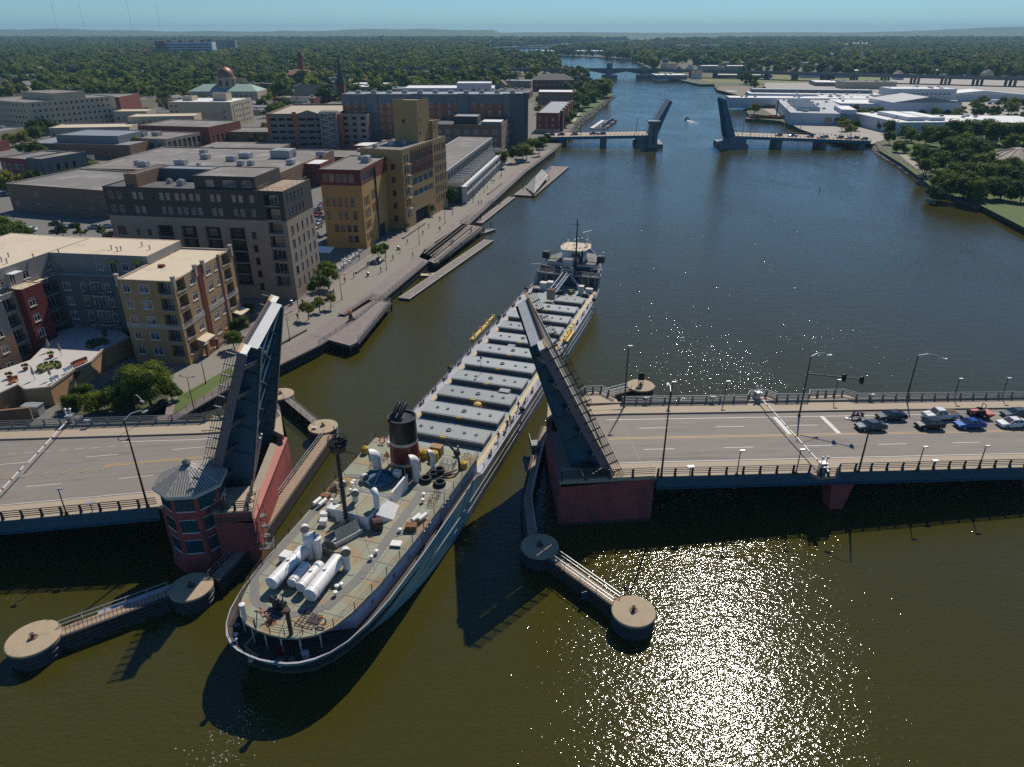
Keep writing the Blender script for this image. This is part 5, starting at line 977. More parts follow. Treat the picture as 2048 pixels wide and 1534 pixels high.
# parked cars near the blocks
def carmesh(L_=4.6, W_=1.85, H_=1.42, kind='sedan'):
    """one continuous lofted body; returns body, cabin glass, wheel meshes"""
    hw = W_/2
    if kind == 'sedan': prof = [(-.5,.45,.62),(-.485,.32,.80),(-.30,.28,.92),(-.12,.28,.98),(.36,.28,1.0),(.47,.30,.96),(.5,.42,.75)]; cab = [(-.24,.92),(-.07,1.0),(.20,1.0),(.42,.95)]; hc = H_
    elif kind == 'hatch': prof = [(-.5,.45,.65),(-.48,.32,.85),(-.30,.28,.98),(-.15,.28,1.02),(.40,.28,1.05),(.485,.30,1.05),(.5,.42,.8)]; cab = [(-.25,1.0),(-.10,1.0),(.34,1.0),(.48,1.0)]; hc = H_+.08
    else: prof = [(-.5,.5,.85),(-.49,.4,1.05),(-.25,.38,1.15),(-.20,.38,1.15),(.47,.38,1.15),(.49,.40,1.1),(.5,.5,.9)]; cab = [(-.27,1.1),(-.16,1.0),(.06,1.0),(.12,1.1)]; hc = 1.85
    m = MB(); secs = []
    for x, zb, zt in prof:
        k = .90 if abs(x) > .47 else 1.0; X = x*L_
        secs.append([(X,-hw*k,zb),(X,-hw*k,zb+(zt-zb)*.55),(X,-hw*k*.93,zt-.05),(X,-hw*k*.8,zt),(X,hw*k*.8,zt),(X,hw*k*.93,zt-.05),(X,hw*k,zb+(zt-zb)*.55),(X,hw*k,zb)])
    vs = [p for s_ in secs for p in s_]; fs = []
    for i in range(len(secs)-1):
        for j in range(8): a = i*8+j; b = i*8+(j+1)%8; fs.append((a, b, b+8, a+8))
    fs += [tuple(range(8))[::-1], tuple((len(secs)-1)*8+j for j in range(8))]
    m.add(vs, [f[::-1] for f in fs])
    g = MB(); x0, x1, x2, x3 = [c[0]*L_ for c in cab]; zb = prof[3][2]-.03; w0, w1 = hw*.9, hw*.72; z1 = hc-.06
    g.add([(x0,-w0,zb),(x0,w0,zb),(x3,w0,zb),(x3,-w0,zb),(x1,-w1,z1),(x1,w1,z1),(x2,w1,z1),(x2,-w1,z1)], [(0,4,5,1),(1,5,6,2),(2,6,7,3),(3,7,4,0)])
    rf = MB(); rf.add([(x1-.03,-w1-.02,z1-.02),(x1-.03,w1+.02,z1-.02),(x2+.03,w1+.02,z1-.02),(x2+.03,-w1-.02,z1-.02),(x1+.1,-w1+.08,z1+.06),(x1+.1,w1-.08,z1+.06),(x2-.1,w1-.08,z1+.06),(x2-.1,-w1+.08,z1+.06)], [(0,1,5,4),(1,2,6,5),(2,3,7,6),(3,0,4,7),(4,5,6,7)])
    for sg in (-1,1):
        rf.bar((x0,sg*w0,zb), (x1,sg*w1,z1), .07); rf.bar((x3,sg*w0,zb), (x2,sg*w1,z1), .09); xm = (x1+x2)/2; rf.bar((xm,sg*(w0+.005),zb), (xm,sg*(w1+.005),z1), .08)
    wh = MB(); wh.tube((0,-.11,0), (0,.11,0), .34, 14); rim = MB(); rim.tube((0,-.125,0), (0,.125,0), .2, 10)
    hl = MB(); hl.cbox((0,0,0), (.06,.36,.13)); mr = MB(); mr.cbox((0,0,0), (.16,.2,.13))
    return dict(body=m, glass=g, roof=rf, wheel=wh, rim=rim, light=hl, mirror=mr, L=L_, W=W_, prof=prof)
CM = {k: carmesh(*a) for k, a in dict(sedan=(4.75,1.85,1.45,'sedan'), hatch=(4.4,1.82,1.5,'hatch'), pickup=(5.6,2.0,1.9,'pickup')).items()}
CMM = {}
PAINT = {c: mat(c+'_car_paint', rgb, .22, .35 if c != 'white' else 0, var=.03, spec=.6) for c, rgb in dict(navy=(.012,.02,.035), grey=(.05,.055,.06), blue=(.008,.06,.26), white=(.68,.68,.66), red=(.20,.012,.012), black=(.01,.01,.012), silver=(.36,.37,.38), slate=(.05,.07,.085)).items()}
HL = mat('headlight_lens', (.7,.7,.68), .15); TLm = mat('tail_light_lens', (.3,.01,.01), .2)
def car(kind, paint, loc, rz, label, group=None, detail=True, tilt=0):
    k = (kind, paint); c = CM[kind]
    if k not in CMM: CMM[k] = dict(body=c['body'].mesh('body', PAINT[paint]), glass=c['glass'].mesh('windows', M['glass']), roof=c['roof'].mesh('roof', PAINT[paint]), wheel=c['wheel'].mesh('tyre', M['tyre']), rim=c['rim'].mesh('rim', M['galv']), light=c['light'].mesh('headlight', HL), tail=c['light'].mesh('tail_light', TLm), mirror=c['mirror'].mesh('mirror', PAINT[paint]))
    q = CMM[k]; t = thing('pickup_truck' if kind == 'pickup' else 'car', label, 'pickup truck' if kind == 'pickup' else 'car', loc, rz, group)
    inst('body', q['body'], t); inst('windows', q['glass'], t); inst('roof', q['roof'], t); L_, W_ = c['L'], c['W']
    for sx in (-.31, .31):
        for sy in (-1, 1): w = inst('wheel', q['wheel'], t, (sx*L_, sy*(W_/2-.08), .34)); inst('rim', q['rim'], w)
    if detail:
        for sy in (-1, 1): inst('headlight', q['light'], t, (-L_*.485, sy*W_*.33, c['prof'][1][2]-.1)); inst('tail_light', q['tail'], t, (L_*.492, sy*W_*.33, c['prof'][-2][2]-.15)); inst('mirror', q['mirror'], t, (-.10*L_, sy*(W_/2+.05), 1.0))
    return t
for i, (u, v, c, rz) in enumerate([(640,420,'silver',1.3),(636,432,'red',1.3),(632,424,'black',1.3),(645,412,'red',1.3),(643,440,'slate',1.3),(638,448,'silver',1.3),(635,456,'silver',1.3)]): car('sedan', c, P(u, v, GZ+.05), rz, f'{c} car parked in the gap between the charcoal and yellow buildings', 'cars in the gap between the buildings', False)
for i, (u, v, c) in enumerate([(115,465,'black'),(125,458,'slate'),(145,455,'grey'),(190,457,'silver'),(215,455,'silver'),(222,472,'red'),(228,482,'red'),(112,450,'grey'),(60,462,'white')]): car('hatch' if i % 2 else 'sedan', c, P(u, v, GZ+.05), .1, f'{c} car in the open car park behind the cream roof', 'cars in the open car park', False)
for i, (u, v, c) in enumerate([(365,302,'white'),(389,284,'white'),(530,262,'silver'),(545,263,'silver'),(555,265,'white'),(563,262,'black'),(57,285,'red'),(90,288,'black'),(595,330,'black'),(612,325,'grey')]): car('sedan', c, P(u, v, GZ+.05), random.uniform(-.4,.4), f'{c} car on a downtown street', 'cars on the downtown streets', False)
# ---------------------------------------------------------------- near bascule bridge
BO = Vector((-13, 80, 0)); BR = R(6)
def BP(s, w, z=0): return Vector((BO.x+s*cos(BR)-w*sin(BR), BO.y+s*sin(BR)+w*cos(BR), z))
def dz(s): return 7.5-.04*max(0, abs(s)-30)
RP = {}
def railpanel(L_, col):
    k = (round(L_,2), col)
    if k not in RP:
        m = MB(); m.box(-.13,.13,-.07,.07,-.1,1.22); m.add([(-.13,-.45,-.1),(.13,-.45,-.1),(.13,-.07,.5),(-.13,-.07,.5)], [(0,1,2,3)])
        for z in (.28,.58,.88,1.18): m.box(.13, L_-.13, -.05, .03, z, z+.09)
        RP[k] = m.mesh('railing_panel', M[col])
    return RP[k]
def railrun(parent, pts, step=2.42, col='rail_dk', zf=None):
    for a, b in zip(pts[:-1], pts[1:]):
        a = Vector(a); b = Vector(b); L_ = hypot(b.x-a.x, b.y-a.y); n = max(1, round(L_/step)); ang = atan2(b.y-a.y, b.x-a.x)
        for i in range(n):
            c = a.lerp(b, i/n); e = a.lerp(b, (i+1)/n); inst('railing_panel', railpanel(L_/n, col), parent, c, rot=(0, -atan2(e.z-c.z, L_/n), ang))
tanslab = M['sidewalk']
def half(sg, th, label, lsgn):
    t = thing('bascule_bridge', label, 'bridge', BO, BR)
    def F(mb): # mirror helper
        mb.v = [(sg*x, y, z) for x, y, z in mb.v]
        if sg < 0: mb.f = [f[::-1] for f in mb.f]
        return mb
    def part(name, mb, m, **k): return F(mb).build(name, m, t, **k)
    E_ = 130 if sg > 0 else 100
    nw = (lambda s: 19.4) if sg > 0 else (lambda s: 20.4+max(0, (s-32)*.105))
    cu = (lambda s: 16.1) if sg > 0 else (lambda s: 16.7+max(0, (s-32)*.115))
    st = [27.2, 30, 33, 38, 45, 55, 65, 80, 100] + ([130] if sg > 0 else [])
    # deck
    def slab(mb, w0, w1, d, th_, ss=st):
        for a, b in zip(ss[:-1], ss[1:]):
            f0 = w0 if callable(w0) else (lambda s: w0); f1 = w1 if callable(w1) else (lambda s: w1)
            za, zb = dz(a)+d, dz(b)+d
            q = [(a,f0(a),za-th_),(b,f0(b),zb-th_),(b,f1(b),zb-th_),(a,f1(a),za-th_),(a,f0(a),za),(b,f0(b),zb),(b,f1(b),zb),(a,f1(a),za)]
            mb.add(q, [(3,2,1,0),(4,5,6,7),(0,1,5,4),(2,3,7,6)]+([(3,0,4,7)] if a == ss[0] else [])+([(1,2,6,5)] if b == ss[-1] else []))
        return mb
    part('road_deck', slab(MB(), -.2, cu, 0, .5), M['asphalt'])
    part('sidewalk', slab(MB(), cu, nw, .22, .45), tanslab); part('sidewalk', slab(MB(), -1.75, 1.7, .03, .45), tanslab)
    part('kerb', slab(MB(), lambda s: nw(s)-.35, nw, .55, .5), M['concrete']); part('kerb', slab(MB(), lambda s: cu(s)-.16, lambda s: cu(s)-.001, .24, .3), M['concrete'])
    part('fascia_girder', slab(MB(), -1.6, -1.3, -.45, 1.5, st[2:]), M['girder']); part('fascia_girder', slab(MB(), lambda s: nw(s)-.3, nw, -.45, 1.5, st[2:]), M['girder'])
    m = MB()
    for w in (3, 7.5, 12, 15.8): slab(m, w, w+.3, -.5, 1.5, st[2:])
    part('floor_girders', m, M['girder'])
    m = slab(MB(), -1.9, -1.6, -1.9, .12, st[2:]); slab(m, -1.85, -1.6, -.1, .4, st[2:]); part('girder_flange', m, M['girder'])
    # markings
    def line(w, s0, s1, wd, col, name='road_marking', d=.012):
        m = MB(); f = w if callable(w) else (lambda s: w); ss = [s0]+[q for q in st if s0 < q < s1]+[s1]
        for a, b in zip(ss[:-1], ss[1:]): m.quad((a,f(a)-wd/2,dz(a)+d), (b,f(b)-wd/2,dz(b)+d), (b,f(b)+wd/2,dz(b)+d), (a,f(a)+wd/2,dz(a)+d))
        part(name, m, M[col])
    line(1.9, 28.5, E_, .16, 'white_line', d=.045); line(lambda s: cu(s)-1.7, 29.5 if sg > 0 else 27.5, E_ if sg > 0 else 44, .16, 'white_line')
    for w, s0 in (((5.4, 33), (11.6, 34)) if sg > 0 else ((6.0, 36), (12.7, 31))):
        s = s0
        while s < E_-6: line(w, s, s+4.6, .14, 'white_line'); s += 12.2
    if sg > 0:
        line(8.45, 28.5, E_, .13, 'yellow_line'); line(8.85, 28.5, E_, .13, 'yellow_line')
        for s in (56.8, 64.8): m = MB(); m.quad((s,8.9,dz(s)+.013), (s+.7,8.9,dz(s)+.013), (s+.7,14.4,dz(s)+.013), (s,14.4,dz(s)+.013)); part('stop_line', m, M['white_line'])
        m = MB()
        m.quad((31.6,-.2,dz(32)+.02), (31.69,-.2,dz(32)+.02), (31.69,16,dz(32)+.02), (31.6,16,dz(32)+.02)); m.quad((32.3,-.4,dz(33)+.06), (32.8,-.4,dz(33)+.06), (32.8,1.6,dz(33)+.06), (32.3,1.6,dz(33)+.06)); m.quad((32.3,16.4,dz(33)+.25), (32.8,16.4,dz(33)+.25), (32.8,19,dz(33)+.25), (32.3,19,dz(33)+.25))
        part('expansion_joint', m, M['concrete'])
    else:
        line(9.6, 27.5, 44, .14, 'yellow_line'); line(10.0, 27.5, 44, .14, 'yellow_line')
        for k in range(9):
            s = 43+k*2.6; m = MB(); m.quad((s+.9,8.5,dz(s)+.013), (s+1.25,8.5,dz(s)+.013), (s+.35,9.7,dz(s)+.013), (s,9.7,dz(s)+.013)); part('hatch_marking', m, mat('worn_yellow_paint', (.36,.26,.13), .8, var=.3, scale=2))
        for k in range(12): line(15.2+k*.06, 42+k*2.4, 43.2+k*2.4, .1, 'white_line')
    # piers beyond
    for s in ((60.2, 92) if sg > 0 else (62, 88)):
        for w in (-1.3, 8, 16.5): m = MB(); m.add([(s-.9,w-.5,-1),(s+.9,w-.5,-1),(s+.9,w+1.6,-1),(s-.9,w+1.6,-1),(s-1.7,w-.7,dz(s)-2),(s+1.7,w-.7,dz(s)-2),(s+1.7,w+1.8,dz(s)-2),(s-1.7,w+1.8,dz(s)-2)], [(3,2,1,0),(4,5,6,7),(0,1,5,4),(1,2,6,5),(2,3,7,6),(3,0,4,7)]); part('pier_column', m, M['redpier'])
    # main pier: walls around the machinery pit
    if sg > 0: outer = [(19.4,-1.5),(32.6,-1.7),(32.6,20.6),(30.6,23.6),(27.8,23.6),(26.8,22.4),(21.6,22.4),(19.9,14)]; inner = [(20.9,1.2),(27.6,1.2),(27.6,17.6),(22.5,17.6),(21.0,13.6)]
    else: outer = [(20.3,-5.2),(25.0,-5.2),(25.6,-1.6),(32.6,-1.6),(32.6,20.8),(31,21.6),(22.1,23.4),(19.8,15.9)]; inner = [(21.3,1.0),(27.6,1.0),(27.6,17.6),(23.0,17.6),(21.2,14.6)]
    m = MB()
    n = len(outer)
    for i in range(n):
        a, b = outer[i], outer[(i+1)%n]; zt_ = lambda p: (6.1 if p[0] < 21.7 and p[1] > .5 and p[1] < 17 else 7.3)
        m.quad((*a,-1), (*b,-1), (*b,7.0 if b[0] > 22 else 6.4), (*a,7.0 if a[0] > 22 else 6.4))
    part('pier_wall', m, M['redpier']); cxo = sum(p[0] for p in outer)/n; cyo = sum(p[1] for p in outer)/n; m = MB(); q = [(cxo+(p[0]-cxo)*1.006, cyo+(p[1]-cyo)*1.004) for p in outer]
    for i in range(n): m.quad((*q[i],-1), (*q[(i+1)%n],-1), (*q[(i+1)%n],.45), (*q[i],.45))
    part('waterline_stain', m, mat('algae_stained_concrete', (.07,.05,.04), .9, var=.4, scale=1.5))
    m = MB(); nI = len(inner)
    for i in range(nI): a, b = inner[i], inner[(i+1)%nI]; m.quad((*b,.4), (*a,.4), (*a,6.4 if a[0] < 22.9 else 7.0), (*b,6.4 if b[0] < 22.9 else 7.0))
    m.add([(*p,.4) for p in inner], [tuple(range(nI))]); part('pit_wall', m, M['concrete'])
    m = MB(); o = outer; I = inner; S6 = 6.4
    m.prism([(o[0][0],o[0][1]), (I[0][0],I[0][1]), (I[-1][0],I[-1][1]), (I[-2][0]-1.2,I[-2][1]), (o[-1][0],o[-1][1])], S6-.5, S6); part('quay_ledge', m, M['redpier2'])
    m = MB(); m.prism([(I[0][0]-.25,I[0][1]),(I[0][0]+.9,I[0][1]),(I[-1][0]+.9,I[-1][1]),(I[-1][0]-.25,I[-1][1])], 5.2, S6+.02); part('ledge', m, M['concrete'])
    m = MB(); m.prism([(o[-1][0]+.1,14.4)]+([(21.6,22.4),(26.8,22.4),(27.8,23.6),(30.6,23.6),(32.6,20.6),(32.6,17.2),(22.4,17.2)] if sg > 0 else [(22.1,23.4),(31,21.6),(32.6,20.8),(32.6,17.2),(23.0,17.2)]), 6.9, 7.75)
    part('pier_deck', m, tanslab)
    m = MB(); m.prism([(o[0][0],o[0][1]),(o[1][0],o[1][1])]+([(32.6,1.6),(20.3,1.6)] if sg > 0 else [(25.6,-1.6),(32.6,-1.65),(32.6,1.6),(20.8,1.2)]), 6.9, 7.52); part('pier_deck', m, tanslab)
    m = MB(); m.box(23.2,27.4,17.25,17.6,1,6.9); m.box(24.8,25.2,13.8,17.5,.4,6.9); m.box(22.6,27.5,13.7,13.9,4.1,4.4); part('pit_column', m, M['concrete'])
    m = MB(); a, b = Vector((I[0][0]+.7,1.6,4.3)), Vector((I[-1][0]+1.0,14.5,4.3)); rail(m, [a, b], nr=3); m.bar(a-Vector((0,0,.1)), b-Vector((0,0,.1)), .8, .12); part('pit_catwalk', m, M['rust_bn'])
    m = MB(); m.box(24.2,27.4,1.3,3.6,5.6,7.0); m.box(24.2,27.4,14.6,17.2,5.6,7.0); part('trunnion_bearing', m, M['girder'])
    if sg < 0:
        m = MB(); m.prism([(20.3,-5.2),(25,-5.2),(25.6,-1.6),(25.6,.2),(20.9,.2)], 6.8, 8.2); part('pier_upper_block', m, M['redpier'])
        m = MB(); m.prism([(20.2,-5.3),(25.1,-5.3),(25.7,-1.6),(25.7,.3),(20.8,.3)], 8.2, 8.35); part('pier_upper_deck', m, tanslab)
    # leaf
    hx, hz = 27.0, 7.5; u = (-cos(th), sin(th)); nn = (sin(th), cos(th))
    def LP(l, w, d): return (hx+u[0]*l-nn[0]*d, w, hz+u[1]*l-nn[1]*d)
    Lf = 21.8
    def lbox(mb, l0, l1, w0, w1, d0, d1, m=None):
        q = [LP(l0,w0,d1),LP(l1,w0,d1),LP(l1,w1,d1),LP(l0,w1,d1),LP(l0,w0,d0),LP(l1,w0,d0),LP(l1,w1,d0),LP(l0,w1,d0)]
        return mb.add(q, [(3,2,1,0),(4,5,6,7),(0,1,5,4),(1,2,6,5),(2,3,7,6),(3,0,4,7)], m)
    prof = [(-2.0,.25),(-2.6,1.6),(-2.2,3.6),(-.6,4.9),(2.0,4.9),(8,4.1),(14,3.2),(Lf,2.05),(Lf,.25)]
    for w in (1.9, 16.4):
        m = MB(); n = len(prof); wt = .22
        m.add([LP(l,w,d) for l, d in prof]+[LP(l,w+wt,d) for l, d in prof], [tuple(range(n)), tuple(range(n,2*n))[::-1]]+[(i,(i+1)%n,n+(i+1)%n,n+i)[::-1] for i in range(n)])
        part('main_girder', m, M['girder'])
        m = MB()
        for (la, da), (lb, db) in zip(prof[:-2], prof[1:-1]): m.add([LP(la,w-.3,da), LP(lb,w-.3,db), LP(lb,w+.5,db), LP(la,w+.5,da), LP(la,w-.3,da+.08), LP(lb,w-.3,db+.08), LP(lb,w+.5,db+.08), LP(la,w+.5,da+.08)], [(0,1,2,3),(7,6,5,4),(0,4,5,1),(3,2,6,7)])
        part('girder_flange', m, M['rail'])
        for k in range(5): m = MB(); l = 2.5+k*3.9; dd = 4.7-l*.125; lbox(m, l, l+.08, w-.28, w, .3, dd); part('stiffener', m, M['girder'])
    for w0, w1, wg in ((-1.15,-.95,1.9), (19.2,19.4,16.6)):
        m = MB(); lbox(m, -1.2, Lf, w0, w1, -.02, 1.0); part('fascia_beam', m, M['girder_side'])
        for k in range(5):
            l = 3.2+k*4.2; m = MB(); a, b = (w1, wg) if wg < 5 else (wg, w0)
            if wg < 5: q = [LP(l,a,.95),LP(l,b,2.1),LP(l,b,.3),LP(l,a,.3)]; q2 = [LP(l+.12,a,.95),LP(l+.12,b,2.1),LP(l+.12,b,.3),LP(l+.12,a,.3)]
            else: q = [LP(l,a,2.1),LP(l,b,.95),LP(l,b,.3),LP(l,a,.3)]; q2 = [LP(l+.12,a,2.1),LP(l+.12,b,.95),LP(l+.12,b,.3),LP(l+.12,a,.3)]
            m.add(q+q2, [(0,1,2,3),(7,6,5,4),(0,4,5,1),(1,5,6,2),(2,6,7,3)]); part('sidewalk_bracket', m, M['girder'])
            m = MB(); lbox(m, l-.25, l+.4, min(a,b), max(a,b), .95 if False else 1.9, 2.1) if False else m.add([LP(l-.3,w1 if wg<5 else w0,.95),LP(l+.4,w1 if wg<5 else w0,.95),LP(l+.4,wg,2.1),LP(l-.3,wg,2.1)], [(0,1,2,3)]); part('bracket_flange', m, M['rail'])
        m = MB(); lbox(m, -1.0, Lf+.02, min(w0+.2 if wg<5 else wg, w1), max(wg if wg<5 else w0, w1-.2), -.2, .1); part('leaf_sidewalk', m, tanslab)
    m = MB(); lbox(m, -.8, Lf, 2.1, 16.3, 0.02, .2); part('road_grating', m, mat('steel_road_grating', (.20,.20,.19), .6, .4))
    for k in range(6): m = MB(); l = .8+k*4.0; lbox(m, l, l+.25, 2.1, 16.4, .25, 2.4-l*.04); part('floor_beam', m, M['girder'])
    m = MB()
    for w in (4.5,7,9.5,12,14.3): lbox(m, 0, Lf, w, w+.15, .22, .7)
    part('stringers', m, M['girder'])
    m = MB()
    for k in range(5):
        l = 1+k*4.1
        for (a, b) in ((2.2,9.2),(16.3,9.2)): m.tube(LP(l,a,3.6-l*.09), LP(l+4.1,b,3.2-l*.09), .11, 6); m.tube(LP(l+4.1,a,3.2-l*.09), LP(l,b,3.6-l*.09), .11, 6)
    part('wind_bracing', m, M['girder'])
    m = MB()   # laced machinery strut
    for w in (5.4, 6.5):
        a, b = LP(-1.6,w,4.6), LP(7.0,w,4.1); m.bar(a, b, .22); m.bar(LP(-1.6,w,3.7), LP(7.0,w,3.3), .22)
        for k in range(9): f = k/9; m.bar(Vector(a).lerp(Vector(b),f), Vector(LP(-1.6,w,3.7)).lerp(Vector(LP(7.0,w,3.3)),f+1/9), .1)
    part('operating_rack', m, M['galv'])
    m = MB(); lbox(m, Lf, Lf+.12, 1.2, 16.9, .15, 1.75); part('end_plate', m, mat('brushed_end_plate', (.36,.37,.37), .6, .1, var=.15))
    m = MB()
    for k in range(38): lbox(m, Lf+.12, Lf+.2, 1.5+k*.4, 1.72+k*.4, .0, .42)
    part('finger_joint', m, M['blk'])
    m = MB(); lbox(m, Lf, Lf+.1, 1.2, 16.9, -.25, .15); part('end_sill', m, M['rust_bn'])
    for w0, w1 in ((-1.15, 1.5), (16.9, 19.4)): m = MB(); lbox(m, Lf+.02, Lf+.16, w0, w1, -.2, .9); part('tip_cover', m, M['white_d']); m = MB(); lbox(m, Lf+.16, Lf+.22, w0, w1, -.25, .1); part('tip_edge', m, mat('ochre_edge_paint', (.36,.22,.08), .7))
    for w in (-1.15, 19.35):
        m = MB()
        for k in range(16): l = -1.0+k*1.5; lbox(m, l, l+.14, w-.05, w+.1, -1.45, .3)
        for d in (-.45,-.75,-1.05,-1.35): lbox(m, -1.0, Lf+.2, w, w+.06, d, d+.07)
        part('leaf_railing', m, M['rail_dk'] if sg > 0 else M['rail'])
    for w in (1.6, 16.9): m = MB(); m.tube(LP(1.2,w-.5,3.0) if w < 5 else LP(1.2,w-.2,3.0), LP(1.2,w+.9,3.0), 1.0, 16); part('trunnion', m, M['dkmetal'])
    # railings
    if sg > 0:
        railrun(t, [BOx(s, -1.55, dz(s)+.05) for s in (33, 55)]); railrun(t, [BOx(55,-1.55,dz(55)+.05), BOx(56,-2.6,dz(56)+.05), BOx(58.4,-2.6,dz(58)+.05), BOx(59.4,-1.55,dz(59)+.05)], step=1.2); railrun(t, [BOx(59.4,-1.55,dz(59)+.05), BOx(100,-1.55,dz(100)+.05), BOx(130,-1.55,dz(130)+.05)])
        railrun(t, [BOx(19.7,-1.3,7.55), BOx(32.8,-1.5,7.5)], step=3.2)
        railrun(t, [BOx(s, 19.3, dz(s)+.3) for s in (33.2, 54.5)], col='rail'); railrun(t, [BOx(54.5,19.3,6.9), BOx(55.4,20.7,6.9), BOx(58.4,20.7,6.9), BOx(59.6,19.3,6.8), BOx(65.2,19.3,6.5), BOx(66,20.7,6.5), BOx(72,20.7,6.3), BOx(73.8,19.3,6.2)], step=1.6, col='rail'); railrun(t, [BOx(73.8,19.3,6.1), BOx(100,19.3,5.0), BOx(130,19.3,3.8)], col='rail')
        railrun(t, [BOx(21.8,22.2,7.8), BOx(26.8,22.2,7.8), BOx(27.8,23.4,7.8), BOx(30.6,23.4,7.8), BOx(32.4,20.6,7.8)], step=1.7, col='rail'); railrun(t, [BOx(21.8,22.2,7.8), BOx(20.6,17.5,7.8)], step=2.4, col='rail')
        for s0, s1, w1 in ((54.5,59.6,21),(65.2,73.8,21)): m = MB(); m.prism([(s0,19.3),(s0+1,w1),(s1-1,w1),(s1,19.3)], dz(s0)-.6, dz(s0)+.2); m.build('bay_slab', tanslab, t)
        m = MB(); m.prism([(55,-1.6),(56,-2.8),(58.4,-2.8),(59.4,-1.6)], 6.0, dz(57)+.02); m.build('bay_slab', tanslab, t)
    else:
        railrun(t, [BOx(-78,-1.55,dz(78)+.05), BOx(-32.8,-1.55,dz(33)+.05)])
        railrun(t, [BOx(-78,nw(78)-.1,dz(78)+.3), BOx(-58,nw(58)-.1,dz(58)+.3), BOx(-33,nw(33)-.1,dz(33)+.3)], col='rail')
        railrun(t, [BOx(-33,20.4,7.8), BOx(-31,21.4,7.8), BOx(-22.4,23.1,7.8), BOx(-21.4,20.8,7.8)], step=2.2, col='rail')
        railrun(t, [BOx(-25.5,-4.9,8.4), BOx(-20.7,-4.9,8.4), BOx(-21.1,0,8.4)], step=1.6, col='rail_dk')
    return t
def BOx(s, w, z): return (s, w, z)
east = half(1, R(63.4), 'raised right half of the bridge with red river pier and road full of waiting cars', 1)
west = half(-1, R(70), 'raised left half of the bridge with red pier and empty road behind the barrier', -1)
# bridge tender's tower
tc = BP(-27.8, -2.4, 0); t = thing('bridge_tower', 'red octagonal bridge tender tower with teal windows and grey tiled roof', 'tower', tc, BR)
m = MB(); m.lathe([(4.3,-1),(4.0,1.5),(3.75,2.6),(3.75,11.5)], n=8, a0=pi/8); m.build('wall', M['redpier'], t)
m = MB(); m.lathe([(4.35,11.4),(4.45,11.75),(4.2,11.9)], n=8, a0=pi/8); m.build('eave', M['white_d'], t)
m = MB(); m.lathe([(4.35,11.8),(.35,14.0),(.35,14.2),(.6,14.25),(.25,14.6),(0,14.7)], n=8, a0=pi/8); m.build('roof', M['roof_base'], t)
m = MB(); m2 = MB()
for k in range(8):
    a0, a1 = pi/8+k*pi/4, pi/8+(k+1)*pi/4; A = Vector((4.38*cos(a0), 4.38*sin(a0), 11.83)); B = Vector((4.38*cos(a1), 4.38*sin(a1), 11.83)); T = Vector((0,0,14.1))
    m2.bar(A, A.lerp(T,.93), .2, .14)
    for i in range(1, 11):
        f = i/11; b = A.lerp(B, f); lim = 1-abs(2*f-1); e = b.lerp(T, 1) ; tp = A.lerp(B,.5); 
        # ribs run straight up the slope and stop at the hips
        mid = T; dirv = (T-A.lerp(B,.5)); end = b+dirv*lim*.97; m.bar(b, end, .19, .16)
m.build('tile_ribs', M['roof_tile'], t); m2.build('hip_cap', M['roof_tile'], t)
for k in range(8):
    an = k*pi/4; r_ = 3.75*cos(pi/8)+.01
    for z, h in ((9.3,1.9),(6.1,1.8),(2.9,1.9)):
        w = 2.1 if z > 9 else 1.9; m = MB(); c = Vector((r_*cos(an), r_*sin(an), 0))
        # angle: outward = an ; local frame x along wall
        wa = an+pi/2; cc, s_ = cos(wa), sin(wa)
        fr = MB(); fr.box(-w/2-.1, w/2+.1, -.1, .04, -.16, 0); fr.box(-w/2-.08, w/2+.08, -.05, .03, h, h+.08); pn = MB(); pn.box(-w/2, w/2, -.025, .03, 0, h)
        mu = MB()
        for i in range(4): mu.box(-w/2+i*w/3-.04, -w/2+i*w/3+.04, -.06, .0, 0, h)
        o = fr.build('window', M['white_d'], t, (c.x, c.y, z), wa); pn.build('pane', M['teal_glass'], o); mu.build('mullion', M['dkmetal'], o)
m = MB(); m.path([(3.6,-1.4,7.5),(4.3,-1.9,9),(4.3,-1.9,10.2)], .05, 5); m.cbox((4.3,-1.9,10.4), (.4,.3,.3)); m.build('camera_arm', M['galv'], t)
# signal masts, lamps, gates on the bridge
def armlamp(label, s, w, h, arm=None, mast=None, signals=False, group=None, flip=1):
    z = dz(s) if s > 0 else dz(s); t = thing('street_lamp', label, 'street lamp', BP(s, w, z), BR, group)
    m = MB(); m.tube((0,0,0), (0,0,.35), .28, 8, .2); m.tube((0,0,.35), (0,0,h), .15 if h > 7 else .085, 8, .08 if h > 7 else .06); m.build('pole', M['rail_dk'], t)
    if arm:
        m = MB(); m.path([(0,0,h), (arm[0]*.35,arm[1]*.35,h+.35), (arm[0]*.75,arm[1]*.75,h+.1), (arm[0],arm[1],h-.35)], .055, 6); m.cbox((arm[0],arm[1],h-.42), (.75,.35,.16), atan2(arm[1],arm[0])); m.build('lamp_arm', M['galv'], t)
    else:
        m = MB(); m.cbox((.25,0,h), (.7,.3,.14)); m.build('lamp_head', M['galv'], t)
    if mast:
        m = MB(); m.tube((0,0,h*.72), (mast[0],mast[1],h*.75), .1, 6); m.build('mast_arm', M['rail_dk'], t)
        for f in (.66, .98):
            m = MB(); c = Vector((mast[0]*f, mast[1]*f, h*.74)); m.cbox(c, (.35,.35,1.1)); m.cbox(c+Vector((.2,0,0)), (.05,.7,1.4)); m.build('traffic_signal', M['blk'], t)
    return t
armlamp('tallest mast on the near edge of the right bridge half', 33.4, -1.95, 13.2, (.6,2.8)); armlamp('tall arched lamp post on the near edge beside the tower', -34.1, -1.7, 12.8, (1.4,2.8))
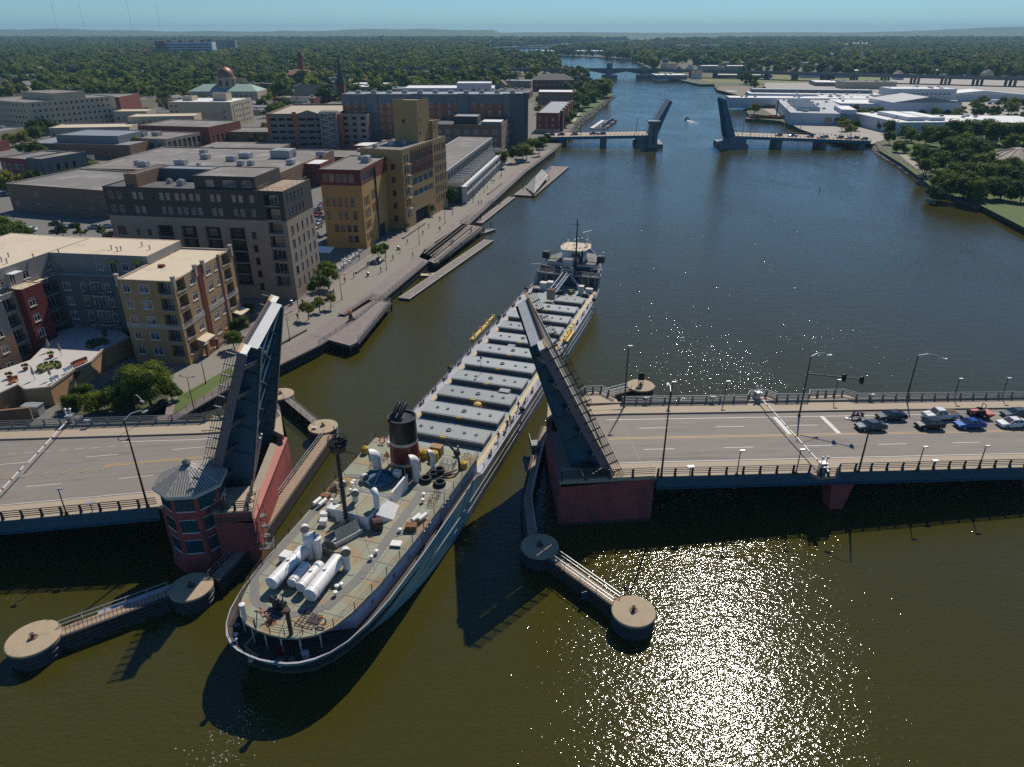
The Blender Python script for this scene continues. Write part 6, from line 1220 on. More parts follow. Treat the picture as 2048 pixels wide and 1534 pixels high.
armlamp('thin tall pole at the far corner of the right pier', 33.2, 18.1, 11.0); armlamp('near-edge lamp with long arm beyond the red column', 62.1, -2.0, 8.2, (-2.2,1.9))
armlamp('signal mast with long slanted arm and two traffic signals', 61.4, 14.6, 10.6, (3.6,1.0), (7.0,-3.5)); armlamp('far-edge lamp with long arm behind the white pickup', 83.2, 19.6, 8.4, (4.2,-.9))
for s, w, lb in [(44.2,-1.9,'short lamp post on the near railing closest to the right pier'),(52.8,-2.0,'short near-railing lamp just before the barrier'),(71,-2.0,'short near-railing lamp past the red column'),(80.4,-2.1,'short near-railing lamp by the right edge of the photo'),(-44.1,-1.7,'short lamp post on the near railing of the left bridge half'),
    (41.4,19.5,'short lamp on the far railing nearest the right pier'),(50.6,19.5,'second short lamp on the far railing'),(70,19.6,'short lamp in the far railing bay behind the signal mast'),(92,19.6,'short far-railing lamp above the tractor trailer'),(101,19.6,'short far-railing lamp at the right edge')]: armlamp(lb, s, w, 4.0)
armlamp('lamp with curved arm on the far railing of the left bridge half', -43, 21.6, 5.0, (1.5,-1.2))
def barrier(label, s, w0, w1, wgt):
    z = dz(s); t = thing('barrier_gate', label, 'barrier', BP(s, w0, z), BR); d = 1 if w1 > w0 else -1; L_ = abs(w1-w0)
    m = MB(); m.cbox((0,0,.75), (.9,.8,1.5)); m.cbox((0,-.6*d,1.1), (.7,.5,.8)); m.cbox((0,0,1.65), (1.0,.9,.2)); m.build('gate_housing', M['galv'], t)
    m = MB()
    for x in (-.35,.35): m.bar((x,0,1.5), (x,-.2*d,2.6), .1); m.tube((x,-.1*d,2.7), (x,-.3*d,2.7), .2, 10)
    m.bar((-.5,0,2.3), (.5,0,2.3), .08); m.build('warning_lights', M['white'], t)
    m = MB(); m.bar((0,0,1.15), (0,d*L_,1.15), .13, .18); m.build('gate_arm', M['white'], t)
    m = MB()
    for k in range(int(L_/2.2)): y = 1.5+k*2.2; m.cbox((0,d*y,1.15), (.15,.35,.2))
    m.build('gate_stripe', mat('dark_red_stripe', (.25,.02,.02), .6), t)
    m = MB(); m.bar((0,0,1.1), (0,-d*1.6,1.1), .4, .5); m.build('counterweight', M['rail'], t)
barrier('white barrier gate closed across the far lanes of the right half', 56.6, 19.9, 8.6, 1); barrier('white barrier gate closed across the near lanes of the right half', 56.6, -1.9, 8.3, 1)
barrier('white barrier gate closed across the far lanes of the left half', -54.3, 23.3, 10.5, 1); barrier('white barrier gate reaching in from the lower left corner of the road', -54.5, -1.9, 9.6, 1)
for s, w in ((48.5,19.3),(37.2,19.3),(76.5,19.3),(37.6,-1.5),(73.8,-1.5),(-41,-1.5),(-51,21.9)):
    m = MB(); m.cbox((0,0,1.35), (.9,.5,.16)); m.cbox((0,0,.6), (.12,.12,1.3)); tag(m.build('navigation_light', M['galv'], loc=BP(s,w,dz(s)), rz=BR), 'small grey light box clamped to the bridge railing', 'light box', 'grey light boxes on the bridge railing')
# vehicles on the bridge
def bcar(kind, col, s, w, label): return car(kind, col, BP(s, w, dz(s)+.0), BR, label)
bcar('sedan', 'slate', 71.0, 10.1, 'dark slate saloon first in the near queue lane beside the motorcycle'); bcar('sedan', 'navy', 76.4, 13.2, 'dark navy saloon behind the motorcycle in the far lane'); bcar('hatch', 'black', 81.0, 10.1, 'black estate car second in the near queue lane')
bcar('sedan', 'blue', 87.9, 10.1, 'bright blue saloon third in the near queue lane'); bcar('sedan', 'white', 95.4, 10.2, 'white saloon cut by the right edge of the photo'); bcar('sedan', 'slate', 98.6, 13.3, 'grey blue saloon behind the tractor trailer at the right edge')
pk = bcar('pickup', 'white', 84.9, 13.1, 'white pickup truck towing a small red tractor'); m = MB(); m.box(.9,2.6,-.85,.85,1.0,1.17); m.build('cargo_bed', M['rust_bn'], pk)
t = thing('tractor', 'small red tractor with roll bar on a trailer behind the white pickup', 'tractor', BP(91.2, 13.1, dz(91)), BR); m = MB(); m.box(-2.6,2.2,-.95,.95,.45,.58); m.bar((-4.0,0,.5), (-2.6,0,.5), .1); m.build('trailer', M['dkmetal'], t)
RED = mat('faded_red_paint', (.42,.07,.05), .5); m = MB(); m.box(-1.1,.2,-.3,.3,1.0,1.5); m.box(.2,.9,-.4,.4,.95,1.15); m.add([(-1.1,-.3,1.5),(-1.1,.3,1.5),(-1.3,.25,1.1),(-1.3,-.25,1.1)], [(0,1,2,3)]); m.build('body', RED, t)
m = MB(); m.bar((.9,-.4,1.1), (1.0,-.4,2.5), .08); m.bar((.9,.4,1.1), (1.0,.4,2.5), .08); m.bar((1.0,-.4,2.5), (1.0,.4,2.5), .08); m.build('roll_bar', M['blk'], t); m = MB(); m.box(1.3,2.6,-.9,.9,.6,1.0); m.build('mower_deck', RED, t); m = MB(); m.cbox((.5,0,1.3), (.5,.5,.12)); m.cbox((.75,0,1.6), (.1,.5,.5)); m.build('seat', M['blk'], t)
for x, r_ in ((-.9,.36),(.6,.55)):
    for y in (-.55,.55): m = MB(); m.tube((x,y-.15,.58+r_), (x,y+.15,.58+r_), r_, 14); m.build('wheel', M['tyre'], t)
for x in (-.8,.4):
    for y in (-1.05,1.05): m = MB(); m.tube((x+1,y-.1,.32), (x+1,y+.1,.32), .32, 12); m.build('trailer_wheel', M['tyre'], t)
# ---------------------------------------------------------------- the freighter
SA = R(18); SO = Vector((-22.9, 47.9, 0))+Vector((cos(SA), -sin(SA), 0))*-3.6+Vector((sin(SA), cos(SA), 0))*2.8
ship = thing('cargo_ship', 'long grey-green lake freighter with black and red funnel passing between the raised bridge leaves', 'ship', SO, -SA)
def interp(tab, y):
    for (a, va), (b, vb) in zip(tab[:-1], tab[1:]):
        if a <= y <= b: return va+(vb-va)*(y-a)/(b-a)
    return tab[0][1] if y < tab[0][0] else tab[-1][1]
HW = [(0,0),(.12,1.4),(.4,2.9),(.9,4.1),(1.8,5.3),(3.2,6.4),(5,7.3),(8,8.1),(12,8.6),(20,8.95),(30,9.1),(116,9.1),(122,8.9),(128,8.4),(134,7.4),(139,6.0),(143,4.4),(146,2.9),(148.4,1.5),(149.6,.5),(150,0)]
HWW = [(5,0),(7,1.9),(10,4.0),(14,6.2),(20,8.1),(28,8.9),(34,9.05),(114,9.05),(122,8.2),(130,6.2),(137,4.0),(143,1.8),(147,.4),(148,0)]
ZR = [(0,5.5),(37,5.25),(38,5.25),(40.5,4.15),(110,4.15),(127,4.6),(128.5,7.3),(140,7.8),(150,8.6)]
ys = [0,.12,.4,.9,1.8,3.2,5,8,12,16,20,25,30,34,37.5,38.2,40.5,50,60,70,80,90,100,110,116,122,127,128.5,131,134,139,143,146,148.4,149.6,150]
def hullpt(y, sgn, lvl):
    zr = interp(ZR, y); hr = interp(HW, y); yw = 5+(y/30)*(25) if y < 30 else (y if y < 110 else 110+(y-110)*38/40.); hw_ = interp(HWW, yw)
    f = {0:0., 1:.18, 2:.5, 3:.8, 4:1.}[lvl]; e = f**(1.25 if y > 30 else .75)
    zz = -.9+(zr+.9)*f; return (sgn*(hw_+(hr-hw_)*e), yw+(y-yw)*e, zz)
def hullz(y, sg, z):
    zr = interp(ZR, y); yw = 5+(y/30)*25 if y < 30 else (y if y < 110 else 110+(y-110)*38/40.); f = (z+.9)/(zr+.9); e = f**(1.25 if y > 30 else .75); hr = interp(HW, y); hw_ = interp(HWW, yw)
    return (sg*max(0, hw_+(hr-hw_)*e-.2), yw+(y-yw)*e+(.25 if y < 6 else 0), z)
m = MB()
for sg in (1, -1):
    k0 = len(m.v)
    for y in ys:
        for l in range(5): m.v.append(hullpt(y, sg, l))
    for i in range(len(ys)-1):
        for l in range(4):
            a = k0+i*5+l; f = (a, a+5, a+6, a+1); m.f.append(f if sg > 0 else f[::-1]); m.mi.append(1 if l == 0 else (2 if ys[i] > 38 else 0))
m.build('hull', [M['hull'], M['hull_red'], M['hull_grey']], ship, smooth=False)
m = MB()
for sg in (1, -1):
    for i in range(len(ys)-1):
        y0, y1 = ys[i], ys[i+1]; a, b = Vector(hullpt(y0, sg, 4)), Vector(hullpt(y1, sg, 4)); ia, ib = a*1, b*1
        ia.x -= sg*min(.11, abs(a.x)); ib.x -= sg*min(.11, abs(b.x)); 
        if y0 < 2: ia.y += .2
        if y1 < 2: ib.y += .2
        m.quad(a, b, ib, ia, 0); la, lb = hullz(y0, sg, a.z-1.3), hullz(y1, sg, b.z-1.3); m.quad(ia, ib, lb, la, 1 if y0 < 40 else 0)
m.build('bulwark_rail', [M['lavdeck'], M['darkdeck']], ship)
for z in (1.5, 2.7):
    for sg in (1, -1):
        m = MB(); pts = []
        for y in [20,25,30,34,37.5,45,60,80,100,110,116,122,127,131,134,139]:
            zr = interp(ZR, y); f = (z+.9)/(zr+.9); hr = interp(HW, y); yw = 5+(y/30)*25 if y < 30 else (y if y < 110 else 110+(y-110)*38/40.); hw_ = interp(HWW, yw); e = f**(1.25 if y > 30 else .75)
            pts.append((sg*(hw_+(hr-hw_)*e+.04), yw+(y-yw)*e, z))
        for a, b in zip(pts[:-1], pts[1:]): m.bar(a, b, .07, .09)
        m.build('rubbing_strake', M['hull_grey'], ship)
# decks
def outline(y0, y1, inset=.15, ps=0, ss=0):
    q = [y for y in ys if y0 <= y <= y1]; q = sorted(set([y0]+q+[y1]))
    return [(max(.02, interp(HW,y)-inset-ss), y+(.2 if y < 1 else 0)) for y in q]+[(-max(.02, interp(HW,y)-inset-ps), y+(.2 if y < 1 else 0)) for y in q[::-1]]
m = MB(); m.prism(outline(0, 40.5), 3.9, 4.2); m.build('after_main_deck', M['darkdeck'], ship)
m = MB(); m.prism(outline(40.5, 128.6), 3.7, 4.0); m.build('spar_deck', M['shipdeck'], ship)
m = MB()
for sg in (1, -1):
    q = [40.5, 60, 90, 116, 122, 128.3]
    for a, b in zip(q[:-1], q[1:]): wa, wb = interp(HW,a)-.2, interp(HW,b)-.2; m.quad((sg*7.65,a,4.012), (sg*7.65,b,4.012), (sg*wb,b,4.012), (sg*wa,a,4.012))
m.build('side_deck', M['lavdeck'], ship)
for sg in (1, -1): m = MB(); m.quad((sg*7.28,41,4.02), (sg*7.65,41,4.02), (sg*7.65,127,4.02), (sg*7.28,127,4.02)); m.build('yellow_safety_line', M['deck_yellow'], ship)
# boat deck aft and cabin below it
def bd(y): return interp([(2.2,0.02),(2.3,1.6),(2.7,3.0),(3.6,4.4),(5.2,5.5),(8,6.4),(12,7.0),(20,7.5),(30,7.9),(41,8.1)], y)
bys = [2.2,2.3,2.7,3.6,5.2,8,12,16,20,25,30,36,41]
BD = [(bd(y)+.25*min(1,(y-2.2)/4), y) for y in bys]+[(-bd(y)-.3 if y > 2.5 else -bd(y), y) for y in bys[::-1]]
m = MB(); m.prism(BD, 6.55, 6.8); m.build('boat_deck', M['boatdeck'], ship)
def cabin(y): return bd(y)+.1
cy = [6.5,8,12,20,30,40.6]; CB = [(3.6,6.5)]+[(cabin(y), y) for y in cy[1:]]+[(-cabin(y)-.3, y) for y in cy[:0:-1]]+[(-4.6,6.5)]
m = MB(); m.prism(CB, 4.1, 6.56); m.build('after_cabin', mat('pale_blue_white_paint', (.42,.45,.52), .5, var=.08, streak=3), ship)
for y in (11, 15.5, 19, 24, 31, 35):
    m = MB(); x = cabin(y)+.02; m.cbox((x,y,5.4), (.06,.5,.5)); m.build('cabin_window', M['glass'], ship)
for y in (22.5, 27.8):
    for d_ in (0, .9, 1.8): m = MB(); x = cabin(y)+.3; m.bar((x-.4,y+d_,4.2), (x+.1,y+d_,6.85), .28, .12); m.build('pilot_ladder', M['lavdeck'], ship)
for x, y in ((4.4,4.4),(2.9,3.0),(1.0,2.5),(-.9,2.5),(-2.7,2.8),(-4.5,3.7),(-5.8,5.0)): m = MB(); m.tube((x,y,4.2), (x,y,6.6), .09, 7); m.build('deck_post', M['white_d'], ship)
m = MB(); m.quad((-3.6,1.9,4.21), (-3.3,1.9,4.21), (-3.3,4.6,4.21), (-3.6,4.6,4.21)); m.quad((-3.6,1.9,4.212), (-1.2,1.1,4.212), (-1.2,1.4,4.212), (-3.6,2.2,4.212)); m.build('yellow_deck_marking', M['yellow_line'], ship)
for (x, y, r_, h, mm_) in ((-4.9,2.6,.28,.7,'white'),(-4.6,2.0,.25,.5,'white'),(-1.6,.7,.3,.4,'cream'),(1.6,1.1,.35,.6,'rail'),(2.6,1.7,.3,.6,'rail'),(-6.0,5.2,.35,.8,'rail'),(-5.6,3.8,.3,.7,'rail'),(.8,2.4,.35,1.2,'stk_red'),(3.4,2.9,.4,.5,'white_d')):
    m = MB(); m.lathe([(r_,0),(r_*.7,h*.4),(r_*.7,h*.7),(r_*1.1,h),(0,h*1.05)], (x,y,4.2), 10); m.build('bollard', M[mm_], ship)
m = MB(); m.tube((-3.6,1.3,4.2), (-3.6,1.3,5.8), .05); m.tube((-3.6,1.3,5.8), (-3.6,1.3,6.0), .14); m.build('stern_light', M['white'], ship)
# grey walkway paint
m = MB()
def wline(pts, w=1.05, z=6.812):
    P3 = [Vector((x,y,z)) for x, y in pts]
    for i, (a, b) in enumerate(zip(P3[:-1], P3[1:])):
        t_ = (b-a).normalized(); n_ = Vector((-t_.y,t_.x,0))*w/2; dz_ = Vector((0,0,.001*i)); m.quad(a-n_+dz_, b-n_+dz_, b+n_+dz_, a+n_+dz_)
wline([(-6.9,30.5),(-7.0,20),(-6.8,9.2)]); wline([(-6.9,9.2),(-4.4,5.8),(-.5,4.5)], .95, 6.82); wline([(-.5,4.5),(3.3,7.3)], .9, 6.83); wline([(3.4,7.2),(4.6,12.5),(4.3,31)], 1.1, 6.84); wline([(4.6,20.5),(7,22.5)], .9, 6.85); wline([(2.2,30.5),(7.3,31.2)], 1.0, 6.85); wline([(-7,30.5),(-3,31)], .9, 6.86)
m.build('walkway_paint', M['walkgrey'], ship)
m = MB()
for k in range(13): y = 3.6+k*3; m.quad((-bd(y)-.2,y,6.825), (bd(y)+.1,y,6.825), (bd(y)+.1,y+.06,6.825), (-bd(y)-.2,y+.06,6.825))
for x in (-5.4,-2.7,0,2.7,5.5): m.quad((x,6,6.827), (x+.05,6,6.827), (x+.05,40.5,6.827), (x,40.5,6.827))
for k in range(26): y = 43+k*3.33; m.quad((-9.0,y,4.016), (9.0,y,4.016), (9.0,y+.06,4.016), (-9.0,y+.06,4.016))
m.build('plate_seams', M['walkgrey'], ship, kind='stuff')
def cowl(x, y, z, r_, h, yaw, scale_b=1.5):
    m = MB(); d = Vector((cos(yaw), sin(yaw), 0)); n = 7; pts = [Vector((0,0,0)), Vector((0,0,h-r_))]; rs = [r_, r_]
    for i in range(1, n+1):
        a = i/n*pi*.5; pts.append(Vector((0,0,h-r_))+d*(r_*1.15*(1-cos(a)))+Vector((0,0,r_*1.15*sin(a)))); rs.append(r_*(1+(scale_b-1)*i/n))
    prev = pts[-1]+d*.25; rr_ = rs[-1]*1.03; m.sweep(pts+[prev], rs+[rr_], 16); o = m.build('cowl_ventilator', M['white'], ship, (x,y,z), smooth=True)
    m = MB(); m.tube(prev+d*.02, prev+d*.06, rr_*.93, 14); m.build('cowl_mouth', M['rail'], o)
cowl(2.5,32.3,6.8,.52,3.4,-2.4); cowl(3.4,35.8,6.8,.32,2.6,-2.4); cowl(-3.0,31.6,6.8,.6,3.5,-2.5); cowl(-2.6,35.6,6.8,.32,3.0,-2.6); cowl(-4.6,25.0,6.8,.42,2.9,-.8,1.2); cowl(1.6,22.8,8.7,.38,2.1,2.4,1.15); cowl(-1.6,23.2,8.7,.36,1.5,-1.0,1.4)
cowl(-4.1,15.6,6.8,.42,2.9,-.9,1.2); cowl(2.5,13.5,6.8,.45,2.8,-.9,1.2); cowl(-2.6,13.9,6.8,.5,2.9,.4,1.3); cowl(-3.2,28.0,6.8,.42,2.3,-.5,1.2)
m = MB(); m.tube((-1.7,14.2,6.8), (-1.7,14.2,9.4), .5, 14); m.lathe([(.62,0),(.62,.35),(0,.45)], (-1.7,14.2,9.35), 14); m.build('mushroom_ventilator', M['white'], ship)
for x, y, h in ((-5.7,23.9,.9),(5.0,29.1,.6),(5.4,27.9,.6),(4.5,16.8,.6),(4.4,15.7,.6),(3.4,10.6,.55),(3.5,9.2,.6),(3.1,10.2,.5),(-4.6,26.8,.8),(-5.2,28.8,.8),(5.3,21.4,.5)):
    m = MB(); m.tube((0,0,0), (0,0,h*.7), .13, 8); m.lathe([(.26,0),(.26,.2),(0,.28)], (0,0,h*.65), 10); m.build('mushroom_vent', M['white'], ship, (x,y,6.8))
# funnel
m = MB(); N_ = 28
def fr(z): return 2.12-.30*(z-6.8)/8.6
for z0, z1, mi in ((6.8,8.5,0),(8.5,8.95,2),(8.95,11.6,1),(11.6,12.05,2),(12.05,15.4,0)): m.lathe([(fr(z0),z0),(fr(z1),z1)], n=N_, m=mi) if False else m.tube((0,34.2,z0), (0,34.2,z1), fr(z0), N_, r1=fr(z1), m=mi, cap=False)
m.lathe([(fr(15.4),15.2),(fr(15.4)+.16,15.3),(fr(15.4)+.16,15.48),(fr(15.4)-.05,15.48),(fr(15.4)-.1,15.1),(0,15.1)], (0,34.2,0), N_, m=3)
FN = m.build('funnel', [M['blk'], M['stk_red'], M['cream'], M['dkmetal']], ship, smooth=True)
m = MB()
for a0 in (-2.05,):   # dark block emblem on the red band
    for (du, z0, z1, w_) in ((0,9.5,11.0,.5),(.42,10.9,11.15,.4)):
        q = []
        for i in range(5):
            a = a0+du/2+(-.5+i/4)*w_*.5; q.append(a)
        for a, b in zip(q[:-1], q[1:]): r0, r1 = fr(z0)+.02, fr(z1)+.02; m.quad((r0*cos(a),34.2+r0*sin(a),z0), (r0*cos(b),34.2+r0*sin(b),z0), (r1*cos(b),34.2+r1*sin(b),z1), (r1*cos(a),34.2+r1*sin(a),z1))
    for k in (-1.05, 1.35):
        a = a0+k; b = a+.3; r0, r1 = fr(9.7)+.02, fr(11.2)+.02; m.quad((r0*cos(a),34.2+r0*sin(a),9.7), (r0*cos(b),34.2+r0*sin(b),9.7), (r1*cos(b),34.2+r1*sin(b),11.2), (r1*cos(a),34.2+r1*sin(a),11.2))
m.build('emblem', M['blk'], FN)
for x in (-.62, .25):
    m = MB(); m.sweep([(x-.5,32.7,15.1), (x-.3,33.0,15.6), (x-.1,33.5,16.1), (x-.05,34.5,16.7), (x-.1,35.2,16.9)], [.34]*5, 12); m.build('exhaust_pipe', M['blk'], FN, smooth=True)
for x, y in ((-.9,30.9),(-.3,30.8),(1.3,31.3)): m = MB(); m.tube((x,y,6.8), (x,y,9.2), .07); m.build('pipe', M['cream'], ship)
# deckhouses
m = MB(); m.prism([(-4.0,26.2),(1.9,25.9),(2.1,30.4),(-1.0,31.2),(-3.6,30.6)], 6.8, 8.4); m.build('engine_casing', M['white'], ship)
m = MB(); m.prism([(-3.95,26.3),(1.85,26.0),(2.0,30.3),(-1.0,31.1),(-3.55,30.5)], 8.4, 8.46); m.build('casing_top', M['boatdeck'], ship)
m = MB(); m.lathe([(1.0,0),(1.0,.5),(.92,.5),(.92,.12),(0,.12)], n=20); o = m.build('blue_casing_well', M['bluebox'], ship, (-1.2,28.7,8.46)); o.scale = (2.1,1.9,1)
m = MB(); m.bar((-2.0,27.6,8.7), (-1.4,29.9,9.3), .12); m.bar((-1.1,27.2,8.7), (-1.4,29.9,9.3), .12); m.build('brace', M['galv'], ship)
m = MB(); m.box(1.95,2.2,25.9,30.4,6.8,9.0); m.build('casing_screen', M['white'], ship)
m = MB(); m.cbox((.9,30.0,9.1), (.9,.8,.9)); 
for k in range(3): m.tube((.6+k*.25,29.9,9.5), (.7+k*.25,29.6,9.9), .09)
m.build('winch_box', M['white'], ship)
m = MB(); m.prism([(-3.3,20.9),(1.5,20.6),(1.9,24.8),(-2.6,25.0)], 6.8, 8.7); m.build('deckhouse', M['white'], ship); m = MB(); m.prism([(-3.2,21),(1.4,20.7),(1.8,24.7),(-2.5,24.9)], 8.7, 8.74); m.build('deckhouse_top', M['boatdeck'], ship)
m = MB(); m.box(-5.0,-3.2,21.6,22.8,6.8,8.0); m.build('locker', M['white'], ship)
m = MB(); m.add([(1.9,21.8,6.8),(3.4,23.4,6.8),(2.9,26.2,7.0),(1.7,24.8,8.7),(1.9,21.8,8.4)], [(0,1,2,3,4)]); m.add([(1.8,21.8,6.8),(3.3,23.4,6.8),(2.8,26.2,7.0),(1.6,24.8,8.7),(1.8,21.8,8.4)], [(4,3,2,1,0)]); m.build('wing_plate', M['white'], ship)
m = MB(); m.tube((2.0,20.9,7.55), (2.9,21.5,7.55), .75, 16); m.tube((1.9,20.8,7.55), (2.0,20.9,7.55), .85, 16); m.build('cable_reel', M['rust_bn'], ship)
m = MB(); m.prism([(-2.6,16.9),(-.6,16.2),(1.2,19.8),(-1.2,20.4)], 6.8, 7.5); m.build('skylight_coaming', M['galv'], ship)
m = MB(); m.add([(-.6,16.6,7.6),(.9,19.6,7.6),(.2,20.0,8.6),(-1.2,17.2,8.6)], [(0,1,2,3),(3,2,1,0)]); m.add([(-2.6,17.2,7.6),(-1.3,20,7.6),(-.9,19.8,8.5),(-2.0,17.0,8.5)], [(0,1,2,3),(3,2,1,0)]); m.build('skylight_flap', mat('pale_grey_green_paint', (.30,.33,.30), .6), ship)
m = MB()
for k in range(12):
    a, b = pi*1.15+k*.13, pi*1.15+(k+1)*.13; R_ = 3.2; cx, cy_2 = .2, 17.6
    m.quad((cx+R_*cos(a), cy_2+R_*sin(a), 6.8), (cx+R_*cos(b), cy_2+R_*sin(b), 6.8), (cx+R_*cos(b), cy_2+R_*sin(b), 8.0), (cx+R_*cos(a), cy_2+R_*sin(a), 8.0))
m.build('curved_screen', mat('olive_grey_screen', (.13,.13,.10), .7), ship)
m = MB(); m.box(-5.6,-4.0,12.1,13.3,6.9,7.7); m.build('life_locker', M['white'], ship)
for x, y in ((-4.4,19.8),(-5.1,21.1)): m = MB(); m.cbox((x,y,7.25), (.9,.8,.75), .3); m.build('vent_box', M['white'], ship)
m = MB(); m.cbox((6.0,19.0,7.1), (1.3,1.0,.12), .2); m.build('hatch_lid', M['white'], ship)
for (x0,y0,x1,y1,r_,z) in ((-3.35,7.6,-3.1,13.4,.78,8.0),(-1.5,8.6,-1.6,11.6,.60,7.7),(-.1,8.2,-.05,12.1,.64,7.8),(1.65,7.3,1.5,13.4,.82,8.0)):
    m = MB(); a, b = Vector((x0,y0,z)), Vector((x1,y1,z)); m.tube(a, b, r_, 20); d = (b-a).normalized(); m.tube(a-d*.12, a, r_*.8, 20, r1=r_); m.tube(b, b+d*.12, r_, 20, r1=r_*.8); mid = a.lerp(b,.55); m.tube(mid+Vector((0,0,r_-.05)), mid+Vector((0,0,r_+.15)), .22, 10)
    for f in (.12,.5,.88): c = a.lerp(b, f); m.tube(c-d*.04, c+d*.04, r_+.02, 20)
    m.build('white_tank', M['white'], ship, smooth=True)
    m = MB()
    for f in (.15,.5,.85): c = a.lerp(b, f); m.cbox((c.x,c.y,(6.8+z)/2-.1), (r_*1.3,.18,z-6.8-.2))
    m.build('tank_saddle', M['rail'], ship)
m = MB(); m.cbox((-.9,5.3,7.1), (1.5,1.1,.6)); m.tube((-1.6,5.5,7.7), (-.3,5.5,7.7), .42, 14)
for k in range(9): r5 = random.Random(k); m.bar((-1.6+r5.random()*1.4,4.8+r5.random(),6.9), (-1.6+r5.random()*1.4,4.8+r5.random(),8.6+r5.random()*.6), .13)
m.tube((-2.3,5.8,7.7), (-1.7,5.8,7.7), .4, 12); m.build('stern_winch', M['dkmetal'], ship)
m = MB(); m.tube((-3.7,3.2,6.8), (-3.7,3.2,8.8), .27, 12); m.lathe([(.33,0),(.33,.15),(0,.2)], (-3.7,3.2,8.75), 12); m.build('white_pipe_vent', M['white'], ship)
m = MB(); m.tube((2.1,2.9,6.8), (2.0,3.0,9.9), .22, 10, r1=.24); m.lathe([(.36,0),(.36,.25),(0,.35)], (2.0,3.0,9.8), 10); m.build('rusty_pipe_vent', M['rust_bn'], ship)
m = MB(); m.lathe([(.62,0),(.62,.02)], (-.9,3.7,6.82), 18); m.build('round_manhole', M['rust'], ship)
m = MB()
for k in range(14): r5 = random.Random(50+k); x, y = -2.9+r5.random()*1.4, 4.0+r5.random(); m.bar((x,y,6.85), (x+r5.uniform(-.7,.7), y+r5.uniform(-.5,.5), 6.95), .09)
m.build('mooring_rope', mat('pink_rope', (.38,.18,.15), .8), ship)
m = MB(); a = Vector((-3.6,4.2,6.9)); 
m.bar((-3.2,4.6,6.9), (-1.0,2.8,8.4), .07); m.bar((3.0,4.0,6.9), (2.1,2.9,9.0), .06); m.bar((.9,2.6,6.9), (2.0,3.0,9.4), .06); m.bar((-1.8,2.4,6.9),(-1.8,2.4,8.3),.06)
for k in range(5): m.bar((1.7+k*.5,4.0,6.9), (1.7+k*.5,6.2,6.9+.25*(k%2)), .06)
for k in range(4): m.bar((1.6,4.2+k*.6,6.95), (3.9,4.2+k*.6,6.95), .06)
m.build('stern_frame', M['rust_bn'], ship)
m = MB(); m.box(2.6,4.0,4.9,5.9,6.83,6.95); m.build('grating', M['dkmetal'], ship)
def ring(x, y, z, r_, tilt, col):
    m = MB()
    for k in range(12): a, b = k*pi/6, (k+1)*pi/6; A = Vector((r_*cos(a), r_*sin(a)*cos(tilt), r_*sin(a)*sin(tilt))); B = Vector((r_*cos(b), r_*sin(b)*cos(tilt), r_*sin(b)*sin(tilt))); m.tube(A, B, r_*.22, 6)
    return m.build('lifebuoy' if col != 'rope' else 'hose_coil', M[col], ship, (x,y,z))
ring(4.5,5.0,7.4,.42,1.2,'orange'); ring(-6.5,39.6,7.4,.42,1.2,'orange'); ring(5.4,39.9,7.3,.45,1.2,'rope')
for x, y, r_ in ((3.7,32.6,.75),(5.9,32.3,.75),(4.1,34.1,.62),(4.6,35.2,.7)):
    for k in range(3): ring(x+.04*k, y, 6.98+k*.16, r_-.04*k, 0, 'rope')
m = MB()
for k in range(3):
    pts = [Vector((4.6,34.6-k*.9,7.0)), Vector((5.8,35.0-k*.4,7.0)), Vector((7.0,35.9,7.2))]; m.path(pts, .09, 6)
m.build('fuel_hose', M['rope'], ship)
m = MB(); m.path([(7.2,36.3,6.8),(7.2,36.3,8.6),(6.6,36.6,9.6),(4.6,37.4,10.9)], .17, 8); m.build('davit_crane', M['blk'], ship); m = MB(); m.tube((5.4,40.4,4.0),(5.4,40.4,8.2), .16, 8); m.build('king_post', M['rail'], ship)
for i, (x, y, w, h) in enumerate(((-.1,37.9,1.2,1.5),(1.2,38.1,1.1,1.3),(2.7,37.9,1.2,1.6),(-7.6,36.5,.95,1.2),(7.4,37.4,1.0,1.0))):
    m = MB(); m.lathe([(w*.55,0),(w*.6,h*.3),(w*.5,h*.8),(w*.15,h),(0,h)], n=9); o = m.build('tarpaulin_cover', M['tarp_y'], ship, (x,y,6.8)); o.rotation_euler = (0,0,i)
m = MB(); m.cbox((2.5,39.3,7.6), (1.7,1.2,1.5)); m.build('tan_locker', M['canvas'], ship)
r5 = random.Random(3); m = MB(); gx, gy = 7, 9
for j in range(gy):
    for i in range(gx): m.v.append((-8.2+i*.38+j*.03, 26.2+j*.45, 6.85+(1.0*sin(pi*i/(gx-1))*sin(pi*j/(gy-1))**.6)*(.75+.5*r5.random())))
for j in range(gy-1):
    for i in range(gx-1): a = j*gx+i; m.f.append((a,a+1,a+gx+1,a+gx)); m.mi.append(0)
m.build('canvas_covered_boat', M['canvas'], ship)
for x, y in ((6.3,24.0),(7.0,24.4)) : m = MB(); m.tube((x-.2,y-.7,7.35), (x+.2,y+.7,7.35), .3, 14); m.build('life_raft_canister', M['white'], ship)
m = MB(); m.cbox((6.4,22.3,7.2), (1.4,1.0,.75), .3); m.build('tan_box', M['rust'], ship); 
for x, y in ((-7.5,23.3),(-6.7,23.3)): m = MB(); m.tube((x-.1,y-.7,7.3), (x+.1,y+.7,7.3), .28, 12); m.build('life_raft_canister', M['white'], ship)
m = MB(); m.cbox((-7.2,24.8,7.1), (1.2,.8,.6)); m.build('tan_box', M['rust'], ship)
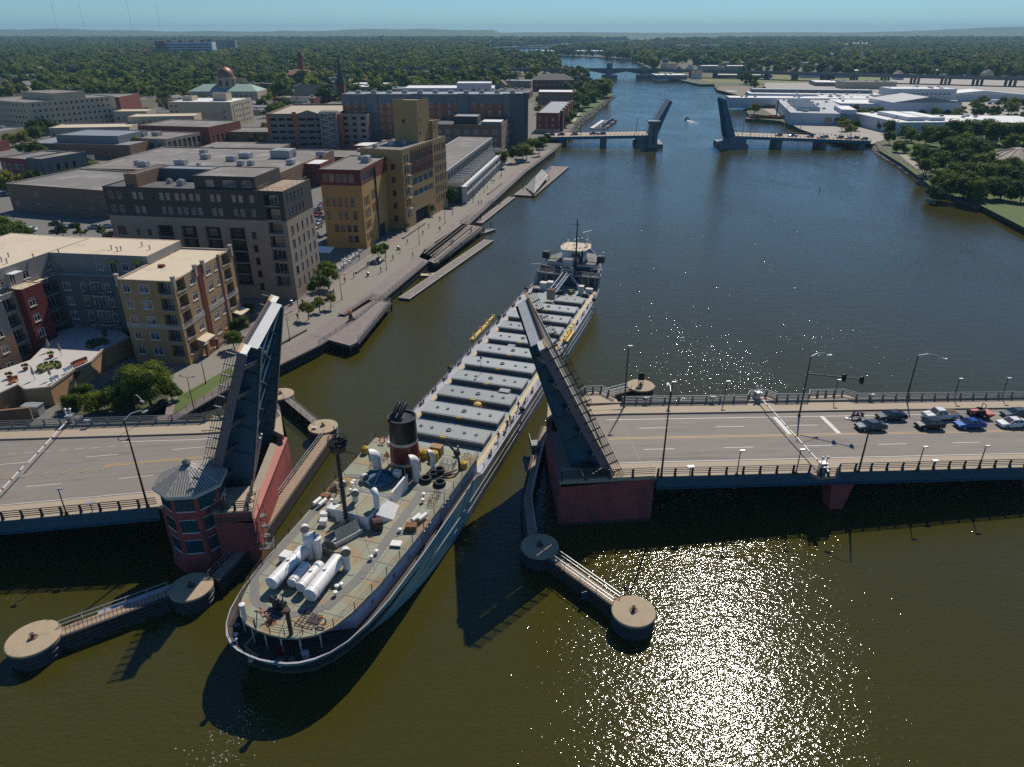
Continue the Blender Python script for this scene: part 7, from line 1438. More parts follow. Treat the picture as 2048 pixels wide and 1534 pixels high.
m = MB(); m.add([(-2.7,32.9,9.3),(-1.7,32.9,9.3),(-2.2,33.7,9.3),(-2.2,33.2,10.2)], [(0,1,3),(1,2,3),(2,0,3),(2,1,0)]); m.tube((-2.2,33.2,6.8), (-2.2,33.2,9.4), .05); m.build('distress_marker', M['orange'], ship)
def cage(x0, y0, x1, y1, z, h, mname, nm='wire_cage'):
    m = MB()
    for zz in (0, h*.5, h):
        for a, b in (((x0,y0),(x1,y0)),((x1,y0),(x1,y1)),((x1,y1),(x0,y1)),((x0,y1),(x0,y0))): m.bar((*a,z+zz), (*b,z+zz), .05)
    for f in (0,.33,.66,1):
        for y in (y0,y1): x = x0+(x1-x0)*f; m.bar((x,y,z), (x,y,z+h), .05)
        for x in (x0,x1): y = y0+(y1-y0)*f; m.bar((x,y,z), (x,y,z+h), .05)
    m.build(nm, M[mname], ship)
cage(4.2,36.3,6.2,37.6,6.8,.8,'rail'); cage(6.9,27.6,8.0,29.8,6.8,.8,'rust_bn') if False else cage(6.3,27.6,7.1,29.8,6.8,.8,'rust_bn'); cage(-5.2,33.4,-3.9,36,6.8,.7,'rail')
# after mast
m = MB(); m.tube((-1.3,21.9-1.7,6.8), (-1.3,20.0,19.4), .3, 10, r1=.2)
for k in range(26): m.bar((-1.65,19.9,7.5+k*.45), (-.95,19.9,7.5+k*.45), .05)
m.build('after_mast', M['blk'], ship); m = MB(); m.lathe([(.9,18.2),(1.1,19.0),(1.1,19.3),(.5,18.6)], (-1.1,20.0,0), 12)
for k in range(10): a = k*pi/5; m.bar((-1.1+1.1*cos(a),20+1.1*sin(a),19), (-1.1+1.1*cos(a),20+1.1*sin(a),19.9), .06); m.bar((-1.1+1.1*cos(a),20+1.1*sin(a),19.9), (-1.1+1.1*cos(a+pi/5),20+1.1*sin(a+pi/5),19.9), .06)
m.bar((-2.2,20,18.2), (1.0,20,18.2), .12); m.bar((-1.3,20,19.4), (-1.3,20,21.4), .08); m.build('crows_nest', M['blk'], ship)
m = MB()
for a, b in (((-1.3,20,18.5),(-7.2,30,6.9)),((-1.3,20,18.5),(0,32.6,14.8)),((-1.3,20,18.5),(5.8,14,6.9)),((-1.3,20,18.5),(-7,12,6.9))): m.tube(a, b, .018, 4)
m.build('stay_wires', M['blk'], ship)
# boat deck railing: stanchions and wires
pts = [(bd(y)+.15, y) for y in (3.6,5.2,8,11,14,17,20,23,26,29,32,35,38,41)]
m = MB(); m2 = MB()
for side in (1, -1):
    q = [(x if side > 0 else -x-.1, y) for x, y in pts]
    for i, (x, y) in enumerate(q):
        m.bar((x,y,6.8), (x,y,7.9), .07)
        if i:
            for zz in (7.15,7.5,7.85): m2.bar((*q[i-1],zz), (x,y,zz), .03)
q = [(-3.9,3.3),(-2,2.5),(0,2.3),(1.6,2.5),(3.2,3.3)]
for i, (x, y) in enumerate(q):
    m.bar((x,y,6.8), (x,y,7.85), .07)
    if i:
        for zz in (7.15,7.5,7.85): m2.bar((*q[i-1],zz), (x,y,zz), .035)
m.build('railing_stanchions', M['rust_bn'], ship); m2.build('railing_wires', M['rust_bn'], ship)
# side-deck railing amidships
for sg in (1, -1):
    m = MB(); y = 42
    while y < 126:
        x = sg*(interp(HW,y)-.35); m.bar((x,y,4.0), (x,y,5.05), .09); m.bar((x,y,5.0), (x,y+3.2,4.98), .035); m.bar((x,y,4.5), (x,y+3.2,4.5), .03); y += 3.2
    m.build('side_railing', M['dkmetal'], ship)
    m = MB(); r5 = random.Random(7+sg)
    for k in range(14): y = 46+k*5.7+r5.uniform(-1,1); x = sg*(8.45); m.cbox((x,y,4.3), (.3,.7,.5)); m.tube((x-.1*sg,y+.9,4.0), (x-.1*sg,y+.9,4.7), .12, 6)
    m.build('mooring_fittings', M['dkmetal'], ship)
# hatches
HM = {}
cb = MB(); cb.box(-6.75,6.75,0,3.9,4.0,4.75); cbm = cb.mesh('hatch_coaming', mat('hatch_coaming_dark', (.075,.09,.10), .6))
cv = MB(); cv.box(-6.85,6.85,-.1,4.0,4.75,5.0); cv.box(-6.7,6.7,.1,3.8,5.0,5.06)
for k in range(34): cv.box(-6.6+k*.4,-6.5+k*.4,-.2,-.1,4.6,4.98)
for k in range(34): cv.box(-6.6+k*.4,-6.5+k*.4,3.72,3.86,5.06,5.14)
cvm = cv.mesh('hatch_cover', M['hatch'])
pt = MB(); pt.lathe([(.3,0),(.3,.14),(.2,.14),(.2,.04),(0,.04)], n=12); ptm = pt.mesh('access_port', M['rail'])
yl = MB(); yl.box(-.45,.45,-.2,.02,4.62,5.02); ylm = yl.mesh('yellow_mark', M['deck_yellow'])
yl2 = MB(); yl2.quad((-5,0,0),(5,0,0),(5,.12,0),(-5,.12,0)); ylm2 = yl2.mesh('yellow_line', M['deck_yellow'])
un = MB(); un.box(-1.1,-.1,0,.7,0,.4); un.box(.1,1.1,0,.7,0,.4); un.box(-1.3,1.3,-.15,.85,0,.12); unm = un.mesh('vent_unit', mat('dark_grey_machinery', (.09,.10,.10), .6))
for k in range(11):
    y = 47.2+6.66*k; nf = k == 10
    a = inst('hatch_coaming', cbm, ship, (0,y,0)); b = inst('hatch_cover', cvm, ship, (0,y,0))
    if nf: a.scale = b.scale = (.5,1,1); a.location.x = b.location.x = 3.6
    for x in (-4.6,-2.7,.2,2.9,4.9):
        if nf and x < 1: continue
        inst('access_port', ptm, b, ((x-(3.6 if nf else 0))/(.5 if nf else 1), 1.9+.1*(x==.2), 5.06), sc=(1.5 if x == .2 and not nf else 1))
    if not nf: inst('yellow_mark', ylm, b, (0,0,0))
    if k < 9: inst('yellow_line', ylm2, ship, (0,y+4.8,4.02))
    if k in (0,1,4,5,8): inst('vent_unit', unm, ship, (0,y+4.5,4.0))
for x, y, w, d, h, c in ((4.3,64.9,1.9,1.3,1.1,'hatch'),(4.6,86.8,1.6,1.3,.9,'hatch'),(-1.0,85.0,1.5,1.2,.8,'hatch'),(4.2,109.6,4.6,1.1,.8,'walkgrey'),(-5.3,84.5,1.5,1.0,.25,'rail'),(-4.4,64.6,1.6,.6,.2,'rail'),(-4,97.2,1.4,.8,.25,'rail')):
    m = MB(); m.cbox((x,y,4.0+h/2+ (.2 if h > .5 else .05)), (w,d,h)); m.cbox((x,y,4.1), (w+.3,d+.3,.15)); m.build('deck_box', M[c], ship)
m = MB(); m.lathe([(.6,0),(.68,.35),(.6,.95),(.3,1.15),(0,1.2)], (0,0,0), 12); ybm = m.mesh('yellow_drum', M['deck_yellow'])
for x, y, s_ in ((1.4,59.0,1.1),(-3.7,104.6,1.1),(-1.7,97.8,.95)): inst('yellow_drum', ybm, ship, (x,y,4.1), sc=s_)
m = MB(); m.tube((-2.2,70.6,4.0),(-2.2,70.6,8.2), .05); m.lathe([(.2,8.1),(.2,8.5),(0,8.6)], (-2.2,70.6,0), 8); m.build('deck_lamp', M['rail_dk'], ship)
for x, y0, y1, out in ((-9.75,85.5,99.5,-1),(8.45,91.0,99.5,1)):
    m = MB(); L_ = y1-y0; m.tube((x,y0,4.9), (x,y0+L_*.72,4.9), .34, 10); m.tube((x,y0+L_*.6,5.2), (x,y1,5.2), .25, 10); m.bar((x+.5*out,y0+.5,4.5), (x+.5*out,y1-2,4.5), .5, .3)
    for f in (.1,.4,.7,.95): m.bar((x-.4*out,y0+L_*f,4.0), (x,y0+L_*f,5.6), .2); m.bar((x-.5,y0+L_*f,5.6),(x+.5,y0+L_*f,5.6),.14)
    m.build('yellow_boat_gear', M['deck_yellow'], ship)
m = MB(); m.tube((-9.9,86,4.45), (-9.9,92,4.45), .42, 10); m.build('cream_pontoon', M['cream'], ship)
# forward superstructure
FC_ = [(interp(HW,y)-.3, y) for y in (128.6,131,134,139,143,146,148.4)]
m = MB(); m.prism(FC_+[(-x,y) for x, y in FC_[::-1]], 6.6, 6.85); m.build('forecastle_deck', M['walkgrey'], ship)
m = MB(); m.prism([(-7.9,129.4),(7.9,129.4),(7.4,132),(-7.4,132)], 3.9, 6.6); m.build('forecastle_bulkhead', mat('dark_grey_bulkhead_paint', (.13,.14,.15), .6), ship)  # bulkhead wall in a plain dark grey of its own
for x in (-7.2,-5.9,-2.7,3.6,5.2,6.9): m = MB(); m.tube((x,128.9,4.0), (x,128.9,6.7), .13, 8); m.build('bulkhead_post', M['galv'], ship)
for x, z in ((-5,5.1),(-1.5,5.0),(2,5.0),(6,5.1)): m = MB(); m.box(x-.45,x+.45,129.33,129.4,4.1,6.0); m.build('door', M['dkmetal'], ship)
m = MB(); m.bar((-8.3,128.7,6.8),(8.3,128.7,6.8),.25,.3); rail(m, [Vector((-8.0,128.8,6.85)), Vector((8.0,128.8,6.85))], nr=3); m.build('forecastle_rail', M['galv'], ship)
TX = [(-6.6,131.5),(6.6,131.5),(6.2,136.5),(3.8,140.5),(0,142),(-3.8,140.5),(-6.2,136.5)]
m = MB(); m.prism(TX, 6.85, 9.1); m.build('texas_house', M['white_d'], ship); m = MB(); m.prism([(x*1.06,136+(y-136)*1.06) for x, y in TX], 9.1, 9.25); m.build('texas_roof', M['walkgrey'], ship)
for k in range(6): m = MB(); x = -5+k*2; m.box(x,x+.5,131.42,131.5,7.6,8.2); m.build('cabin_window', M['glass'], ship)
m = MB(); m.prism([(-2.5,131.6),(2.9,131.6),(3.3,134.8),(2.6,138.2),(-2.2,138.2),(-2.9,134.8)], 9.25, 12.2); m.build('pilothouse', M['white'], ship)
m = MB(); m.prism([(-2.7,131.2),(3.1,131.2),(4.2,134.8),(3.4,139.0),(-3.0,139.0),(-3.8,134.8)], 12.2, 12.45); m.build('pilothouse_roof', BM['roofcream'], ship)
for x in (.5,1.7): m = MB(); m.box(x-.45,x+.45,131.52,131.6,10.7,11.7); m.build('window', M['glass'], ship)
for y in (132.4,133.6): m = MB(); xx = 2.9+(y-131.6)*.125; m.box(xx,xx+.08,y-.4,y+.4,10.7,11.7); m.build('window', M['glass'], ship)
m = MB(); m.box(.7,1.5,131.5,131.6,9.3,10.4) if False else m.box(2.0,2.6,131.5,131.6,9.3,11.0); m.build('door', M['dkmetal'], ship)
for sg in (1,-1):
    m = MB(); m.box(min(sg*3.0,sg*7.4),max(sg*3.0,sg*7.4),133.2,134.6,9.25,9.4); m.build('bridge_wing', M['walkgrey'], ship)
    m = MB(); m.box(min(sg*6.3,sg*8.1),max(sg*6.3,sg*8.1),132.8,134.8,9.3,11.0); m.build('wing_cab', M['blk'], ship); m = MB(); rail(m, [Vector((sg*3,133.2,9.4)), Vector((sg*6.3,133.2,9.4))], nr=3, t=.05); m.build('wing_rail', M['rail'], ship)
m = MB(); m.tube((7.6,134,11), (7.6,134,11.5), .08); m.lathe([(0,11.4),(.3,11.6),(.3,11.8),(0,12.05)], (7.6,134,0), 10); m.build('white_dome', M['white'], ship)
for x, y, h in ((-1.6,134,1.6),(.6,135,2.0),(1.6,136,1.9),(2.6,136.5,1.5),(-.6,137,1.2),(3.0,133.5,1.2),(-2.6,133,1.0),(.2,133,1.0)):
    m = MB(); m.tube((x,y,12.45), (x,y,12.45+h), .05, 6); m.lathe([(0,0),(.22,.08),(.22,.3),(0,.42)], (x,y,12.4+h), 8); m.build('antenna', M['white'], ship)
m = MB(); m.tube((2.9,137,12.4), (2.9,137,15.6), .1, 8); m.tube((3.5,137.4,12.4), (2.9,137,15.2), .05, 6); m.bar((1.5,136.4,15.8), (3.6,138.2,16.1), .2, .25); m.build('radar_mast', M['white'], ship)
m = MB(); m.tube((1.6,129.6,6.8), (1.6,129.6,20.9), .26, 10, r1=.12); m.bar((-.5,129.6,19.4), (2.6,129.6,19.6), .08); m.bar((1.6,129.6,15.6), (4.2,129.6,15.6), .07)
for k in range(18): m.bar((1.3,129.35,8+k*.6), (1.9,129.35,8+k*.6), .05)
m.lathe([(0,15.7),(.2,15.8),(.2,16.1),(0,16.2)], (3.0,129.6,0), 8); m.build('fore_mast', M['blk'], ship)
m = MB(); m.tube((3.0,130.4,9.2), (3.0,130.4,12.9), .22, 8); m.build('black_stack', M['blk'], ship)
m = MB(); m.tube((1.6,129.6,20), (-7.5,128,7), .02, 4); m.tube((1.6,129.6,20), (8.3,128,7), .02, 4); m.tube((1.6,129.6,20), (0,146,7), .02, 4); m.build('stay_wires', M['blk'], ship)
# conveyor tower and boom
m = MB(); m.box(-1.6,1.2,127.6,130.2,6.9,8.9); m.box(-1.3,.9,127.9,130,8.9,10.8); m.build('hopper_tower', M['white_d'], ship)
m = MB(); m.box(-1.9,1.5,127.4,130.4,8.8,9.0); rail(m, [Vector((-1.9,127.4,9.0)), Vector((1.5,127.4,9.0))], nr=2); m.box(-1.4,1.0,127.8,130.1,10.8,10.9); m.build('tower_platform', M['walkgrey'], ship)
for a, b in (((-1.0,127.6,7.0),(-3.4,126.0,4.0)),((.9,127.6,7.0),(3.0,126.2,5.2)),((3.0,126.2,5.2),(3.2,126.0,4.0))): m = MB(); m.bar(a, b, .45); m.build('a_frame_leg', M['galv'], ship)
m = MB(); a0, b0 = Vector((0,127.8,8.0)), Vector((-.7,115.4,6.6))
for dx in (-.55,.55):
    for dzz in (-.5,.5): m.bar(a0+Vector((dx,0,dzz)), b0+Vector((dx,0,dzz)), .14)
for k in range(9):
    p0, p1 = a0.lerp(b0,k/9), a0.lerp(b0,(k+1)/9)
    for dx in (-.55,.55): m.bar(p0+Vector((dx,0,-.5)), p1+Vector((dx,0,.5)), .09); m.bar(p0+Vector((dx,0,.5)), p1+Vector((dx,0,-.5)), .09)
m.build('boom', M['galv'], ship); m = MB(); m.bar(a0+Vector((.9,0,0)), b0+Vector((.9,0,-.2)), .5, .3); m.build('boom_belt', M['girder'], ship)
m = MB(); m.box(-1.6,.1,113.9,115.5,5.0,7.3); m.build('boom_head', BM['tan2'], ship); m = MB(); m.box(-1.7,.2,113.8,115.6,7.3,7.45); m.build('boom_head_top', M['rust_bn'], ship)
OLV = mat('olive_drab_paint', (.16,.14,.04), .7)
m = MB(); m.box(-2.2,.6,112.9,113.9,4.0,4.5); m.box(1.0,4.4,117.3,118.2,4.0,4.6); m.box(4.9,6.6,117.6,118.1,4.0,4.3); m.build('olive_chute', OLV, ship)
m = MB(); m.lathe([(0,-.75),(.6,-.45),(.8,0),(.6,.5),(0,.8)], (2.6,120.6,4.9), 10); m.build('olive_buoy', OLV, ship)
for x, y, w, d, h in ((-5.0,123.5,1.6,1.4,1.9),(-3.6,124.8,1.4,1.4,1.8),(4.6,123.6,1.2,1.2,1.9),(6.4,124.8,1.6,1.0,1.0),(-1.6,124.2,1.0,1.0,1.4)): m = MB(); m.cbox((x,y,4+h/2), (w,d,h)); m.cbox((x,y,4+h+.05), (w+.15,d+.15,.1)); m.build('winch_house', M['white_d'], ship)
for x, y in ((-6.4,121.5),(6.2,121.3),(2.2,123.2),(-.4,121.6)): m = MB(); m.tube((x-.8,y,4.5), (x+.8,y,4.5), .45, 12); m.cbox((x,y,4.15), (2.0,.9,.3)); m.build('mooring_winch', M['dkmetal'], ship)
for (x,y,z,L_) in ((-7.0,130.6,7.4,3.2),(5.2,131.0,7.5,3.4)): # covered boats
    m = MB(); m.lathe([(.05,-L_),(.5,-L_*.7),(.85,-L_*.2),(.85,L_*.3),(.4,L_*.8),(.05,L_)], (0,0,0), 10); o = m.build('covered_boat', mat('dark_olive_canvas', (.055,.055,.04), .8), ship, (x*.75,y,z+.2)); o.rotation_euler = (pi/2, 0, pi/2); o.scale = (1, .8, 1)
for sg in (1,-1):
    m = MB(); m.bar((sg*7.4,128.6,6.8), (sg*7.6,128.6,9.0), .18); m.bar((sg*7.6,128.6,9.0), (sg*9.2,126.5,9.4), .14); m.bar((sg*7.6,128.6,9.0), (sg*5.0,130.5,8.0), .12); m.build('boat_davit', M['white_d'], ship)
for (x, y) in ((-9.0,121.5),(-9.0,100.8),(-9.1,72),(8.9,60.5),(8.9,118.5)): m = MB(); m.lathe([(.1,-.5),(.45,-.3),(.45,.3),(.1,.5)], (0,0,4.6), 9); m.build('black_fender', M['rope'], ship, (x,y,0))
bk = thing('bicycle', 'black bicycle parked on the freighter deck beside the davit crane', 'bicycle', SO+Vector((7.0*cos(SA)+39.6*sin(SA), -7.0*sin(SA)+39.6*cos(SA), 6.8)), .6)
for x in (-.52,.52):
    m = MB()
    for k in range(14): a, b = k*pi/7, (k+1)*pi/7; m.tube((x+.33*cos(a),0,.34+.33*sin(a)), (x+.33*cos(b),0,.34+.33*sin(b)), .03, 5)
    m.build('wheel', M['tyre'], bk)
m = MB(); m.path([(-.52,0,.34),(-.2,0,.85),(.35,0,.9),(.52,0,.34)], .025, 5); m.path([(-.2,0,.85),(.0,0,.34),(.35,0,.9)], .025, 5); m.path([(.35,0,.9),(.33,0,1.1)], .02, 5); m.bar((.3,-.3,1.1), (.3,.3,1.1), .03); m.cbox((-.22,0,.98), (.25,.14,.06)); m.build('frame', M['dkmetal'], bk)
def SPt(x, y, z): return SO+Vector((x*cos(SA)+y*sin(SA), -x*sin(SA)+y*cos(SA), z))
# ---------------------------------------------------------------- mooring dolphins and fender walkways
CAP = mat('sandy_concrete_cap', (.37,.29,.19), .9, var=.14, scale=.9, fine=7, col2=(.27,.22,.15), c2amt=.3, c2scale=.8); DOLS = mat('dark_blue_steel_shell', (.035,.045,.055), .6, var=.25, streak=3)
def dolphin(x, y, r_, label, extra=None, h=2.3):
    t = thing('mooring_dolphin', label, 'dolphin', (x, y, 0)); m = MB(); m.lathe([(r_*.97,-1),(r_*.97,h-.35)]+[(0,h-.35)], n=36)
    for z in (.35,1.0,1.6): m.lathe([(r_*.97,z),(r_*1.02,z+.05),(r_*1.02,z+.22),(r_*.97,z+.27)], n=36)
    m.build('shell', DOLS, t); m = MB(); m.lathe([(r_*1.02,h-.35),(r_*1.03,h-.05),(r_,h),(0,h+.03)], n=40); m.build('cap', CAP, t)
    m = MB(); m.lathe([(.26,h),(.26,h+.1),(.16,h+.12),(.16,h+.5),(.24,h+.62),(0,h+.66)], n=12); m.build('bollard', M['rust_bn'], t)
    m = MB()
    for k in range(20): a, b = k*pi/10, (k+1)*pi/10; m.bar((.42*cos(a),.42*sin(a),h+.06), (.42*cos(b),.42*sin(b),h+.06), .07)
    m.build('chain_ring', M['rust_bn'], t); return t
dolphin(-52.7,57.7,2.65,'outermost round mooring dolphin in the lower left corner'); dolphin(-38.6,65.8,2.45,'round mooring dolphin half shaded below the red tower')
dolphin(-42.7,116.6,2.35,'round mooring dolphin nearest the wooden boardwalk'); d6 = dolphin(-32.0,104.6,2.4,'round mooring dolphin at the corner where two timber walkways meet')
d7 = dolphin(24.3,120.2,2.55,'round mooring dolphin with a dark sign board behind the right bridge half'); dolphin(3.6,73.4,2.4,'fully shaded round mooring dolphin below the right red pier'); dolphin(14.0,61.8,2.45,'sunlit round mooring dolphin surrounded by glittering water')
m = MB(); m.box(-.55,.55,-.06,.06,3.3,4.8); m.box(-.45,-.35,-.05,.05,2.3,3.4); m.box(.35,.45,-.05,.05,2.3,3.4); m.build('sign_board', M['blk'], d7)
m = MB(); m.cbox((-1.2,-1.0,2.5), (.7,.4,.35)); m.tube((-1.2,-1,2.6), (-1.2,-1,3.6), .05); m.build('light_post', M['white'], d6)
def walkway(label, pts, z=1.95, w=1.25, rails=(1,), wale=(1,), col='wood_t'):
    pts = [Vector((x, y, 0)) for x, y in pts]; o = pts[0]; t = thing('timber_walkway', label, 'walkway', o)
    pl = MB(); wl = MB(); rl = MB(); pi_ = MB(); bm = MB()
    for a, b in zip(pts[:-1], pts[1:]):
        a = a-o; b = b-o; d = (b-a).normalized(); s = Vector((d.y,-d.x,0)); L_ = (b-a).length
        planks(pl, a+Vector((0,0,z)), b+Vector((0,0,z)), w, max(3, int(L_/.42)), .08, .14)
        bm.bar(a+Vector((0,0,z-.2)), b+Vector((0,0,z-.2)), w*.8, .25)
        for sg in wale:
            for k, zz in enumerate((z-.05, z-.55, z-1.05, z-1.5)): wl.bar(a+s*sg*(w/2+.22)+Vector((0,0,zz)), b+s*sg*(w/2+.22)+Vector((0,0,zz)), .28, .26)
        n = max(2, int(L_/2.6))
        for i in range(n+1):
            c = a.lerp(b, i/n)
            for sg in (-1, 1): pi_.tube(c+s*sg*w*.42+Vector((0,0,-1)), c+s*sg*w*.42+Vector((0,0,z-.1)), .16, 6)
        for sg in rails: rail(rl, [a+s*sg*(w/2-.05)+Vector((0,0,z)), b+s*sg*(w/2-.05)+Vector((0,0,z))], nr=2, step=2.4, t=.07)
    pl.build('planks', M[col], t, kind='stuff'); wl.build('wales', M['wood_dk'], t); rl.build('railing', M['galv'], t); pi_.build('piles', M['wood_dk'], t); bm.build('stringer', M['wood'], t); return t
walkway('timber fender walkway leading to the outermost dolphin at lower left', [(-50.4,58.9),(-41.0,65.2)], rails=(-1,), wale=(1,), w=1.3)
walkway('long timber fender walkway running beside the ship from the red tower to the upper dolphin', [(-36.5,67.4),(-34.1,75.5),(-33.1,83.4),(-30.6,102.4)], rails=(-1,), wale=(1,), w=1.5)
walkway('timber walkway between the two upper left dolphins', [(-33.6,106.3),(-41.2,115.3)], rails=(-1,), wale=(1,), col='wood')
walkway('timber walkway linking the shaded and the sunlit dolphins', [(5.2,71.6),(12.3,63.5)], rails=(-1,1), wale=(1,), w=1.3, z=1.9)
walkway('timber fender walkway in the gap between ship and right red pier', [(2.7,75.6),(2.2,84),(4.3,97.4),(6.0,105.0)], rails=(1,), wale=(-1,), col='wood_t', w=1.2)
walkway('timber walkway with railing joining the far corner of the right pier to its dolphin', [(15.4,115.6),(22.0,119.2)], rails=(-1,1), wale=(1,), col='wood')
t = thing('floating_pontoon', 'flat white and blue pontoon moored against the lower left walkway', 'pontoon', (-47.8,62.6,0), atan2(5.2,7.6)); m = MB(); m.box(-.5,7.6,-.9,.9,0,1.0); m.build('hull', M['white_d'], t); m = MB(); m.box(-.4,7.5,-.8,.8,1.0,1.06); m.build('deck', M['galv'], t)
for u, v, lb in ((124,1283,'blue and white information board on the lower left walkway'),(1172,1190,'small blue sign board on the walkway between the right dolphins')):
    m = MB(); p = P(u, v, 1.2); m.cbox((0,0,0), (1.2,.12,1.2), .4); tag(m.build('sign', mat('blue_sign', (.03,.07,.16), .5), loc=p), lb, 'sign')
# right pier service stair
p = BP(19.2, 15.5, 0); m = MB()
for k in range(6): m.box(-1.3,0,k*.5,k*.5+.4,2.0+k*.0,2.15)
m.box(-1.4,-1.3,-.5,3.4,2,3.2); m.box(-1.3,0,-.5,-.4,2,3.2); tag(m.build('service_landing', M['rail'], loc=p, rz=BR), 'grey steel service landing on the river face of the right pier', 'landing')
p = BP(-20.2, -3.6, 0); m = MB()
for k in range(8): m.bar((.3,0,2.0+k*.6), (1.0,0,2.0+k*.6), .06)
for x in (.3,1.0): m.bar((x,0,1.8), (x,0,8.2), .07)
for k in range(3): m.lathe([(.5,3+k*1.6),(.5,3.1+k*1.6)], (.65,.1,0), 8)
m.box(-.2,1.6,-1.4,-.1,1.9,2.0); rail(m, [Vector((-.2,-1.4,2)), Vector((1.6,-1.4,2)), Vector((1.6,-.1,2))]); tag(m.build('caged_ladder', M['rail'], loc=p, rz=BR), 'caged steel ladder on the red pier next to the tower', 'ladder')
# ---------------------------------------------------------------- blue bascule bridge upstream
BL = mat('deep_blue_bridge_paint', (.022,.125,.20), .5, var=.12); BLG = mat('blue_grey_concrete', (.15,.19,.21), .75, var=.12)
UO = Vector((108, 454, 0)); UR = R(-4)
def UP(s, w, z=0): return Vector((UO.x+s*cos(UR)-w*sin(UR), UO.y+s*sin(UR)+w*cos(UR), z))
def uz(s): return 7.0-.026*max(0, abs(s)-25)
def ubridge(sg, th, label, S1):
    t = thing('blue_bridge', label, 'bridge', UO, UR)
    def slab(w0, w1, d, h, a0=26):
        m = MB(); ss = [a0, 45, 65, 85, S1]
        for a, b in zip(ss[:-1], ss[1:]):
            za, zb = uz(a)+d, uz(b)+d; A, B = sorted((sg*a, sg*b)); 
            if sg < 0: za, zb = zb, za
            m.add([(A,w0,za-h),(B,w0,zb-h),(B,w1,zb-h),(A,w1,za-h),(A,w0,za),(B,w0,zb),(B,w1,zb),(A,w1,za)], [(3,2,1,0),(4,5,6,7),(0,1,5,4),(1,2,6,5),(2,3,7,6),(3,0,4,7)])
        return m
    slab(-9,9,0,.5).build('road_deck', M['sidewalk'], t); slab(-9.4,-9,0,1.7).build('girder', BL, t); slab(9,9.4,0,1.7).build('girder', BL, t)
    m = MB(); s = 27
    while s < S1:
        for w in (-9.2, 9.2): m.box(sg*s-.12,sg*s+.12,w-.12,w+.12,uz(s),uz(s)+1.15)
        s += 2.4
    m.build('railing_posts', M['rail'], t, kind='stuff'); m = slab(-9.3,-9.2,1.15,.1); m.build('top_rail', M['rail'], t); slab(9.2,9.3,1.15,.1).build('top_rail', M['rail'], t)
    for s in (52, 78, 100):
        if s < S1+4: m = MB(); m.box(sg*s-1.6,sg*s+1.6,-8,8,-1,uz(s)-1.6); m.build('pier', BLG, t)
    m = MB(); a, b = sorted((sg*17, sg*33)); m.box(a,b,-12,12,-1,2.2); m.build('fender_base', BLG, t); m = MB(); a, b = sorted((sg*22, sg*32)); m.box(a,b,-9.5,9.5,2.2,6.6); m.build('pier', BLG, t)
    hx = 25.5; u = (-cos(th), sin(th)); nn = (sin(th), cos(th))
    def LP(l, w, d): return (sg*(hx+u[0]*l-nn[0]*d), w, 6.4+u[1]*l-nn[1]*d)
    prof = [(-2,.2),(-2,4.5),(3,4.4),(10,3.2),(22.5,1.8),(22.5,.2)]
    for w in (-8.6,-3,3,8.2):
        m = MB(); n = len(prof); m.add([LP(l,w,d) for l,d in prof]+[LP(l,w+.5,d) for l,d in prof], [tuple(range(n)), tuple(range(n,2*n))[::-1]]+[(i,(i+1)%n,n+(i+1)%n,n+i) for i in range(n)]); m.build('leaf_girder', BL, t)
    m = MB(); q = [LP(0,-9,.2),LP(22.5,-9,.2),LP(22.5,9,.2),LP(0,9,.2),LP(0,-9,0),LP(22.5,-9,0),LP(22.5,9,0),LP(0,9,0)]; m.add(q, [(3,2,1,0),(4,5,6,7),(0,1,5,4),(1,2,6,5),(2,3,7,6),(3,0,4,7)]); m.build('leaf_deck', BLG, t)
    m = MB()
    for w in (-9,9):
        for k in range(13): m.bar(LP(k*1.85,w,0), LP(k*1.85,w,-1.2), .16)
        m.bar(LP(0,w,-1.2), LP(22.5,w,-1.2), .12)
    m.build('leaf_railing', M['rail'], t); return t
ub = ubridge(-1, R(62), 'raised left half of the deep blue bridge upstream with its operator tower', 88); ubridge(1, R(68), 'raised right half of the deep blue bridge upstream', 104)
t = thing('operator_tower', 'tall blue grey operator tower with wide flat cap on the upstream bridge', 'tower', UP(-23.5,-11.5)); m = MB(); m.box(-2.6,2.6,-2.2,2.2,0,12.6); m.build('shaft', BLG, t); m = MB(); m.box(-.5,.5,-2.3,-2.2,3,12); m.build('recess', M['dkmetal'], t); m = MB(); m.box(-2.9,2.9,-2.5,2.5,12.6,14.6); m.build('window_band', M['glass'], t); m = MB(); m.box(-3.7,3.7,-3.3,3.3,14.6,15.4); m.build('cap', BLG, t)
for i, (u, v, lb) in enumerate([(1160,283,'tall street lamp on the left span of the blue bridge'),(1272,272,'tall paired street lamp beside the blue bridge tower'),(1484,272,'tall street lamp beside the right blue leaf'),(1500,274,'second tall street lamp beside the right blue leaf'),(1680,280,'signal pole at the right end of the blue bridge')]):
    t = thing('street_lamp', lb, 'street lamp', P(u, v, 5.5)); m = MB(); m.tube((0,0,0),(0,0,10), .16, 6); m.build('pole', M['rail'], t); m = MB(); m.bar((0,0,10),(2,0,10.3), .12); m.build('lamp_arm', M['rail'], t)
for i, (s, w, c) in enumerate([(-84,-3,'grey'),(-78,-3,'black'),(-70,-3.2,'red'),(-58,-3,'red'),(-53,-3,'grey'),(52,-3,'black'),(60.5,-3,'slate'),(70.5,-3,'black'),(76,-6,'silver'),(79,-3,'grey'),(88,-3,'black'),(92,-6,'silver'),(97,-3,'black'),(101,-6,'grey')]):
    car('pickup' if i in (3,6) else 'hatch', c, UP(s, w, uz(abs(s))), UR, f'{c} vehicle waiting on the '+('left' if s < 0 else 'right')+' half of the blue bridge', 'vehicles waiting on the blue bridge', False)
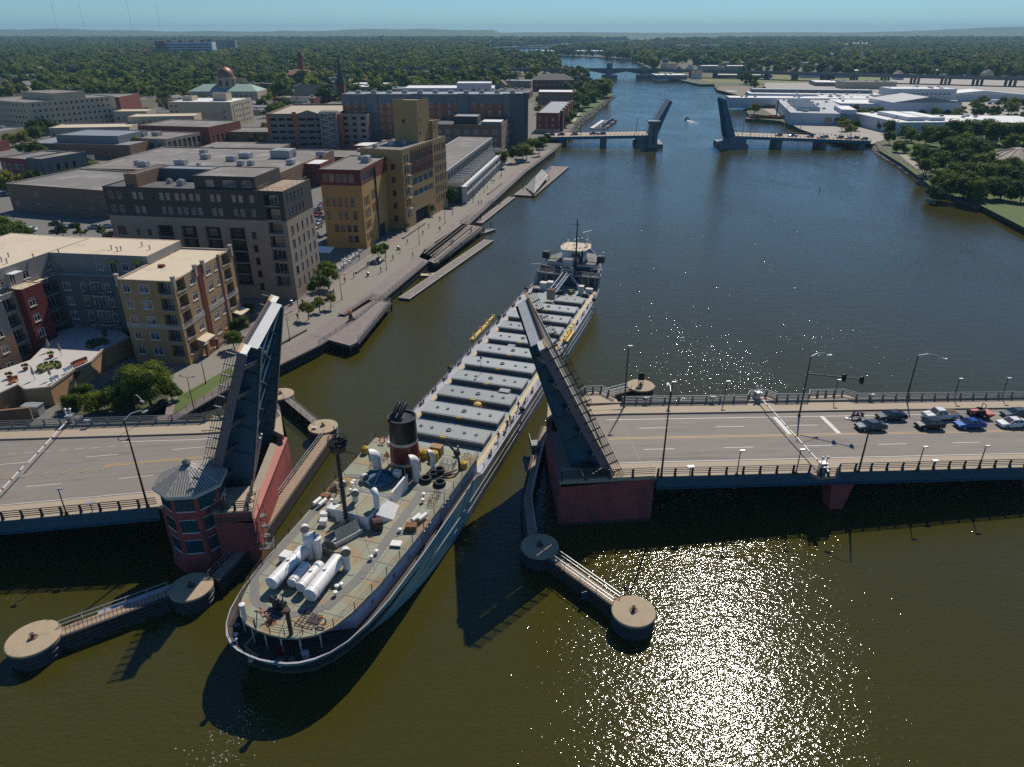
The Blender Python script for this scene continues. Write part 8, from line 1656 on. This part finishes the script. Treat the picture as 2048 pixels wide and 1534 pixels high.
# highway viaduct and its river piers, railway trestle, far bridge
VC = mat('viaduct_concrete', (.17,.18,.175), .8, var=.1)
t = thing('highway_bridge', 'long grey highway viaduct crossing the river upstream', 'bridge', (149,1186,0)); o = Vector((149,1186,0))
VP = [(-260,1215),(12,1186),(149,1186),(203,1186),(320,1100),(493,1010),(650,930),(900,820)]; VP = [(-260,1215),(12,1190),(203,1182),(330,1120),(493,1020),(650,940),(900,830)]
m = MB(); m2 = MB()
for (xa, ya), (xb, yb) in zip(VP[:-1], VP[1:]):
    a, b = Vector((xa,ya,12))-o, Vector((xb,yb,12))-o; m.bar(a, b, 26, 1.2); m.bar(a+Vector((0,-13,1)), b+Vector((0,-13,1)), .5, 1.6); m2.bar(a+Vector((0,-11,-1.6)), b+Vector((0,-11,-1.6)), 1, 2.4)
m.build('deck', VC, t); m2.build('girder', BLG, t); k = 0
for (xa, ya), (xb, yb) in zip(VP[:-1], VP[1:]):
    L_ = hypot(xb-xa, yb-ya); n = int(L_/34)
    for i in range(n):
        x, y = xa+(xb-xa)*i/n, ya+(yb-ya)*i/n
        if 120 < x < 235: continue
        m = MB()
        for w in (-9,0,9): m.cbox((x-o.x,y+w-o.y,4.8), (2.4,2.4,12))
        m.build('column', VC, t)
for x in (147, 199):
    m = MB(); m.cbox((x-o.x,-20,2), (22,14,6)); m.cbox((x-o.x,-14,6), (9,9,13)); m.build('river_pier', BLG, t)
    m = MB(); m.add([(x-o.x-34,-13,10.6),(x-o.x+34,-13,10.6),(x-o.x+8,-13,6),(x-o.x-8,-13,6),(x-o.x-34,13,10.6),(x-o.x+34,13,10.6),(x-o.x+8,13,6),(x-o.x-8,13,6)], [(0,1,2,3),(4,5,6,7),(0,3,7,4),(1,2,6,5)]); m.build('haunch', BLG, t)
m = MB(); m.cbox((147-o.x,-14,15), (8,6,12)); m.build('operator_house', BLG, t)
t = thing('railway_trestle', 'low dark railway trestle crossing the distant bend of the river', 'bridge', P(985,100,0)); o = P(985,100,0); a, b = Vector((0,0,6)), P(1145,101,0)-o+Vector((0,0,6)); m = MB(); m.bar(a, b, 8, 3); m.build('deck', M['dkmetal'], t)
for k in range(16): c = a.lerp(b, k/15); m = MB(); m.cbox((c.x,c.y,1.5), (4,6,7)); m.build('pier', M['dkmetal'], t)
t = thing('far_road_bridge', 'faint pale road bridge where the river meets the horizon', 'bridge', P(1335,79.5,0)); o = P(1335,79.5,0); m = MB(); b = P(1430,80.5,0)-o; m.bar((0,0,14), b+Vector((0,0,14)), 14, 6); m.build('deck', VC, t)
for k in range(8): c = b*(k/7); m = MB(); m.cbox((c.x,c.y,5), (10,10,14)); m.build('pier', VC, t)
# marina, barge, small boats
t = thing('marina_dock', 'small marina dock with finger piers on the left bank', 'dock', P(1183,258,0)); o = P(1183,258,0); b = P(1206,242,0)-o; m = MB(); m.bar((0,0,.4), b+Vector((0,0,.4)), 2.5, .6)
for k in range(7): c = b*(k/6.5); m.bar(c+Vector((0,0,.4)), c+Vector((11,1,.4)), 1.2, .5)
m.build('deck', M['white_d'], t)
bh = MB(); bh.add([(-3.4,-1.1,.1),(-3.4,1.1,.1),(2.2,1.0,.1),(2.2,-1.0,.1),(3.8,0,.5),(-3.4,-1.3,1.1),(-3.4,1.3,1.1),(2.0,1.25,1.15),(2.0,-1.25,1.15),(4.0,0,1.35)], [(0,1,2,3),(3,2,4),(0,3,8,5),(1,6,7,2),(3,4,9,8),(2,7,9,4),(0,5,6,1),(5,8,9,7,6)]); bc = MB(); bc.add([(-1.2,-.9,1.1),(-1.2,.9,1.1),(1.2,.8,1.1),(1.2,-.8,1.1),(-1.0,-.7,2.0),(-1.0,.7,2.0),(.4,.6,2.0),(.4,-.6,2.0)], [(4,5,6,7)[::-1],(0,1,5,4),(1,2,6,5),(2,3,7,6),(3,0,4,7)])
BHM = {c: (bh.mesh('hull', M[c]), bc.mesh('cabin', M['glass'])) for c in ('white','dkmetal','hull_red')}
for k in range(7):
    c = b*((k+.4)/6.8)+o+Vector((8,1,0)); col = ('dkmetal','white','hull_red','dkmetal','white','dkmetal','hull_red')[k]; t = thing('motor_boat', {'dkmetal':'dark','white':'white','hull_red':'dark red'}[col]+' covered motor boat berthed at the small marina', 'boat', c, .1, 'motor boats at the marina'); inst('hull', BHM[col][0], t); inst('cabin', BHM[col][1], t)
c = P(1374,239,0); t = thing('speedboat', 'small speedboat trailing a white wake between the blue leaves', 'boat', c, 1.75); inst('hull', BHM['dkmetal'][0], t); inst('cabin', BHM['dkmetal'][1], t)
m = MB(); r5 = random.Random(2)
for k in range(150): d = r5.uniform(3,34); w = (d*.12+.6)*r5.uniform(-1,1); s_ = r5.uniform(.2,.7)*(1-d/45); m.lathe([(s_,0),(0,.12)], (w,-d*.9,.02), 5)
tag(m.build('wake', mat('white_foam', (.7,.75,.78), .6), loc=c), 'white foam wake behind the small speedboat', 'wake')['kind'] = 'stuff'
p0 = P(1492,243,0); t = thing('work_barge', 'rusty work barge piled with scrap beside the white plant', 'barge', p0, -.25); m = MB(); m.box(0,34,0,13,-.3,2.0); m.build('hull', M['rust_bn'], t); m = MB(); r5 = random.Random(4)
for k in range(90): m.bar((r5.uniform(2,32),r5.uniform(1,12),2+r5.random()*1.5), (r5.uniform(2,32),r5.uniform(1,12),2+r5.random()*2.6), .4)
m.build('scrap', M['rust'], t)
p0 = P(1498,222,0); t = thing('work_barge', 'second barge behind the first carrying orange brown scrap and a crane stub', 'barge', p0, -.1); m = MB(); m.box(0,40,0,14,-.3,2.2); m.build('hull', M['wood_dk'], t); m = MB()
for k in range(90): m.bar((r5.uniform(2,38),r5.uniform(1,13),2+r5.random()*1.5), (r5.uniform(2,38),r5.uniform(1,13),2+r5.random()*3.4), .5)
m.build('scrap', M['rust'], t)
m = MB(); m.tube((0,0,0),(0,0,14), .5, 8); tag(m.build('mooring_post', M['rust_bn'], loc=P(1552,235,0)), 'tall rusty mooring post beside the white plant', 'post')
m = MB(); m.cbox((0,0,1.3), (9,6,2.0)); m.cbox((0,0,2.4), (11,8,.3)); tag(m.build('boat_house', BM['roofwhite'], loc=P(1463,187,0)), 'small white floating boat house off the soil bank', 'boat house')
m = MB(); m.tube((0,0,-.5),(0,0,1.6), .15, 6); tag(m.build('channel_marker', M['blk'], loc=P(1639,381,0)), 'lone dark channel marker post in open water', 'marker')
m = MB(); r5 = random.Random(8)
for k in range(300):
    d = abs(r5.gauss(0,1)); a_ = r5.random()
    if k < 300: p = SPt(r5.gauss(-.5,1.3+d), -1.5-d*7, .02)
    else: p = SPt(9.6+r5.uniform(.1,1.8), 6+a_*34, .02)
    s_ = r5.uniform(.02,.09); m.lathe([(s_,0),(s_*.4,.03),(0,.04)], p, 5)
tag(m.build('wash', mat('olive_foam', (.35,.36,.27), .7)), 'thin foam of propeller wash trailing from the freighter stern', 'foam')['kind'] = 'stuff'
# tall poles and pylons on the right bank, radio masts on the horizon
for i, (u, v, h, lb) in enumerate([(1715,152,34,'tall lattice pylon beside the viaduct with equipment at its head'),(1880,206,30,'tall slender mast between the white sheds'),(1600,262,16,'tall lamp pole at the plant quay'),(1568,262,16,'second tall lamp pole at the plant quay'),(1820,205,20,'leaning pole behind the broad shed'),(1826,200,22,'paired pole behind the broad shed'),(2000,225,14,'utility pole beside the far right car park'),(1808,96,60,'distant tapering stack above the right-bank trees')]):
    t = thing('utility_pole', lb, 'pole', P(u, v, GZ)); m = MB(); m.tube((0,0,0),(0,0,h), .35 if i < 2 else .22, 6, .15); m.build('pole', M['galv'], t)
    if i == 0:
        m = MB()
        for k in range(4): m.bar((-2,0,h-2-k*2),(2,0,h-2-k*2), .5); m.cbox((0,0,h-1-k*2), (2.4,2.4,.8))
        m.build('antenna_rack', M['galv'], t)
for u, top in ((303,15),(346,28),(421,8),(466,30),(50,50)):
    X = (u-1024)/1421.*8600/.8966*1.0; p = Vector((( u-1024)/1421.*9700, 8600, 20)); h = 62+(65-top)/1421.*8600*1.25-20; m = MB(); m.tube((0,0,0),(0,0,h), 1.6, 4, 1.2); tag(m.build('radio_mast', M['galv'], loc=p), f'faint thin radio mast rising above the left hills', 'mast', 'radio masts on the horizon')
c = P(1924,73.5,0); m = MB(); m.tube((0,0,0),(0,0,95), 5, 8); m.lathe([(5,90),(22,105),(22,115),(0,125)], (0,0,0), 12); tag(m.build('water_tower', VC, loc=Vector((5600,8600,20))), 'dark mushroom water tower on the right horizon', 'water tower')
# round tent-like park pavilion
t = thing('park_pavilion', 'low brown ribbed cone roof pavilion hidden among the right-bank park trees', 'pavilion', P(2030,328,GZ)); m = MB(); m.lathe([(15,3.2),(3,7.6),(0,8.2)], n=18)
for k in range(18): a = k*pi/9; m.bar((15*cos(a),15*sin(a),3.3),(3*cos(a),3*sin(a),7.7), .35)
m.build('roof', mat('brown_metal_roof', (.15,.115,.10), .7), t); m = MB(); m.lathe([(13,0),(13,3.2)], n=18); m.build('wall', BM['tan2'], t)
# ---------------------------------------------------------------- people
def person_mesh(pose, shirt, legs):
    """one continuous skinned body with head, arms, legs; coloured by height"""
    V = []; E = []; Rr = []
    def v(p, r, par=None):
        V.append(p); Rr.append(r); i = len(V)-1
        if par is not None: E.append((par, i))
        return i
    sit = pose == 'ride'; st = .22 if pose == 'walk' else .09
    pel = v((0,0,.95 if not sit else .85), (.15,.12)); ch = v((0,.0 if not sit else .12,1.3 if not sit else 1.18), (.17,.12), pel); nk = v((0,.02 if not sit else .22,1.5 if not sit else 1.38), (.06,.06), ch)
    hd = v((0,.03 if not sit else .25,1.6 if not sit else 1.48), (.09,.1), nk); v((0,.03 if not sit else .26,1.74 if not sit else 1.62), (.085,.095), hd)
    for sg in (-1, 1):
        sh = v((sg*.19,.0 if not sit else .16,1.42 if not sit else 1.3), (.065,.065), ch)
        if sit: el = v((sg*.27,.42,1.12), (.05,.05), sh); v((sg*.25,.62,1.1), (.04,.04), el)
        elif pose == 'reach': el = v((sg*.27,.18,1.15), (.05,.05), sh); v((sg*.2,.42,1.1), (.045,.04), el)
        else: el = v((sg*.26,-sg*st*.3,1.14), (.05,.05), sh); v((sg*.27,-sg*st*.6+.06,.88), (.042,.04), el)
        hp = v((sg*.09,0 if not sit else .03,.88 if not sit else .8), (.09,.1), pel)
        if sit: kn = v((sg*.2,.42,.72), (.065,.07), hp); an = v((sg*.2,.32,.32), (.05,.05), kn)
        else: kn = v((sg*.1,sg*st*.5+.03,.5), (.065,.07), hp); an = v((sg*.11,sg*st,.1), (.05,.05), kn)
        v((sg*.11 if not sit else sg*.2, (sg*st if not sit else .32)+.16, .05 if not sit else .28), (.045,.035), an)
    me = bpy.data.meshes.new('p'); me.from_pydata(V, E, []); o = bpy.data.objects.new('p', me); COL.objects.link(o)
    md = o.modifiers.new('s', 'SKIN'); me.skin_vertices[0].data[0].use_root = True
    for i, r_ in enumerate(Rr): me.skin_vertices[0].data[i].radius = r_
    o.modifiers.new('ss', 'SUBSURF').levels = 1
    dg = bpy.context.evaluated_depsgraph_get(); dg.update(); out = bpy.data.meshes.new_from_object(o.evaluated_get(dg)); bpy.data.objects.remove(o); out.name = 'body'
    out.materials.clear()
    for c in (legs, shirt, SKIN, HAIR): out.materials.append(c)
    zz = .1 if not sit else 0
    for p in out.polygons:
        c = p.center; hz_ = c.z+ (0.12 if sit else 0)
        p.material_index = 3 if hz_ > 1.68 or (hz_ > 1.56 and c.y < (-.0 if not sit else .2)) else 2 if hz_ > 1.47 else 1 if (hz_ > .95 and not (abs(c.x) > .2 and hz_ < 1.1)) else (2 if abs(c.x) > .215 and not sit else 0); p.use_smooth = True
    return out
SKIN = mat('skin', (.42,.24,.16), .6); HAIR = mat('dark_hair', (.03,.02,.015), .8)
SH = {c: mat(c+'_cloth', rgb, .85) for c, rgb in dict(green=(.10,.38,.04), dark=(.03,.03,.035), white=(.5,.5,.5), blue=(.04,.07,.18), purple=(.16,.10,.22), red=(.3,.03,.03), tan=(.3,.22,.14), grey=(.14,.14,.15)).items()}
PM = {}
def person(loc, rz, shirt, legs, pose, label):
    k = (pose, shirt, legs)
    if k not in PM: PM[k] = person_mesh(pose, SH[shirt], SH[legs])
    o = inst('person', PM[k], loc=loc, rz=rz); return tag(o, label, 'person')
person(SPt(8.2,56.0,4.0), -.6, 'green', 'grey', 'reach', 'crew member in bright green vest leaning at the ship side rail'); person(SPt(8.3,54.3,4.0), .4, 'dark', 'dark', 'walk', 'dark clothed crew member just behind the one in the green vest'); person(SPt(8.2,50.2,4.0), 0, 'grey', 'dark', 'walk', 'crew member in grey walking aft along the starboard deck')
person(SPt(8.1,61.0,4.0), 1, 'dark', 'blue', 'walk', 'crew member near the fenders forward of the green vest'); person(SPt(5.9,38.9,6.8), 2, 'dark', 'dark', 'reach', 'crew member beside the yellow cover and davit crane'); person(SPt(-6.2,25.9,6.8), 1, 'blue', 'dark', 'reach', 'crew member in blue next to the tan canvas cover')
for u, v, rz, sh, lg, ps, lb in [(1888/2+0,0,0,'dark','dark','walk','')][:0]+[(880,463,.6,'dark','dark','walk','person in dark clothes bending on the stepped platform approach'),(826,514,2,'red','dark','walk','person in red walking on the boardwalk in front of the stepped platform'),(902,490,1,'white','dark','walk','left of two people standing on the stepped benches'),(906,489,1,'dark','blue','walk','right of two people standing on the stepped benches'),(866,516,2,'tan','dark','walk','person near the lower corner of the stepped platform'),(942,466,0,'red','tan','walk','person by the upper end of the bench rows'),
    (984,366,.5,'dark','dark','walk','left of a pair walking in the far promenade'),(988,366,.5,'grey','dark','walk','right of a pair walking in the far promenade'),(606,611,1,'dark','dark','walk','person in black standing by the bright green saplings'),(688,540,1,'white','dark','walk','person walking past the nearest cafe tables'),(719,520,1,'dark','blue','walk','person in blue among the middle cafe tables'),(712,510,1,'dark','dark','walk','person standing at the dark edge of the cafe'),(957,410,1,'dark','dark','walk','left of two people near the upper gangway'),(963,409,1,'tan','dark','walk','right of two people near the upper gangway')]:
    person(P(u, v, GZ+.12), rz, sh, lg, ps, lb)
for i in range(18):
    u0, v0 = [(596,640),(640,606),(668,590),(690,566),(708,556),(736,536),(762,545),(786,520),(800,506),(815,488),(846,470),(858,456),(880,442),(905,430),(930,412),(948,398),(975,378),(1002,356)][i]
    sh = ('dark','white','blue','red','tan','grey')[i % 6]; person(P(u0, v0, GZ+.1), i*1.3, sh, ('dark','blue','tan')[i % 3], 'walk', 'stroller in a '+sh+' top on the promenade '+('near the bright green saplings' if i < 3 else 'below the cafe tables' if i < 7 else 'beside the stepped platform' if i < 12 else 'at the start of the far tree row' if i < 15 else 'in the far tree row'))
for i, (u, v) in enumerate([(1720,244),(1732,248),(1745,243),(1756,250),(1930,226),(1950,222),(1975,220),(1990,226),(2010,218),(2030,222),(1700,262),(1672,276),(1960,214),(2040,212)]): car('hatch', ('white','grey','silver','red','black')[i % 5], P(u, v, GZ+.05), .3+i*.7, ('white','grey','silver','red','black')[i % 5]+' car parked in the plant yard', 'cars parked around the riverside plant', False)
for i, (u, v, rz) in enumerate([(1748,232,.2),(1762,230,.2),(1738,236,.2),(1570,200,1.2),(1900,210,0),(1985,208,.4)]):
    t = thing('truck_trailer', 'white box trailer parked beside the plant sheds', 'trailer', P(u, v, GZ), rz, 'white trailers at the plant'); m = MB(); m.box(-6,6,-1.3,1.3,1.1,3.9); m.build('box', M['white'], t); m = MB(); m.box(-5,-3,-1.2,1.2,.2,1.1); m.box(3.5,5,-1.2,1.2,.2,1.1); m.build('bogie', M['dkmetal'], t)
t = thing('motorcycle', 'large touring motorcycle with rider at the head of the queue', 'motorcycle', BP(70.4,13.3,dz(70)), BR)
for x in (-.8,.75): m = MB(); m.tube((x,-.07,.32),(x,.07,.32), .32, 14); m.build('wheel', M['tyre'], t)
m = MB(); m.add([(-.8,-.16,.45),(-.8,.16,.45),(.85,.2,.45),(.85,-.2,.45),(-.65,-.22,.95),(-.65,.22,.95),(.2,.15,.78),(.2,-.15,.78),(.9,-.3,.85),(.9,.3,.85)], [(0,1,2,3)[::-1],(0,4,5,1),(4,7,6,5),(7,8,9,6),(0,3,8,7,4),(1,5,6,9,2),(3,2,9,8)]); m.cbox((.75,.36,.6), (.55,.22,.35)); m.cbox((.75,-.36,.6), (.55,.22,.35)); m.cbox((.95,0,1.0), (.35,.55,.35)); m.build('body', mat('plum_motorcycle_paint', (.07,.02,.05), .3), t)
m = MB(); m.add([(-.62,-.25,.95),(-.62,.25,.95),(-.42,.22,1.35),(-.42,-.22,1.35)], [(0,1,2,3),(3,2,1,0)]); m.build('windscreen', M['glass'], t); m = MB(); m.bar((-.4,-.4,1.02),(-.4,.4,1.02), .04); m.build('handlebar', M['blk'], t)
person(BP(70.75,13.35,dz(70)+.02), BR+pi/2, 'purple', 'dark', 'ride', 'rider in purple jacket sitting on the touring motorcycle')
# gulls on the water
m = MB(); m.lathe([(.02,-.22),(.1,-.1),(.12,.05),(.05,.2),(0,.28)], (0,0,0), 7); m.add([(-.05,0,.02),(.05,0,.02),(.5,.12,.14),(.45,-.1,.12)], [(0,1,2,3)]); gm = m.mesh('gull', M['white'])
for u, v, z in [(1585,577,4),(712,968,9),(1155,1000,3),(1080,985,0)]: o = inst('gull', gm, loc=P(u,v,z), rz=random.random()*6, sc=1.6); tag(o, 'white gull over the river', 'bird', 'gulls over the river')
